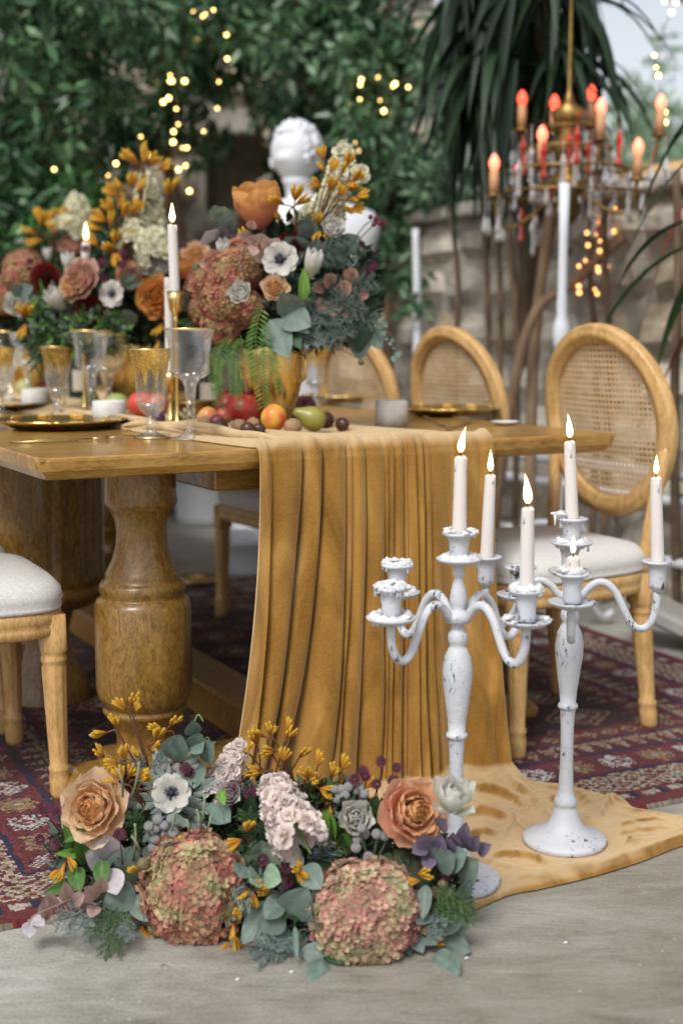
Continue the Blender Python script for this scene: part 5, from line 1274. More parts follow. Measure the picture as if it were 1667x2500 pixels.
A.px('lisianthus', 560, 1940, 2.40, 52, (0, -1, .6)); A.px('rose/blush', 440, 1858, 2.46, 44, (0, -1, .4))
A.px('hydrangea_head/a', 474, 2172, 2.30, (236, 262, 190), (.05, -1, .15), 0); A.px('hydrangea_head/b', 889, 2230, 2.24, (262, 246, 205), (0, -1, .2), .25)
A.px('rose/peach', 224, 1972, 2.34, 142, (-.25, -1, .38), label='pale peach garden rose at the left end'); A.px('rose/orange', 1012, 1982, 2.30, 142, (.45, -1, .55), label='burnt orange rose with pink outer petals')
A.px('tulip/open', 1106, 1950, 2.28, 118, (.1, -.5, .9), label='white double tulip at the right end')
A.px('ruff_leaves', 420, 1950, 2.40, 150, (0, -1, .3)); A.anemone(419, 1936, 2.37, 92, (.05, -1, .35)); A.px('ruff_leaves', 866, 2025, 2.38, 80, (0, -1, .2))
A.px('lisianthus', 868, 1998, 2.33, 76, (.1, -1, .6))
A.px('dahlia', 336, 1905, 2.44, 85, (0, -1, .3)); A.px('dahlia', 362, 1930, 2.43, 70, (.3, -1, .3)); A.px('dahlia', 762, 1948, 2.44, 85, (0, -1, .2))
A.spike('floret/blush', (510, 1965), (590, 1818), 26, .026, .036, 2.42, 2.46); A.spike('floret/blush', (735, 2060), (662, 1905), 38, .038, .044, 2.27, 2.36)
for (cx_, cy_, Y, lst) in ((404, 1888, 2.43, [(-26, -8), (-4, -16), (14, -8), (-18, 12), (0, 0), (22, 6), (8, -28), (30, -14), (-34, 10), (-8, -34)]), (394, 2035, 2.32, [(-30, -18), (-8, -34), (-12, -14), (8, -20), (10, 0), (-14, 12), (-20, 34), (12, 20), (30, -2), (24, -36)]),
                     (856, 1936, 2.40, [(-40, -8), (-24, -8), (-6, -14), (-14, 6), (2, 8), (14, -6), (4, 22), (32, 4), (24, -14), (-34, 14)]), (905, 2062, 2.30, [(-34, -12), (-14, -26), (14, -26), (34, -22), (-36, 8), (-6, 30), (-22, -40), (-24, 50)])):
    for (dx, dy) in lst:
        p = A.at(cx_+dx, cy_+dy, Y+R.uniform(-.012, .012)); A.put('brunia_ball', p, R.uniform(.0155, .0190)); A.stem([p, p+Vector((0, .01, -.02)), A.at(cx_, cy_+60, Y+.03)], .0022, ((.14, .18, .13), (.10, .14, .09)))
j1 = (395, 2000)
A.paws([(322, 1722, .2, 1), (308, 1735, -.7, .8), (335, 1740, .3, .9), (289, 1775, -.2, 1), (262, 1788, -1, .1), (415, 1772, .5, .8), (400, 1785, -1, .4), (365, 1840, .6, 1), (345, 1855, -.3, 1)], 2.47, 32, j1)
A.paws([(306, 1855, .1, 1), (290, 1867, -1, .1), (300, 1905, -.3, 1), (290, 1915, -1, .2), (316, 1895, .6, 1), (345, 1910, .3, .8), (365, 1930, 1, 0), (340, 1900, .9, .5)], 2.38, 32, (370, 2010))
A.paws([(648, 1800, -.9, .4), (660, 1795, .2, 1), (700, 1805, .4, 1), (672, 1835, -1, .2), (585, 1835, -.8, .3), (600, 1840, .3, .4), (690, 1860, .2, .9), (640, 1885, -.9, .1)], 2.46, 31, (740, 2010))
A.paws([(752, 1900, -.3, 1), (745, 1910, .9, .6), (812, 1895, .3, 1), (800, 1920, -.2, -1), (775, 1870, .1, 1), (735, 1940, 0, -1), (715, 1945, -.8, .1), (800, 1955, .1, -.9), (780, 1925, .9, -.2), (920, 1985, .6, -.5), (905, 1975, -.2, .5)], 2.41, 32, (800, 2030))
A.paws([(1020, 2135, .6, .3), (1025, 2150, -.9, -.1), (1040, 2165, .2, -1), (1005, 2150, -.8, -.2)], 2.25, 32)
for (x, y, dx, dy) in ((722, 2120, .5, -.7), (735, 2130, -.4, .6), (618, 2178, 0, -1), (612, 2170, -.5, -.2), (652, 2200, .3, -1), (660, 2180, -.4, .3), (570, 2255, -.3, -1), (585, 2240, .2, .5), (575, 2285, .2, -1), (1010, 2265, .9, .2), (1025, 2305, .1, -1), (1010, 2300, -.8, .1), (1045, 2302, 1, .1),
                       (160, 2105, -.1, -1), (165, 2090, .3, -.6), (155, 2120, -.5, -.6), (370, 2130, .4, .5), (378, 2150, .3, -1), (350, 2125, -.8, .1), (348, 2255, .2, -1), (340, 2240, -1, .1), (355, 2270, .4, -.9), (575, 2240, .1, .9), (560, 2300, -.4, -.8), (600, 2030, .3, .5), (590, 2050, -.8, -.3), (625, 2170, .4, .6), (425, 2060, .9, .4)):
    A.paws([(x, y, dx, dy)], 2.235 if x > 450 else 2.30, 30)
for (x, y) in ((108, 1978), (137, 1982), (164, 1965), (100, 2050), (139, 2058), (455, 1875), (462, 1888), (290, 2036), (562, 1958), (568, 1928), (613, 1938), (932, 1860), (967, 1876), (960, 1909), (890, 1897), (867, 1903), (884, 1884), (563, 1958), (612, 1936), (704, 2155), (697, 2122), (657, 2150), (755, 2177), (1090, 2132), (640, 2100), (318, 1990), (602, 1985), (1045, 2100), (920, 1915)):
    Y = 2.40 if y < 2000 else 2.29
    if x < 170: Y = 2.37
    p = A.at(x, y, Y+R.uniform(-.01, .01)); A.put('astrantia', p, R.uniform(.028, .034), (R.uniform(-.5, .5), -1, R.uniform(.1, .9)))
    A.stem([p, p+Vector((.01 if x < 200 else 0, .02, -.03)), A.at(x+(70 if x < 200 else -20 if x > 850 else 10), y+90, Y+.06)], .0011, ((.10, .02, .04), (.08, .05, .03)))
A.paws([(700, 1790, .1, 1), (622, 1812, -.4, 1), (730, 1850, .5, .9), (835, 1880, .2, 1), (560, 1905, -.3, .8), (890, 1925, .4, .8), (255, 1850, -.6, .7), (380, 1810, .5, .9)], 2.47, 32, (640, 2010))
# big leaves: base -> tip in the photograph
BL = [('lilac', 262, 2105, 215, 2085, 1.00), ('lilac', 262, 2110, 265, 2045, 0.90), ('lilac', 262, 2120, 285, 2180, 1.00), ('euca', 300, 2175, 318, 2080, 0.95), ('euca', 330, 2170, 258, 2210, 1.00), ('euca', 330, 2190, 270, 2235, 0.90), ('euca', 330, 2185, 356, 2245, 0.80), ('green', 205, 2090, 165, 2035, 0.85), ('green', 215, 2110, 200, 2030, 0.85),
      ('green', 185, 2120, 190, 2165, 1.36), ('green', 190, 2150, 115, 2180, 0.77), ('bright', 215, 2080, 140, 2085, 0.68), ('green', 250, 2100, 245, 2160, 1.19), ('green', 230, 2020, 165, 2045, 0.85), ('eucaslim', 420, 1855, 438, 1800, 1.20), ('eucaslim', 455, 1825, 412, 1810, 1.00), ('eucaslim', 468, 1800, 490, 1835, 1.30), ('eucaslim', 475, 1840, 482, 1795, 1.10), ('euca2', 480, 1850, 478, 1915, 0.90), ('eucaslim', 490, 1850, 515, 1815, 1.20), ('eucaslim', 470, 1795, 472, 1765, 0.90),
      ('eucaslim', 512, 1960, 545, 2010, 0.60), ('euca', 520, 1975, 556, 2000, 0.90), ('dark', 500, 1960, 480, 1925, 1.00), ('eucaslim', 410, 1990, 460, 2015, 0.50), ('euca2', 365, 2060, 372, 2110, 0.70), ('bright', 540, 1930, 545, 1960, 0.85), ('green', 600, 1935, 545, 1945, 0.85), ('bright', 780, 2060, 795, 1985, 0.85), ('bright', 800, 2060, 808, 2000, 0.94), ('bright', 835, 2085, 845, 2040, 1.10), ('bright', 850, 2060, 860, 2015, 0.85), ('green', 835, 2050, 820, 2020, 1.10), ('eucaslim', 775, 2060, 760, 2000, 0.80), ('eucaslim', 800, 2075, 780, 2020, 0.60), ('bright', 820, 2070, 840, 2085, 1.02),
      ('mint', 640, 2130, 605, 2095, 1.10), ('mint', 640, 2125, 665, 2080, 1.00), ('mint', 630, 2135, 615, 2150, 1.00), ('mint', 645, 2130, 680, 2150, 0.90), ('euca', 600, 2115, 590, 2135, 1.00), ('mint', 640, 2110, 640, 2060, 0.80), ('euca', 690, 2110, 730, 2085, 1.00), ('euca', 700, 2090, 690, 2060, 0.90), ('euca', 740, 2115, 780, 2165, 0.90), ('euca2', 690, 2190, 655, 2235, 1.00), ('euca', 700, 2240, 745, 2180, 0.85), ('euca', 690, 2220, 640, 2270, 1.15), ('euca', 710, 2275, 630, 2285, 0.95), ('euca', 660, 2200, 590, 2300, 0.60),
      ('euca', 800, 2330, 730, 2320, 0.85), ('euca2', 785, 2340, 783, 2400, 0.80), ('dark', 790, 2325, 830, 2345, 0.90), ('eucaslim', 720, 2260, 724, 2345, 0.30), ('euca2', 745, 2260, 755, 2190, 0.30), ('euca', 1080, 2300, 1140, 2320, 0.90), ('euca', 1060, 2330, 1100, 2360, 0.90), ('euca', 1085, 2340, 1115, 2375, 0.90), ('euca2', 1085, 2270, 1130, 2240, 0.90), ('euca', 1070, 2250, 1120, 2255, 0.80), ('euca', 1040, 2215, 1020, 2250, 0.90), ('euca', 1040, 2160, 1030, 2240, 0.50), ('euca', 980, 2140, 985, 2090, 1.00), ('euca2', 1000, 2130, 970, 2100, 1.00), ('euca', 1120, 2145, 1155, 2105, 0.90), ('eucaslim', 1120, 2200, 1145, 2155, 0.60), ('euca', 1000, 2270, 1030, 2320, 0.70), ('euca', 1030, 2270, 1060, 2300, 0.80), ('eucaslim', 985, 2290, 1000, 2330, 0.60),
      ('plum', 1130, 2070, 1135, 2015, 0.49), ('plum', 1140, 2075, 1165, 2045, 0.56), ('plum', 1165, 2080, 1192, 2065, 0.56), ('plum', 1110, 2080, 1105, 2040, 0.56), ('plum', 1060, 2080, 1030, 2045, 0.70), ('plum', 1060, 2085, 1075, 2045, 0.70), ('plum', 1050, 2090, 1040, 2120, 0.70), ('plum', 1085, 2090, 1095, 2050, 0.63), ('plum', 1070, 2020, 1085, 2005, 0.70), ('euca', 1060, 2110, 1100, 2090, 1.00), ('euca2', 1080, 2110, 1120, 2085, 1.00), ('plum', 1040, 2060, 1010, 2080, 0.70),
      ('blushleaf', 235, 2195, 215, 2170, 0.87), ('blushleaf', 240, 2180, 250, 2150, 0.74), ('blushleaf', 235, 2210, 222, 2235, 0.81), ('blushleaf', 165, 2200, 160, 2160, 0.56), ('blushleaf', 140, 2215, 115, 2185, 0.56), ('blushleaf', 105, 2235, 110, 2200, 0.43), ('blushleaf', 120, 2245, 105, 2210, 0.50), ('blushleaf', 180, 2205, 200, 2185, 0.62), ('blushleaf', 110, 2235, 130, 2260, 0.50), ('lilac', 75, 2250, 72, 2285, 0.70), ('lilac', 80, 2240, 105, 2255, 0.50), ('dark', 600, 2000, 615, 1960, 1.00), ('green', 1000, 2010, 925, 2040, 0.59), ('green', 930, 2020, 905, 1985, 0.77), ('dark', 900, 2000, 915, 1960, 1.00), ('dark', 945, 1990, 935, 1965, 1.00)]
for (k, x0, y0, x1, y1, w) in BL:
    Y = 2.40 if y1 < 1960 else 2.33 if y1 < 2120 else 2.22 if x1 > 440 else 2.27
    if x1 > 1000 and y1 < 2200: Y = 2.26
    if y1 > 2330: Y = 2.185
    if k == 'blushleaf' or (k == 'lilac' and x1 < 120): Y = 2.22
    A.leafto('leaf/'+k, (x0, y0, Y+.03), (x1, y1, Y-.015), R.uniform(-.35, .35), w)
A.stem([A.at(200, 2180, 2.25), A.at(150, 2205, 2.23), A.at(85, 2235, 2.21), A.at(70, 2262, 2.20)], .0012, ((.3, .2, .15), (.3, .2, .18)))
A.stem([A.at(455, 1935, 2.42), A.at(468, 1830, 2.43), A.at(475, 1765, 2.43), A.at(485, 1745, 2.43), A.at(497, 1762, 2.43)], .0013, ((.14, .24, .06), (.2, .32, .09)))
A.stem([A.at(478, 1850, 2.43), A.at(505, 1800, 2.43), A.at(518, 1825, 2.43), A.at(525, 1810, 2.43)], .0010, ((.14, .24, .06), (.2, .32, .09)))
SPR = [('blue', 250, 2200, 130, 2265), ('blue', 260, 2210, 175, 2290), ('blue', 280, 2215, 215, 2305), ('green', 300, 2220, 260, 2330), ('green', 310, 2225, 290, 2320), ('green', 290, 2215, 225, 2280), ('blue', 300, 2230, 320, 2300), ('blue', 720, 2270, 620, 2355), ('blue', 740, 2310, 655, 2345), ('blue', 690, 2300, 610, 2335), ('blue', 745, 2260, 700, 2330), ('blue', 620, 2200, 585, 2160), ('blue', 560, 2170, 620, 2210), ('blue', 770, 2130, 800, 2040), ('blue', 790, 2125, 770, 2060), ('blue', 740, 2250, 770, 2225),
       ('blue', 1020, 2220, 1080, 2290), ('blue', 1040, 2210, 1095, 2260), ('green', 1060, 2190, 1150, 2240), ('green', 1060, 2170, 1140, 2210), ('green', 1050, 2200, 1110, 2240), ('blue', 620, 1980, 590, 1905), ('blue', 600, 2000, 635, 1930), ('blue', 410, 1880, 370, 1850), ('blue', 330, 1900, 290, 1850), ('blue', 360, 1890, 320, 1870), ('blue', 660, 1960, 690, 1900), ('blue', 440, 2100, 400, 2050), ('blue', 580, 2120, 560, 2190), ('blue', 610, 2160, 650, 2130), ('green', 350, 2050, 330, 1990), ('green', 620, 2040, 600, 1990)]
for (k, x0, y0, x1, y1) in SPR:
    Y = 2.42 if y1 < 1960 else 2.31 if y1 < 2200 else 2.22
    A.leafto('conifer_sprig/'+k, (x0, y0, Y+.04), (x1, y1, max(Y-.02, 0)), R.uniform(-.6, .6), 1.0)
for (x, y, d) in ((352, 2108, 30), (1066, 2180, 32), (1097, 2186, 30), (1058, 2218, 28), (1080, 2160, 24)): A.px('seed_pod', x, y, 2.28, d)
for (x0, y0, x1, y1) in ((410, 2050, 425, 1985), (462, 2045, 455, 2000), (485, 2040, 500, 1940), (490, 2040, 480, 1975), (495, 2040, 517, 1990), (325, 2100, 330, 2010), (345, 2090, 322, 2040), (975, 2085, 1060, 2025), (985, 2090, 1075, 2035), (1010, 2110, 1130, 2090), (300, 1945, 290, 1875), (320, 1950, 340, 1860)):
    Y = 2.30; A.stem([A.at(x0, y0, Y+.03), A.at((x0+x1)/2+4, (y0+y1)/2, Y), A.at(x1, y1, Y)], .0022, ((.17, .20, .10), (.24, .27, .16)))
A.finish()
for i, (x, y) in enumerate(((1138, 2338), (712, 2372), (580, 2390), (1380, 2300))):
    q = MB(); sphere(q, (0, 0, 0), .0028, 7, 5, sc_=(1.3, 1, .6), jit=.8); p = PZ(x, y, .0018); o = q.build('wax_crumb', M['whitewax'], None, True, Matrix.Translation(p)); tag(o, ['white crumb right of the lowest right eucalyptus leaves', 'white crumb just below the sprig between the two hydrangeas', 'white crumb left of the middle on the bare concrete', 'white crumb alone on the concrete below the trailing velvet'][i], 'crumb', 'white crumbs on the floor')

# ------------------------------------------------------------ arrangements on the table
def vase(loc, label, r=.080, h=.212):
    t = thing('vase', label, 'vase', loc, 0, 'gold vases under the flowers'); q = MB()
    pr = [(0, .0), (.55, 0), (.58, .03), (.50, .06), (.62, .16), (.80, .36), (.93, .58), (1.0, .80), (1.0, .92), (.97, 1.0), (.94, 1.0), (.96, .9), (.88, .58), (.5, .15), (0, .12)]
    lathe(q, [(a*r, b*h) for a, b in pr], 56, mod=lambda a, i, rr: 1+.012*noise.noise(Vector((math.cos(a)*2, math.sin(a)*2, i*.4)))); q.build('vase_body', M['gold'], t)
    for s in (-.5, 2.64):
        q = MB(); d = Vector((math.cos(s), math.sin(s), 0)); tube(q, spline([d*r*.97+Vector((0, 0, h*.86)), d*r*1.16+Vector((0, 0, h*.82)), d*r*1.17+Vector((0, 0, h*.62)), d*r*.90+Vector((0, 0, h*.52))], 5), .0045, 8); q.build('handle', M['gold'], t)
    return t
GA = 'tall flower arrangements in gold vases along the table'
vp = Vector((-.172, 3.30, ZT+.001)); vase(vp, 'gold vase with a side handle behind the pomegranate, nearest on the table')
B = Arr('tall autumn arrangement in the nearest gold vase with a big orange bloom on top', vp+Vector((0, 0, .20)), GA)
Y = 3.28
def E(x, y, Y, rx, ry, rz): c = P(x, y, Y); return (c.x, c.y, c.z, rx, ry, rz)
B.fill([E(700, 700, 3.32, .16, .12, .14), E(620, 760, 3.30, .13, .11, .09), E(800, 740, 3.30, .13, .10, .11), E(700, 610, 3.34, .12, .10, .08), E(690, 800, 3.27, .10, .09, .05), E(850, 660, 3.34, .08, .08, .07), E(540, 740, 3.32, .05, .06, .06)], 5200, .018, .042, DG+[(.05, .03, .035)])
B.fill([E(770, 760, 3.24, .09, .06, .08), E(720, 690, 3.22, .08, .05, .07), E(820, 700, 3.22, .08, .06, .07)], 900, .014, .03, GG)
B.px('hydrangea_head/c', 548, 735, 3.19, 125, (0, -1, .2), 0); B.px('hydrangea_head/c', 600, 755, 3.20, 95, (0, -1, .2), 2); B.px('hydrangea_head/c', 560, 680, 3.19, 120, (0, -1, .2), 3); B.px('hydrangea_head/c', 590, 650, 3.23, 130, (0, -1, .4), 1); B.px('hydrangea_head/c', 510, 700, 3.24, 110, (0, -1, .4), 3); B.px('hydrangea_head/c', 540, 790, 3.20, 100, (0, -1, 0), 4); B.px('hydrangea_head/c', 500, 755, 3.22, 80, (0, -1, 0), 5)
B.px('rose/tall_orange', 630, 508, 3.26, 114, (-.12, -.35, 1), label='large orange bloom standing highest on its stem'); B.stem([P(648, 640, 3.3), P(646, 580, 3.28), P(638, 545, 3.26)], .005, ((.1, .2, .05), (.14, .26, .07)))
B.anemone(685, 635, 3.14, 88, (-.1, -1, .15)); B.px('tulip', 762, 646, 3.12, 74, (.25, -.35, 1), label='white closed tulip leaning right'); B.px('lisianthus', 589, 717, 3.08, 54, (-.3, -1, .4)); B.px('tulip', 546, 612, 3.2, 56, (0, -.6, 1))
B.leafto('leaf/bright', (738, 735, 3.12), (745, 655, 3.10), .4, .9); B.stem([P(735, 745, 3.14), P(748, 700, 3.13), P(757, 668, 3.12)], .003, ((.1, .2, .05), (.2, .32, .1)))
B.px('rose/peach', 672, 700, 3.12, 58, (.1, -1, .3)); B.px('lisianthus', 810, 560, 3.22, 56, (.4, -1, .6)); B.px('rose/blush', 520, 640, 3.18, 56, (-.4, -1, .3)); B.px('dahlia', 715, 600, 3.24, 85, (.2, -1, .5)); B.px('dahlia', 490, 685, 3.28, 80, (-.5, -1, .3)); B.px('dahlia', 745, 590, 3.26, 60, (.2, -1, .5))
B.spike('floret/cream', (790, 565), (845, 355), 62, .030, .050, 3.34, 3.36); B.spike('floret/cream', (740, 560), (765, 500), 20, .024, .04, 3.35, 3.35); B.px('floret/cream', 878, 425, 3.34, 50, (.3, -1, .2)); B.px('floret/cream', 830, 372, 3.34, 40, (0, -1, .4))
B.paws([(720, 490, .1, 1), (722, 500, .7, .6), (695, 500, -1, .3)], 3.2, 34, (728, 570))
B.paws([(600, 590, -.2, 1), (860, 440, .9, .5), (870, 480, 1, .2), (790, 390, -.2, 1), (690, 540, -.5, .8)], 3.24, 28, (740, 620))
B.paws([(795, 425, -.6, .6), (806, 420, .4, .9), (835, 425, .5, .8), (785, 455, -1, .3), (806, 465, .2, .5), (838, 450, .9, .2), (850, 465, 1, .1), (828, 480, .1, .3), (848, 490, 1, 0), (835, 505, .5, -.1), (855, 512, 1, .2), (780, 560, -.1, -.6), (800, 590, 0, .4), (775, 550, 0, 1), (818, 580, .2, .9), (845, 405, .5, .8)], 3.24, 28, (765, 580))
BB = [('euca', 725, 770, 690, 722, 1.00), ('euca', 690, 765, 752, 790, 0.95), ('euca', 660, 780, 700, 865, 0.75), ('euca2', 690, 775, 745, 800, 0.50), ('euca', 745, 640, 700, 585, 1.10), ('euca', 770, 650, 775, 590, 0.90), ('euca', 740, 570, 765, 545, 1.00), ('euca', 770, 590, 740, 550, 1.00), ('euca2', 880, 790, 875, 865, 0.90), ('dark', 890, 770, 880, 850, 1.10), ('euca', 480, 750, 455, 715, 1.00), ('green', 500, 785, 440, 785, 0.68), ('euca', 500, 790, 455, 800, 0.60), ('dark', 600, 770, 605, 815, 1.00),
      ('dark', 850, 760, 905, 745, 1.00), ('dark', 860, 780, 920, 775, 0.90), ('dark', 870, 720, 930, 700, 0.80), ('dark', 560, 800, 520, 840, 1.00), ('euca', 545, 835, 555, 875, 0.80), ('dark', 700, 800, 730, 840, 1.00), ('euca2', 905, 800, 925, 840, 0.80), ('euca', 830, 610, 870, 580, 0.80), ('euca2', 845, 640, 800, 620, 0.60), ('lilac', 525, 585, 505, 570, 1.20), ('euca2', 545, 540, 525, 515, 1.00), ('mint', 540, 545, 548, 510, 1.00), ('euca2', 543, 560, 560, 535, 1.00), ('plum', 535, 575, 550, 560, 0.84), ('plum', 545, 600, 570, 575, 0.77), ('euca2', 520, 650, 480, 655, 0.50), ('euca', 520, 640, 475, 690, 0.60)]
for (k, x0, y0, x1, y1, w) in BB:
    y_ = 3.10 if 640 < x1 < 760 and y1 > 700 else 3.22
    B.leafto('leaf/'+k, (x0, y0, y_+.04), (x1, y1, y_-.02), R.uniform(-.4, .4), w)
for (x, y, dx, dy) in ((815, 700, -20, -30), (830, 715, 25, -25), (800, 740, -30, 10), (815, 735, 5, 35), (835, 740, 30, 10), (790, 700, -25, 5), (850, 690, 15, -35), (845, 745, 10, 30), (875, 720, 25, 0)): B.leafto('leaf/brown', (x, y, 3.17), (x+dx, y+dy, 3.15), R.uniform(-.5, .5), 1.1)
for (x, y, dx, dy) in ((660, 610, -15, -30), (665, 612, 15, -30), (650, 625, -28, 5), (645, 600, -5, -28), (625, 590, -22, -10), (630, 595, 10, -25), (622, 600, -5, 22), (610, 575, -25, 0), (612, 560, 5, -22)): B.leafto('leaf/blushleaf', (x, y, 3.16), (x+dx, y+dy, 3.14), R.uniform(-.5, .5), 1.5)
for (x, y) in ((874, 603), (862, 612), (905, 655), (886, 668), (878, 674), (915, 650), (868, 590), (850, 580), (920, 540), (935, 545), (895, 660), (902, 835)):
    p = P(x, y, 3.24); B.put('astrantia', p, .030, (R.uniform(-.3, .8), -1, R.uniform(0, .6))); B.stem([p, p+Vector((-.03, .01, -.01)), P(810, 660, 3.3)], .0013, ((.08, .02, .03), (.06, .03, .03)))
for (x, y) in ((820, 807), (838, 812), (828, 825), (815, 828), (842, 830), (833, 836), (808, 815), (868, 812), (904, 530), (918, 533), (925, 545), (912, 548)): B.px('berry', x, y, 3.16, 12)
for (x0, y0, x1, y1, k) in ((740, 700, 790, 830, 'fine'), (760, 690, 820, 820, 'fine'), (720, 680, 760, 790, 'fine'), (770, 700, 860, 780, 'fine'), (700, 660, 660, 720, 'fine'), (760, 640, 830, 600, 'fine'), (780, 630, 860, 610, 'fine'), (740, 720, 740, 840, 'fine'), (730, 760, 760, 850, 'blue'), (770, 750, 780, 850, 'blue'), (800, 760, 900, 800, 'fine'), (820, 700, 900, 700, 'fine'), (660, 690, 690, 700, 'blue')): B.leafto('conifer_sprig/'+k, (x0, y0, 3.20), (x1, y1, 3.12), R.uniform(-.5, .5), 1)
for (x0, y0, x1, y1, w, Y_) in ((640, 745, 632, 1000, .9, 3.08), (650, 780, 675, 960, .9, 3.09), (590, 820, 560, 965, 1, 3.10), (560, 820, 518, 960, 1, 3.12), (585, 830, 540, 900, 1, 3.12), (600, 860, 575, 1000, 1, 3.13), (660, 830, 680, 900, 1, 3.1), (530, 840, 520, 990, 1, 3.15), (615, 800, 612, 930, .9, 3.1), (570, 850, 590, 960, 1, 3.14), (545, 870, 535, 1000, .9, 3.16)):
    o = B.leafto('pepper_frond', (x0, y0, Y_), (x1, y1, Y_+.01), R.uniform(-.5, .5), 1)
B.stem([P(870, 760, 3.22), P(920, 790, 3.2), P(955, 820, 3.19), P(975, 860, 3.19)], .001, ((.08, .12, .06), (.1, .16, .08)))
for (x, y) in ((925, 792), (930, 805), (940, 790), (945, 825), (952, 838), (960, 830), (965, 850), (972, 862), (962, 872), (978, 858), (935, 815), (910, 782)): B.leafto('leaf/eucaslim', (x-4, y-4, 3.2), (x+R.uniform(-8, 12), y+R.uniform(2, 16), 3.19), R.uniform(-.5, .5), 1.2)
B.stem([P(800, 840, 3.2), P(850, 862, 3.19), P(880, 880, 3.18)], .0008); B.px('seed_pod', 881, 884, 3.18, 15)
B.finish()

v2 = T(.70, 1.50, ZT+.001); vase(v2, 'gold vase of the middle arrangement behind the green apple')
D = Arr('out of focus arrangement with cream stocks and orange roses behind the goblets', v2+Vector((0, 0, .20)), GA); Y = 4.05
D.fill([E(280, 720, 4.1, .18, .14, .12), E(350, 760, 4.1, .15, .12, .10), E(180, 760, 4.0, .13, .12, .12), E(320, 640, 4.15, .14, .12, .12), E(420, 700, 4.15, .12, .10, .10), E(120, 800, 4.0, .08, .08, .09)], 5200, .022, .05, DG+[(.04, .10, .03)])
D.fill([E(130, 790, 3.85, .06, .06, .10), E(230, 810, 3.8, .10, .06, .06)], 700, .02, .045, [(.08, .2, .04), (.12, .17, .12)])
D.px('rose/apricot', 380, 722, 3.82, 86, (0, -1, .2), label='bright apricot orange rose'); D.px('rose/blush', 190, 678, 3.8, 95, (-.5, -.9, .5)); D.px('rose/peach', 168, 700, 3.8, 60, (-.6, -.9, .2)); D.px('dahlia', 110, 678, 3.9, 76, (0, -1, .1)); D.px('dahlia', 220, 762, 3.82, 84, (0, -1, .1)); D.px('tulip', 140, 735, 3.8, 70, (-.5, -.6, .7)); D.anemone(276, 718, 3.8, 66, (-.3, -1, .1))
D.px('rose/peach', 478, 622, 4.0, 62, (0, -1, .3)); D.px('lisianthus', 365, 645, 3.95, 60, (.3, -1, .2)); D.px('tulip', 168, 645, 3.95, 56, (0, -.4, 1)); D.px('rose/tall_orange', 445, 655, 4.0, 60, (.2, -.6, 1)); D.px('lisianthus', 395, 650, 3.95, 46)
D.px('hydrangea_head/c', 55, 680, 4.0, 90); D.px('hydrangea_head/c', 320, 675, 3.95, 70); D.px('lisianthus', 45, 745, 3.9, 60)
D.spike('floret/cream', (375, 640), (355, 425), 56, .045, .055, 4.05, 4.1); D.spike('floret/cream', (330, 610), (345, 500), 26, .04, .052, 4.0, 4.05); D.spike('floret/cream', (395, 620), (372, 560), 22, .035, .055, 4.0, 4.0)
D.paws([(350, 400, .1, 1), (340, 405, -.8, .6), (365, 405, .7, .8), (385, 415, .9, .6), (355, 388, .2, 1), (330, 395, -.9, .6), (310, 470, -.5, .8), (325, 462, .2, 1), (290, 478, -.8, .6), (335, 470, .8, .8), (275, 520, -.5, .8), (290, 510, .2, 1), (260, 540, -.8, .5), (300, 530, .6, .6), (420, 470, .6, .8), (412, 480, .1, 1), (250, 560, -.8, .4), (270, 555, 0, 1), (350, 590, .5, .5), (240, 600, -.5, .6), (285, 600, .2, .8), (290, 610, -.8, .1), (330, 520, .5, .9), (315, 590, .5, .5), (275, 620, .4, -.4), (360, 600, .6, .2)], 4.0, 33, (330, 650))
D.paws([(395, 770, .5, -.5), (400, 785, -.6, -.6), (390, 830, -.5, -.8), (340, 760, .5, .5), (410, 760, .6, .6), (60, 775, 0, .8), (75, 770, .6, .5), (65, 790, -.4, -.6), (355, 745, .6, .3)], 3.85, 34)
D.spike('floret/cream', (385, 635), (350, 575), 24, .04, .055, 3.95, 3.95)
for (x, y) in ((235, 665), (250, 640), (300, 650), (255, 680), (80, 715), (130, 775), (140, 785), (255, 645), (300, 620), (305, 640), (450, 600), (110, 830), (120, 810), (325, 665), (210, 610), (430, 560), (75, 640)): D.px('astrantia', x, y, 3.9, 28)
for (k, x0, y0, x1, y1, w) in (('euca', 170, 770, 200, 815, 0.50), ('eucaslim', 180, 760, 160, 740, 0.60), ('eucaslim', 300, 700, 345, 690, 0.50), ('eucaslim', 295, 690, 330, 670, 0.60), ('euca', 40, 720, 75, 700, 0.70), ('euca', 90, 880, 110, 850, 1.00), ('euca', 320, 800, 305, 760, 1.00), ('green', 250, 820, 230, 780, 0.85), ('euca', 60, 720, 30, 700, 0.80), ('green', 120, 740, 95, 690, 0.42), ('dark', 400, 790, 420, 740, 1.00), ('euca', 130, 730, 110, 760, 0.80)): D.leafto('leaf/'+k, (x0, y0, 3.85), (x1, y1, 3.8), R.uniform(-.4, .4), w)
for (x0, y0, x1, y1) in ((120, 760, 95, 900), (140, 780, 90, 880), (230, 780, 170, 860), (200, 800, 260, 860), (110, 800, 140, 880)): D.leafto('conifer_sprig/green', (x0, y0, 3.85), (x1, y1, 3.8), 0, 1)
D.finish()
v3 = T(.70, 2.6, ZT+.001); vase(v3, 'gold vase of the farthest arrangement, hidden by the one before it')
G = Arr('farthest blurred arrangement with pink rose and tall cream stock at left', v3+Vector((0, 0, .20)), GA)
G.fill([E(90, 720, 5.0, .22, .16, .16), E(170, 700, 5.0, .16, .14, .16), E(20, 760, 5.0, .16, .12, .14)], 3000, .03, .06, DG)
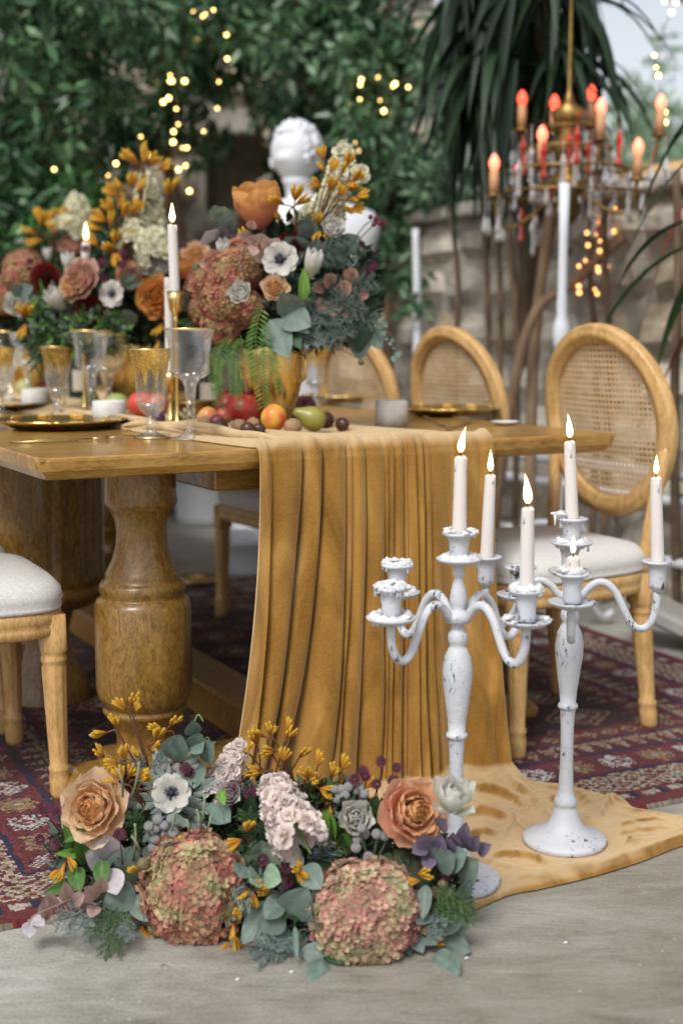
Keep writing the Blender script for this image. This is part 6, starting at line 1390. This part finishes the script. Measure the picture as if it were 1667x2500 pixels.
G.px('rose/blush', 178, 590, 4.9, 66, (0, -.8, 1)); G.spike('floret/cream', (185, 560), (190, 475), 18, .05, .06, 4.95, 4.95); G.spike('floret/cream', (170, 560), (180, 530), 12, .05, .08, 4.9, 4.9)
G.paws([(100, 550, -.2, 1), (95, 570, -.8, .4), (130, 550, .5, .8), (120, 560, .2, .8), (105, 585, -.6, -.3), (148, 545, .5, .6), (155, 560, .6, .2), (135, 575, 0, .6)], 4.9, 35, (150, 640))
G.px('tulip', 118, 625, 4.9, 40, (0, -.3, 1)); G.px('hydrangea_head/c', 60, 660, 4.9, 100); G.px('hydrangea_head/c', 10, 720, 4.8, 90)
G.finish()
# ------------------------------------------------------------ stone walls
M['stone'] = mat('limestone', (.26, .235, .20), .9, col2=(.54, .51, .46), nscale=9, bump=.8, bscale=26, vcol=True)
M['mortar'] = mat('mortar', (.26, .24, .20), .95, col2=(.42, .39, .33), nscale=12, bump=.8, bscale=50)
M['render'] = mat('weathered_render', (.30, .28, .25), .9, col2=(.44, .43, .40), nscale=3, bump=.5, bscale=12)
def stone_protos(n, w, h, d, tint):
    out = []
    for k in range(n):
        q = MB(); V = []; Fc = []; nx, nz = 4, 3; g = R.uniform(.62, 1.25); c = tuple(x*g for x in tint[k % len(tint)])
        for i in range(nx+1):
            for j in range(nz+1):
                x = i/nx-.5; z = j/nz-.5; e = max(abs(x), abs(z))*2; cr = (1-.24*(abs(x*2)**3)*(abs(z*2)**3))
                V.append((x*w*cr+R.uniform(-.018, .018), -d*(.55+.45*(1-e**5))-R.uniform(0, .02) if e < .99 else 0, z*h*cr+R.uniform(-.015, .015)))
        for i in range(nx):
            for j in range(nz): a = i*(nz+1)+j; Fc.append((a, a+nz+1, a+nz+2, a+1))
        q.add(V, Fc, 0, c); out.append(q.mesh('stone', M['stone'], False))
    return out
def wall(name, label, org, ang, length, height, sw, sh, depth=.3, holes=(), tints=((1, 1, 1),), coping=True):
    t = thing(name, label, 'wall', org, ang); q = MB()
    # backing with openings
    xs = sorted({0, length, *[v for hl in holes for v in hl[:2]]}); zs = sorted({0, height, *[v for hl in holes for v in hl[2:]]})
    for i in range(len(xs)-1):
        for j in range(len(zs)-1):
            mx, mz = (xs[i]+xs[i+1])/2, (zs[j]+zs[j+1])/2
            if any(h[0] < mx < h[1] and h[2] < mz < h[3] for h in holes): bevbox(q, (xs[i], depth*.85, zs[j]), (xs[i+1], depth, zs[j+1]), .002)
            else: bevbox(q, (xs[i], .02, zs[j]), (xs[i+1], depth, zs[j+1]), .002)
    q.build('mortar', M['mortar'], t, False)
    pr = stone_protos(9, sw, sh, .05, tints); z = 0; row = 0
    while z < height-.05:
        hh = sh*R.uniform(.82, 1.12); hh = min(hh, height-z); x = -sw*.5*(row % 2)
        while x < length:
            ww = sw*R.uniform(.6, 1.35); x0 = max(x, 0); x1 = min(x+ww, length)
            mx, mz = (x0+x1)/2, z+hh/2
            if x1-x0 > .05 and not any(h[0]-.02 < mx < h[1]+.02 and h[2]-.02 < mz < h[3]+.02 for h in holes):
                me = pr[R.randrange(9)]; link('stone', me, t, Matrix.Translation((mx, .022, mz)) @ Matrix.Rotation(R.uniform(-.09, .09), 4, 'Y') @ Matrix.Diagonal(((x1-x0-.018)/sw, R.uniform(.6, 1.1), (hh-.016)/sh, 1)))
            x += ww
        z += hh; row += 1
    if coping:
        x = 0
        while x < length:
            ww = R.uniform(.35, .55); q = MB(); bevbox(q, (x+.006, -.05, height+.002), (min(x+ww, length)-.006, depth+.03, height+.06), .012, jit=.004, col=(1.3, 1.3, 1.3)); q.build('coping_stone', M['stone'], t, False); x += ww
    return t
TI = ((1.1, 1.06, .98), (.88, .87, .84), (1.25, 1.22, 1.15), (.82, .74, .60))
wo = T(2.58, 5.6); wall('stone_wall', 'pale rubble stone wall behind the cane back chairs at right', wo, TA-math.pi/2, 7.2, 1.50, .27, .19, .3, tints=TI)
# back wall across the left of the picture, with a dark recess
bo = Vector((-4.2, 7.6, 0)); ba = math.radians(3)
nz0 = [PZ]; X0 = lambda px: (P(px, 400, 7.6).x+4.2)
wall('back_wall', 'dark old block wall with a square recess behind the white bust', bo, ba, 4.75, 3.9, .52, .30, .5, holes=((X0(495), X0(690), 1.72, 2.16), (X0(225), X0(405), 2.60, 3.6)), tints=((.80, .72, .60), (.62, .57, .50), (.95, .88, .75)), coping=False)

# ------------------------------------------------------------ bust, pedestal, white pots
M['plaster'] = mat('white_plaster', (.74, .76, .80), .6, col2=(.66, .68, .73), nscale=7, bump=.1, bscale=20)
bp = P(733, 800, 5.5); t = thing('bust', 'white plaster bust of a child before the dark recess', 'bust', (bp.x, bp.y, 1.045))
def sec(q, lst, seg=28):
    V = []; Fc = []
    for (x, y, z, rx, ry) in lst:
        for j in range(seg): a = 2*math.pi*j/seg; V.append((x+rx*math.cos(a), y+ry*math.sin(a), z))
    for i in range(len(lst)-1):
        for j in range(seg): k = (j+1) % seg; Fc.append((i*seg+j, i*seg+k, i*seg+seg+k, i*seg+seg+j))
    Fc.append(tuple(range(seg-1, -1, -1))); Fc.append(tuple((len(lst)-1)*seg+j for j in range(seg))); q.add(V, Fc)
q = MB(); sec(q, [(.02, 0, .0, .10, .08), (.02, 0, .05, .13, .10), (.02, 0, .14, .165, .115), (.06, .0, .27, .24, .12), (.07, .01, .38, .262, .11), (.065, .01, .455, .24, .09), (.035, .01, .50, .13, .075), (.01, 0, .505, .066, .062), (.0, -.01, .53, .056, .058), (-.005, -.015, .56, .058, .062), (-.01, -.02, .58, .064, .07)]); q.build('torso', M['plaster'], t)
q = MB(); V = []; Fc = []; n0, sg = 26, 32
for i in range(n0+1):
    th = math.pi*i/n0
    for j in range(sg):
        a = 2*math.pi*j/sg; d = Vector((math.sin(th)*math.cos(a), math.sin(th)*math.sin(a), math.cos(th)))
        v = Vector((d.x*.098, d.y*.112, d.z*.128)); face = max(0, -d.y*.8-d.x*.6)          # looks down to the left
        if d.z < 0: v.x *= 1-.28*(-d.z)**1.5; v.y *= 1-.2*(-d.z)**1.5
        v += Vector((-.5, -.85, 0))*(.016*math.exp(-((d.z+.25)/.16)**2)*max(0, face)**14 - .010*math.exp(-((d.z-.02)/.10)**2)*max(0, face)**5+.008*math.exp(-((d.z+.55)/.1)**2)*max(0, face)**10)
        if d.z > -.1 and face < .75: v *= 1.04+.03*noise.noise(d*9)           # curls
        V.append(Vector((-.015, -.02, .68))+v)
for i in range(n0):
    for j in range(sg): k = (j+1) % sg; Fc.append((i*sg+j, i*sg+sg+j, i*sg+sg+k, i*sg+k))
q.add(V, Fc)
for (x, y, z, r) in ((.082, .0, .665, .020), (-.095, .045, .665, .020)): sphere(q, (x, y, z), r, 10, 8, sc_=(.5, 1, 1.3))
q.build('head', M['plaster'], t)
q = MB(); hr = random.Random(5)
for i in range(150):
    z_ = hr.uniform(-.35, 1); a = hr.uniform(0, 6.28); rr_ = math.sqrt(1-z_*z_); d = Vector((rr_*math.cos(a), rr_*math.sin(a), z_)); fc_ = -d.y*.8-d.x*.6
    if fc_ > .45 and z_ < .62: continue
    sphere(q, Vector((-.015, -.02, .68))+Vector((d.x*.098, d.y*.112, d.z*.124)), hr.uniform(.014, .022), 7, 5, jit=.4)
o = q.build('curls', M['plaster'], t); o['kind'] = 'stuff'
t = thing('plinth', 'white round column plinth under the bust', 'plinth', (bp.x+.02, bp.y, 0)); q = MB()
lathe(q, [(0, 0), (.22, 0), (.22, .08), (.19, .10), (.165, .14), (.15, .2), (.14, .90), (.16, .94), (.19, .97), (.20, 1.01), (.20, 1.044), (0, 1.044)], 48); q.build('column', M['plaster'], t)
def pot(px, py, r, h, label, m='plaster'):
    p = PZ(px, py); t = thing('flower_pot', label, 'pot', p); q = MB(); lathe(q, [(0, 0), (r*.75, 0), (r*.8, h*.1), (r*.95, h*.8), (r*1.08, h*.82), (r*1.1, h), (r*.98, h), (r*.85, h*.6), (0, h*.55)], 36); q.build('pot_body', M[m], t)
pot(505, 1278, .20, .42, 'white pot on the floor seen under the table, beside a chair leg'); pot(620, 1330, .17, .10, 'low white dish on the floor by the chair leg')
pot(615, 1395, .15, .16, 'white pot lying low beneath the table'); 
t = thing('shallow_bowl', 'small brass dish on the floor behind the pedestal', 'bowl', PZ(482, 1432)); q = MB(); lathe(q, [(0, .01), (.05, .005), (.09, .03), (.10, .035), (.085, .025), (0, .02)], 30); q.build('dish', M['gold'], t)

# ------------------------------------------------------------ white floor stand and chandelier
M['whitemetal'] = mat('white_metal', (.62, .64, .68), .5)
sp_ = P(1372, 700, 4.35); t = thing('floor_stand', 'tall white turned floor stand between the two right chairs', 'stand', (sp_.x, sp_.y, 0.01)); q = MB()
zt = P(1380, 455, 4.35).z
lathe(q, [(0, .30), (.02, .30), (.022, .36), (.016, .40), (.0145, .9), (.016, .93), (.026, .95), (.030, .99), (.026, 1.02), (.016, 1.05), (.019, 1.08), (.0155, 1.12), (.0150, 1.3), (.0180, zt), (0, zt)], 20); q.build('pole', M['whitemetal'], t)
for k in range(3):
    a = k*2.094+.5; d = Vector((math.cos(a), math.sin(a), 0)); q = MB(); tube(q, spline([d*.01+Vector((0, 0, .36)), d*.10+Vector((0, 0, .34)), d*.15+Vector((0, 0, .22)), d*.14+Vector((0, 0, .10)), d*.20+Vector((0, 0, .02)), d*.25+Vector((0, 0, .03))], 6), .013, 8); q.build('scroll_foot', M['whitemetal'], t)
M['bulb'] = mat('red_bulb', (.6, .02, .01), .3, emit=(1, .10, .05), estr=1.8); M['bulb_lit'] = mat('lit_red_bulb', (1, .3, .2), .3, emit=(1, .13, .07), estr=2.9)
M['sleeve'] = mat('candle_sleeve', (.52, .27, .13), .6); M['crystal'] = mat('crystal', (.97, .95, .96), .08, trans=.7, ior=1.35); M['redglass'] = mat('red_crystal', (.75, .04, .02), .1, trans=.5)
ccx = P(1385, 400, 4.55); t = thing('chandelier', 'brass chandelier with red candle bulbs and hanging crystal drops', 'chandelier', ccx)
def cp(px, py, Y=4.55): return P(px, py, Y)-ccx
q = MB(); lathe(q, [(0, -.22), (.02, -.20), (.045, -.17), (.03, -.12), (.05, -.09), (.06, -.05), (.03, -.02), (.045, .03), (.055, .06), (.03, .10), (.05, .14), (.06, .17), (.02, .20), (.008, .24), (.0035, .75)], 24); q.build('centre_column', M['brass'], t)
bulbs = [(1206, 405, 1), (1323, 335, 1), (1466, 268, 1), (1557, 365, 1), (1274, 248, 0), (1353, 258, 0), (1443, 235, 0), (1612, 258, 1)]
for i, (x, y, lit) in enumerate(bulbs):
    Yb = 4.55+(-.10 if lit else .18)*(1 if i < 3 else .6); b = cp(x, y, Yb)
    q = MB(); c = Vector((b.x, b.y, b.z)); tube(q, spline([Vector((0, 0, -.05 if y > 300 else .08)), Vector((c.x*.45, c.y*.45, min(-.14, c.z-.15) if y > 300 else c.z-.18)), Vector((c.x*.85, c.y*.85, c.z-.20)), c-Vector((0, 0, .105))], 7), .007, 7)
    lathe(q, [(0, -.105), (.030, -.10), (.034, -.094), (.012, -.098), (.012, -.085), (0, -.085)], 16, M=Matrix.Translation(c)); arm = q.build('arm', M['brass'], t)
    q = MB(); lathe(q, [(0, -.094), (.0165, -.094), (.0155, -.015), (0, -.014)], 14, M=Matrix.Translation(c)); q.build('candle_sleeve', M['sleeve'], arm)
    q = MB(); lathe(q, [(0, -.0135), (.010, -.013), (.017, .003), (.0165, .016), (.009, .032), (0, .040)], 14, M=Matrix.Translation(c)); q.build('bulb', M['bulb_lit' if lit else 'bulb'], arm)
    for k in range(4):
        a = k*1.57+.4; l = R.uniform(.04, .12); q = MB(); s0 = c+Vector((math.cos(a)*.033, math.sin(a)*.033, -.097))
        tube(q, [s0, s0-Vector((0, 0, l))], .0010, 4); lathe(q, [(0, 0), (.004, -.004), (.010, -.035), (.012, -.046), (.008, -.056), (0, -.060)], 8, M=Matrix.Translation(s0-Vector((0, 0, l)))); q.build('crystal_drop', M['crystal'], arm, False)
for i in range(42):
    a = R.uniform(0, 6.28); r_ = R.choice((.09, .15, .21, .26)); z0 = R.choice((-.10, -.02, .05, .12)); s0 = Vector((math.cos(a)*r_, math.sin(a)*r_*.8, z0)); l = R.uniform(.02, .08); q = MB()
    lathe(q, [(0, 0), (.005, -.005), (.012, -.03), (.007, -.05), (.006, -.09), (.010, -.11), (0, -.125)], 8, M=Matrix.Translation(s0-Vector((0, 0, l)))); tube(q, [s0, s0-Vector((0, 0, l))], .001, 4); q.build('crystal_drop', M['redglass' if i % 5 == 0 else 'crystal'], t, False)
for r_, z0 in ((.09, .12), (.15, .05), (.21, -.02), (.26, -.10)):
    q = MB(); pts = [Vector((math.cos(a)*r_, math.sin(a)*r_*.8, z0)) for a in np.linspace(0, 6.2832, 41)]; tube(q, pts, .004, 6); q.build('ring', M['brass'], t)
    for k in range(4):
        a = k*1.571+r_*9; q = MB(); tube(q, [Vector((0, 0, z0+.01)), Vector((math.cos(a)*r_, math.sin(a)*r_*.8, z0))], .003, 5); q.build('ring_spoke', M['brass'], t)

# ------------------------------------------------------------ poles, branches, pipes by the wall
M['bark'] = mat('bark', (.09, .06, .035), .9, col2=(.19, .13, .08), nscale=9, nstretch=(6, 6, 1), bump=.8, bscale=40); M['pole'] = mat('stripped_pole', (.18, .115, .07), .75, col2=(.27, .18, .11), nscale=8, nstretch=(6, 6, 1))
def polething(pts, r, label, m='pole', name='wooden_pole', cat='pole', group=None):
    pts = [Vector(p) for p in pts]; o = thing(name, label, cat, pts[0], 0, group); q = MB(); sp = spline([p-pts[0] for p in pts], 8); n = len(sp)
    rr = r if isinstance(r, (tuple, list)) else (r, r*.8); tube(q, sp, [rr[0]+(rr[1]-rr[0])*i/(n-1) for i in range(n)], 10); q.build('shaft', M[m], o); return o
polething([PZ(1290, 1480), P(1300, 900, 4.85), P(1345, 480, 4.9)], .024, 'upright brown wooden pole leaning by the white floor stand')
polething([PZ(1180, 1450), P(1280, 830, 4.75), P(1400, 690, 4.8), P(1540, 560, 4.9), P(1650, 440, 4.95)], .020, 'long crooked branch crossing behind the white floor stand')
polething([P(1240, 560, 4.9)*1.0, P(1260, 800, 4.95), Vector((P(1265, 1000, 5.0).x, 5.0, 0))], .016, 'dark vine stem hanging over the stone wall left of the poles', 'bark', 'vine_stem', 'vine')
polething([PZ(1652, 1520), P(1645, 1000, 4.3), P(1655, 700, 4.35), P(1650, 420, 4.4)], .017, 'dark twisted vine stem at the right picture edge', 'bark', 'vine_stem', 'vine')
polething([PZ(1015, 1400), P(1018, 800, 5.6), P(1014, 560, 5.7)], .020, 'grey white post in front of the wall left of the second chair', 'whitemetal', 'post', 'post')
polething([P(1700, 410, 4.9), P(1610, 424, 4.95), P(1540, 430, 5.0), P(1380, 432, 5.05)], .038, 'horizontal orange brown beam end behind the chandelier', 'chair', 'beam', 'beam')
for i, (x, d) in enumerate(((1185, 5.25), (1215, 5.2), (1450, 4.85), (1480, 4.8), (1105, 5.4))):
    polething([P(x-8, 480, d+.1), P(x+R.uniform(-10, 14), 700, d), P(x+6, 900, d+.02), Vector((P(x, 1000, d).x, d, .02))], (.010, .014), ['dark trailing vine stem left of the wooden poles', 'thin brown vine stem beside the dark one', 'vine stem carrying amber lights behind the tall stand', 'second vine stem with amber lights near the right chair', 'thin vine stem right above the second chair'][i], 'bark', 'vine_stem', 'vine', 'vine stems on the stone wall')
for i, z in enumerate((.52, .43, .22)):
    polething([T(2.45, 4.5-i*.2, z), T(2.45, -.5, z)], .022, ['white pipe along the wall foot, topmost of three', 'white pipe along the wall foot, middle of three', 'white pipe along the wall foot, lowest of three'][i], 'whitemetal', 'pipe', 'pipe', 'pipes along the wall foot')
p = PZ(1640, 1580); q = MB(); bevbox(q, (-.18, -.10, 0), (.2, .10, .05), .01); o = q.build('stone_slab', M['render'], None, False, Matrix.Translation((p.x, p.y, .03)) @ Matrix.Rotation(-.5, 4, 'Z') @ Matrix.Rotation(.35, 4, 'Y') @ Matrix.Translation((0, 0, .04))); tag(o, 'pale stone slab tipped on the floor at the right edge', 'slab')

# ------------------------------------------------------------ greenery
def leafy(name, label, cat, root, ells, n, s0, s1, cols, trunk=None, droop=.5, slim=.4, shell=.25, group=None):
    t = thing(name, label, cat, root, 0, group); ee = []
    for e in ells:
        for k in range(12):
            d = Vector((R.gauss(0, .5), R.gauss(0, .5), R.gauss(0, .5))); g = R.uniform(.22, .42); ee.append((e[0]+d.x*e[3], e[1]+d.y*e[4], e[2]+d.z*e[5], e[3]*g, e[4]*g, e[5]*g*1.2))
    ells = ee; n = int(n*.62); V, Fc, Cc = leafcloud(ells, n, s0, s1, cols, shell, slim, droop); V = V-np.array(root); o = cloudmesh('crown', V, Fc, Cc, t, M['gloss_leaf']); o['kind'] = 'stuff'
    if trunk:
        for pts, r in trunk: q = MB(); sp = spline([Vector(p)-Vector(root) for p in pts], 8); m = len(sp); tube(q, sp, [r*(1-.5*i/(m-1)) for i in range(m)], 9); q.build('trunk', M['bark'], t)
    return t
def EE(px, py, Y, rx, ry, rz): c = P(px, py, Y); return (c.x, c.y, c.z, rx, ry, rz)
def base(px, Y): c = P(px, 800, Y); return (c.x, Y, 0.0)
g1 = [(0.046, 0.116, 0.046), (0.078, 0.171, 0.070), (0.124, 0.232, 0.109), (0.039, 0.093, 0.046)]; g2 = [(0.124, 0.232, 0.124), (0.202, 0.310, 0.202), (0.078, 0.155, 0.078)]; g3 = [(0.028, 0.078, 0.028), (0.046, 0.109, 0.039), (0.019, 0.054, 0.022)]
leafy('ficus_tree', 'dense dark green tree filling the top left corner', 'tree', base(60, 6.2), [EE(70, 120, 6.2, .55, .4, .75), EE(170, 230, 6.0, .45, .4, .55), EE(20, 400, 6.3, .45, .4, .5), EE(110, 520, 6.3, .40, .3, .35), EE(0, 620, 6.2, .4, .3, .3), EE(90, -120, 6.0, .9, .5, .5)], 11000, .05, .11, g1, [([base(60, 6.2), P(70, 700, 6.2), P(110, 300, 6.2), P(60, 0, 6.2)], .07)])
leafy('climbing_vine', 'drooping vine over the top centre of the back wall', 'vine', base(560, 6.9), [EE(560, 60, 6.9, .42, .3, .32), EE(690, 110, 6.7, .30, .25, .34), EE(640, 0, 6.8, .5, .3, .3), EE(470, 120, 7.0, .22, .2, .3), EE(420, 220, 7.1, .16, .15, .22), EE(520, 330, 7.2, .12, .12, .2)], 6500, .05, .11, g1+g2[:1], [([base(420, 7.3), P(440, 600, 7.3), P(400, 330, 7.2), P(445, 100, 7.0), P(430, -60, 7.0)], .045), ([P(640, 350, 7.2), P(600, 220, 7.1), P(560, 60, 7.0), P(600, -60, 7.0)], .022)])
leafy('climbing_vine', 'light green hanging leaves above the bust at the top middle', 'vine', base(860, 6.6), [EE(860, 110, 6.4, .45, .3, .42), EE(960, 200, 6.3, .35, .3, .32), EE(1010, 60, 6.4, .4, .3, .3), EE(900, 300, 6.6, .22, .2, .25), EE(780, 30, 6.5, .4, .3, .25)], 7500, .05, .11, g1+g2, [([P(730, -40, 6.4), P(715, 120, 6.4), P(735, 200, 6.4), P(775, 235, 6.4)], .012), ([P(950, -40, 6.4), P(950, 200, 6.4), P(965, 420, 6.4)], .01)], group='hanging vines')
leafy('ivy', 'ivy bush spilling over the wall top left of the chandelier', 'ivy', base(980, 6.2), [EE(980, 450, 6.2, .24, .2, .22), EE(930, 560, 6.1, .14, .12, .28), EE(1040, 440, 6.0, .22, .2, .14), EE(900, 700, 6.2, .08, .08, .14), EE(980, 700, 5.9, .10, .08, .10), EE(1010, 740, 5.6, .06, .05, .05)], 3600, .045, .09, g1+g2+g2, [([base(945, 6.15), P(950, 800, 6.15), P(940, 500, 6.15)], .03)])
leafy('shrub', 'bright green shrub low behind the left flowers', 'shrub', base(110, 5.9), [EE(110, 490, 5.9, .28, .2, .14), EE(60, 600, 5.9, .3, .2, .2), EE(200, 540, 6.0, .2, .2, .16), EE(0, 760, 5.8, .3, .2, .2)], 3500, .05, .10, [(.05, .15, .04), (.08, .22, .06), (.03, .08, .03)], None)
leafy('shrub', 'dark shrub filling the corner between wall and bust', 'shrub', base(840, 7.2), [EE(830, 330, 7.3, .3, .2, .35), EE(870, 450, 7.0, .25, .2, .3), EE(800, 240, 7.3, .3, .2, .3), EE(860, 640, 7.0, .25, .2, .3)], 5000, .05, .10, g3+g1[:1], None)
leafy('shrub', 'dark leaf mass hugging the lower back wall at left', 'shrub', base(250, 7.1), [EE(250, 350, 7.2, .35, .2, .4), EE(180, 500, 7.1, .4, .2, .4), EE(330, 250, 7.2, .2, .15, .3), EE(120, 300, 7.2, .4, .2, .5)], 6500, .05, .10, g3+g1, None)
leafy('hedge', 'pale sunlit garden greenery beyond the stone wall', 'hedge', base(1350, 12), [EE(900, 420, 11, 1.2, .5, .8), EE(1100, 300, 12, 1.2, .6, 1.0), EE(1500, 420, 13, .9, .6, .7), EE(1300, 500, 11, 1.5, .6, .5), EE(1560, 300, 14, .5, .6, .8)], 6500, .10, .2, [(.16, .28, .15), (.24, .36, .22), (.32, .40, .30)], None)
# palm with long blades hanging from the top
def palm(label, root, crown, blades, cols, bl=.9, group=None, spread=.1):
    t = thing('palm', label, 'palm', root, 0, group)
    q = MB(); tube(q, spline([Vector((0, 0, 0)), (Vector(crown)-Vector(root))*.5+Vector((.03, .02, 0)), Vector(crown)-Vector(root)], 8), .045, 10); q.build('trunk', M['bark'], t)
    c = Vector(crown)-Vector(root)
    for i in range(blades):
        a = R.uniform(0, 6.28); el = R.uniform(-1.4, .55); L_ = bl*R.uniform(.6, 1.1); d = Vector((math.cos(a)*math.cos(el), math.sin(a)*math.cos(el), math.sin(el))); q = MB(); V = []; Fc = []; s = d.cross(Vector((0, 0, 1))).normalized(); p = c+Vector((R.uniform(-spread, spread), R.uniform(-spread, spread), R.uniform(-.5, .15))); col = cols[R.randrange(len(cols))]
        for k in range(9):
            u_ = k/8; w = .022*math.sin(math.pi*(.12+.88*u_)**.7); n = s.cross(d).normalized(); V += [p-s*w-n*w*.3, p, p+s*w-n*w*.3]; d = (d+Vector((0, 0, -.24))).normalized(); p = p+d*L_/8
        for k in range(8):
            for m in range(2): b = k*3+m; Fc.append((b, b+1, b+4, b+3))
        q.add(V, Fc, 0, col); q.build('frond', M['leaf'], t)
dk = [(.006, .020, .007), (.010, .030, .010), (.016, .042, .014)]
c = P(1290, -20, 4.9); palm('dark long bladed palm hanging above the chandelier', base(1290, 4.9+.75), (c.x, c.y+.2, c.z+.15), 230, dk, .66, spread=.26)
c = P(1215, 40, 5.3); palm('dark palm crown left of the chandelier', base(1200, 6.3), (c.x, c.y+.3, c.z+.35), 60, dk+[(.04, .09, .03)], .5, spread=.2)
c = P(1370, -70, 4.6); palm('dark palm crown cut by the top edge over the chandelier', base(1500, 5.7), (c.x-.08, c.y+.2, c.z+.2), 75, dk, .55, spread=.16)
c = P(1720, 250, 3.9); palm('green long leaved palm entering from the right edge', base(1780, 3.9), (c.x+.12, c.y, c.z), 42, [(.03, .08, .03), (.05, .11, .04), (.02, .05, .02)], .62)
c = P(1740, 420, 4.1); palm('red leaved cordyline at the right edge', base(1800, 4.1), (c.x+.1, c.y, c.z), 30, [(.30, .06, .05), (.22, .05, .04), (.05, .06, .03)], .6)
t = thing('planter', 'terracotta planter with red blooms on the wall top', 'planter', T(2.62, 4.2, 1.565), TA+math.pi/2); q = MB(); bevbox(q, (-.45, -.1, 0), (.45, .1, .14), .01); q.build('trough', mat('terracotta', (.45, .13, .08), .8), t)
V, Fc, Cc = leafcloud([(0, 0, .2, .5, .12, .10)], 900, .03, .06, [(.06, .14, .05), (.5, .08, .07), (.12, .2, .1)], .2, .7); cloudmesh('blooms', V, Fc, Cc, t)['kind'] = 'stuff'
# whitewashed house far behind the garden
t = thing('house', 'pale plastered house front beyond the garden wall', 'house', (1.5, 15, 0)); q = MB(); bevbox(q, (-5, 0, 0), (7, 4, 2.9), .02); q.build('wall', mat('plaster', (.50, .51, .50), .9, col2=(.40, .42, .42), nscale=2), t)
for x in (-3.2, -.4, 2.4, 4.8): q = MB(); bevbox(q, (x, -.03, 1.1), (x+.9, -.002, 2.3), .01); w = q.build('window', mat('dim_pane', (.10, .12, .12), .2), t); q = MB(); bevbox(q, (x-.06, -.06, 1.03), (x+.96, -.031, 1.095), .01); q.build('sill', M['render'], w)
q = MB(); bevbox(q, (-5.2, -.2, 2.902), (7.2, 4.2, 3.1), .02); q.build('roof', mat('roof_tile', (.30, .17, .12), .8), t)

# ------------------------------------------------------------ fairy lights
M['fairy'] = mat('fairy_bulb', (1, .7, .3), .3, emit=(1, .60, .20), estr=8.0); M['amber'] = mat('amber_bulb', (1, .5, .2), .3, emit=(1, .42, .12), estr=3.0); M['wire'] = mat('wire', (.02, .03, .02), .7)
q = MB(); sphere(q, (0, 0, 0), 1, 8, 6); FB = q.mesh('bulb', M['fairy']); q = MB(); sphere(q, (0, 0, 0), 1, 8, 6); FA = q.mesh('bulb', M['amber'])
def lights(pts, Y, label, me, r):
    pts = sorted(pts, key=lambda p: p[1]); w = [P(x, y, Y+R.uniform(-.1, .1)) for x, y in pts]; t = thing('fairy_lights', label, 'string lights', w[0], 0); 
    q = MB(); tube(q, [p-w[0]+Vector((0, .012, .004)) for p in w], .0015, 4); q.build('cable', M['wire'], t)
    for p in w: link('bulb', me, t, Matrix.Translation(p-w[0]) @ Matrix.Scale(r*R.uniform(.55, 1.1), 4))
S1 = .532; z1 = lambda L_: [(x*S1, y*S1) for x, y in L_]
lights(z1([(888, 55), (930, 75), (943, 65), (980, 45), (903, 183), (1040, 160), (1043, 270), (1005, 375), (997, 497), (935, 602)]), 6.3, 'warm fairy light string at the upper middle left', FB, .009)
lights(z1([(782, 345), (780, 372), (790, 372), (848, 372), (775, 450), (750, 468), (810, 500), (818, 570), (797, 604), (795, 652), (838, 678), (858, 678), (820, 778), (852, 760), (870, 877)]), 6.2, 'warm fairy light string falling straight above the tallest taper', FB, .009)
lights(z1([(647, 627), (680, 710), (590, 700), (533, 750), (493, 800), (385, 815), (648, 812), (345, 895), (250, 777)]), 6.2, 'warm fairy light string slanting down to the left flowers', FB, .009)
z2 = lambda L_: [(834+x*.5313, y*.5313) for x, y in L_]
lights(z2([(90, 365), (85, 390), (83, 456), (45, 483), (60, 655), (75, 692)]), 6.1, 'warm fairy lights left one of two strings above the bust', FB, .0085)
lights(z2([(180, 465), (193, 510), (236, 395), (245, 385), (305, 400), (165, 355)]), 6.1, 'warm fairy lights right one of two strings above the bust', FB, .0085)
lights(z2([(1165, 947), (1165, 990), (1170, 1022), (1125, 1070), (1165, 1077), (1185, 1107), (1130, 1127), (1183, 1153), (1118, 1197), (1088, 1223), (1175, 1230), (1178, 1247), (1088, 1315), (1090, 1345), (1160, 1330), (1172, 1350)]), 4.8, 'small amber lights wound on the vine behind the chandelier', FA, .008)
lights(z2([(1245, 1065), (1255, 955), (1220, 1225), (1232, 1450), (1300, 1560)]), 4.8, 'small amber lights on the vine nearest the right chair', FA, .008)
lights(z2([(1435, 255), (1443, 310), (1453, 347), (1485, 515), (1485, 562), (1480, 8), (1533, 12), (1513, 57)]), 5.2, 'warm fairy lights hanging at the top right corner', FB, .008)
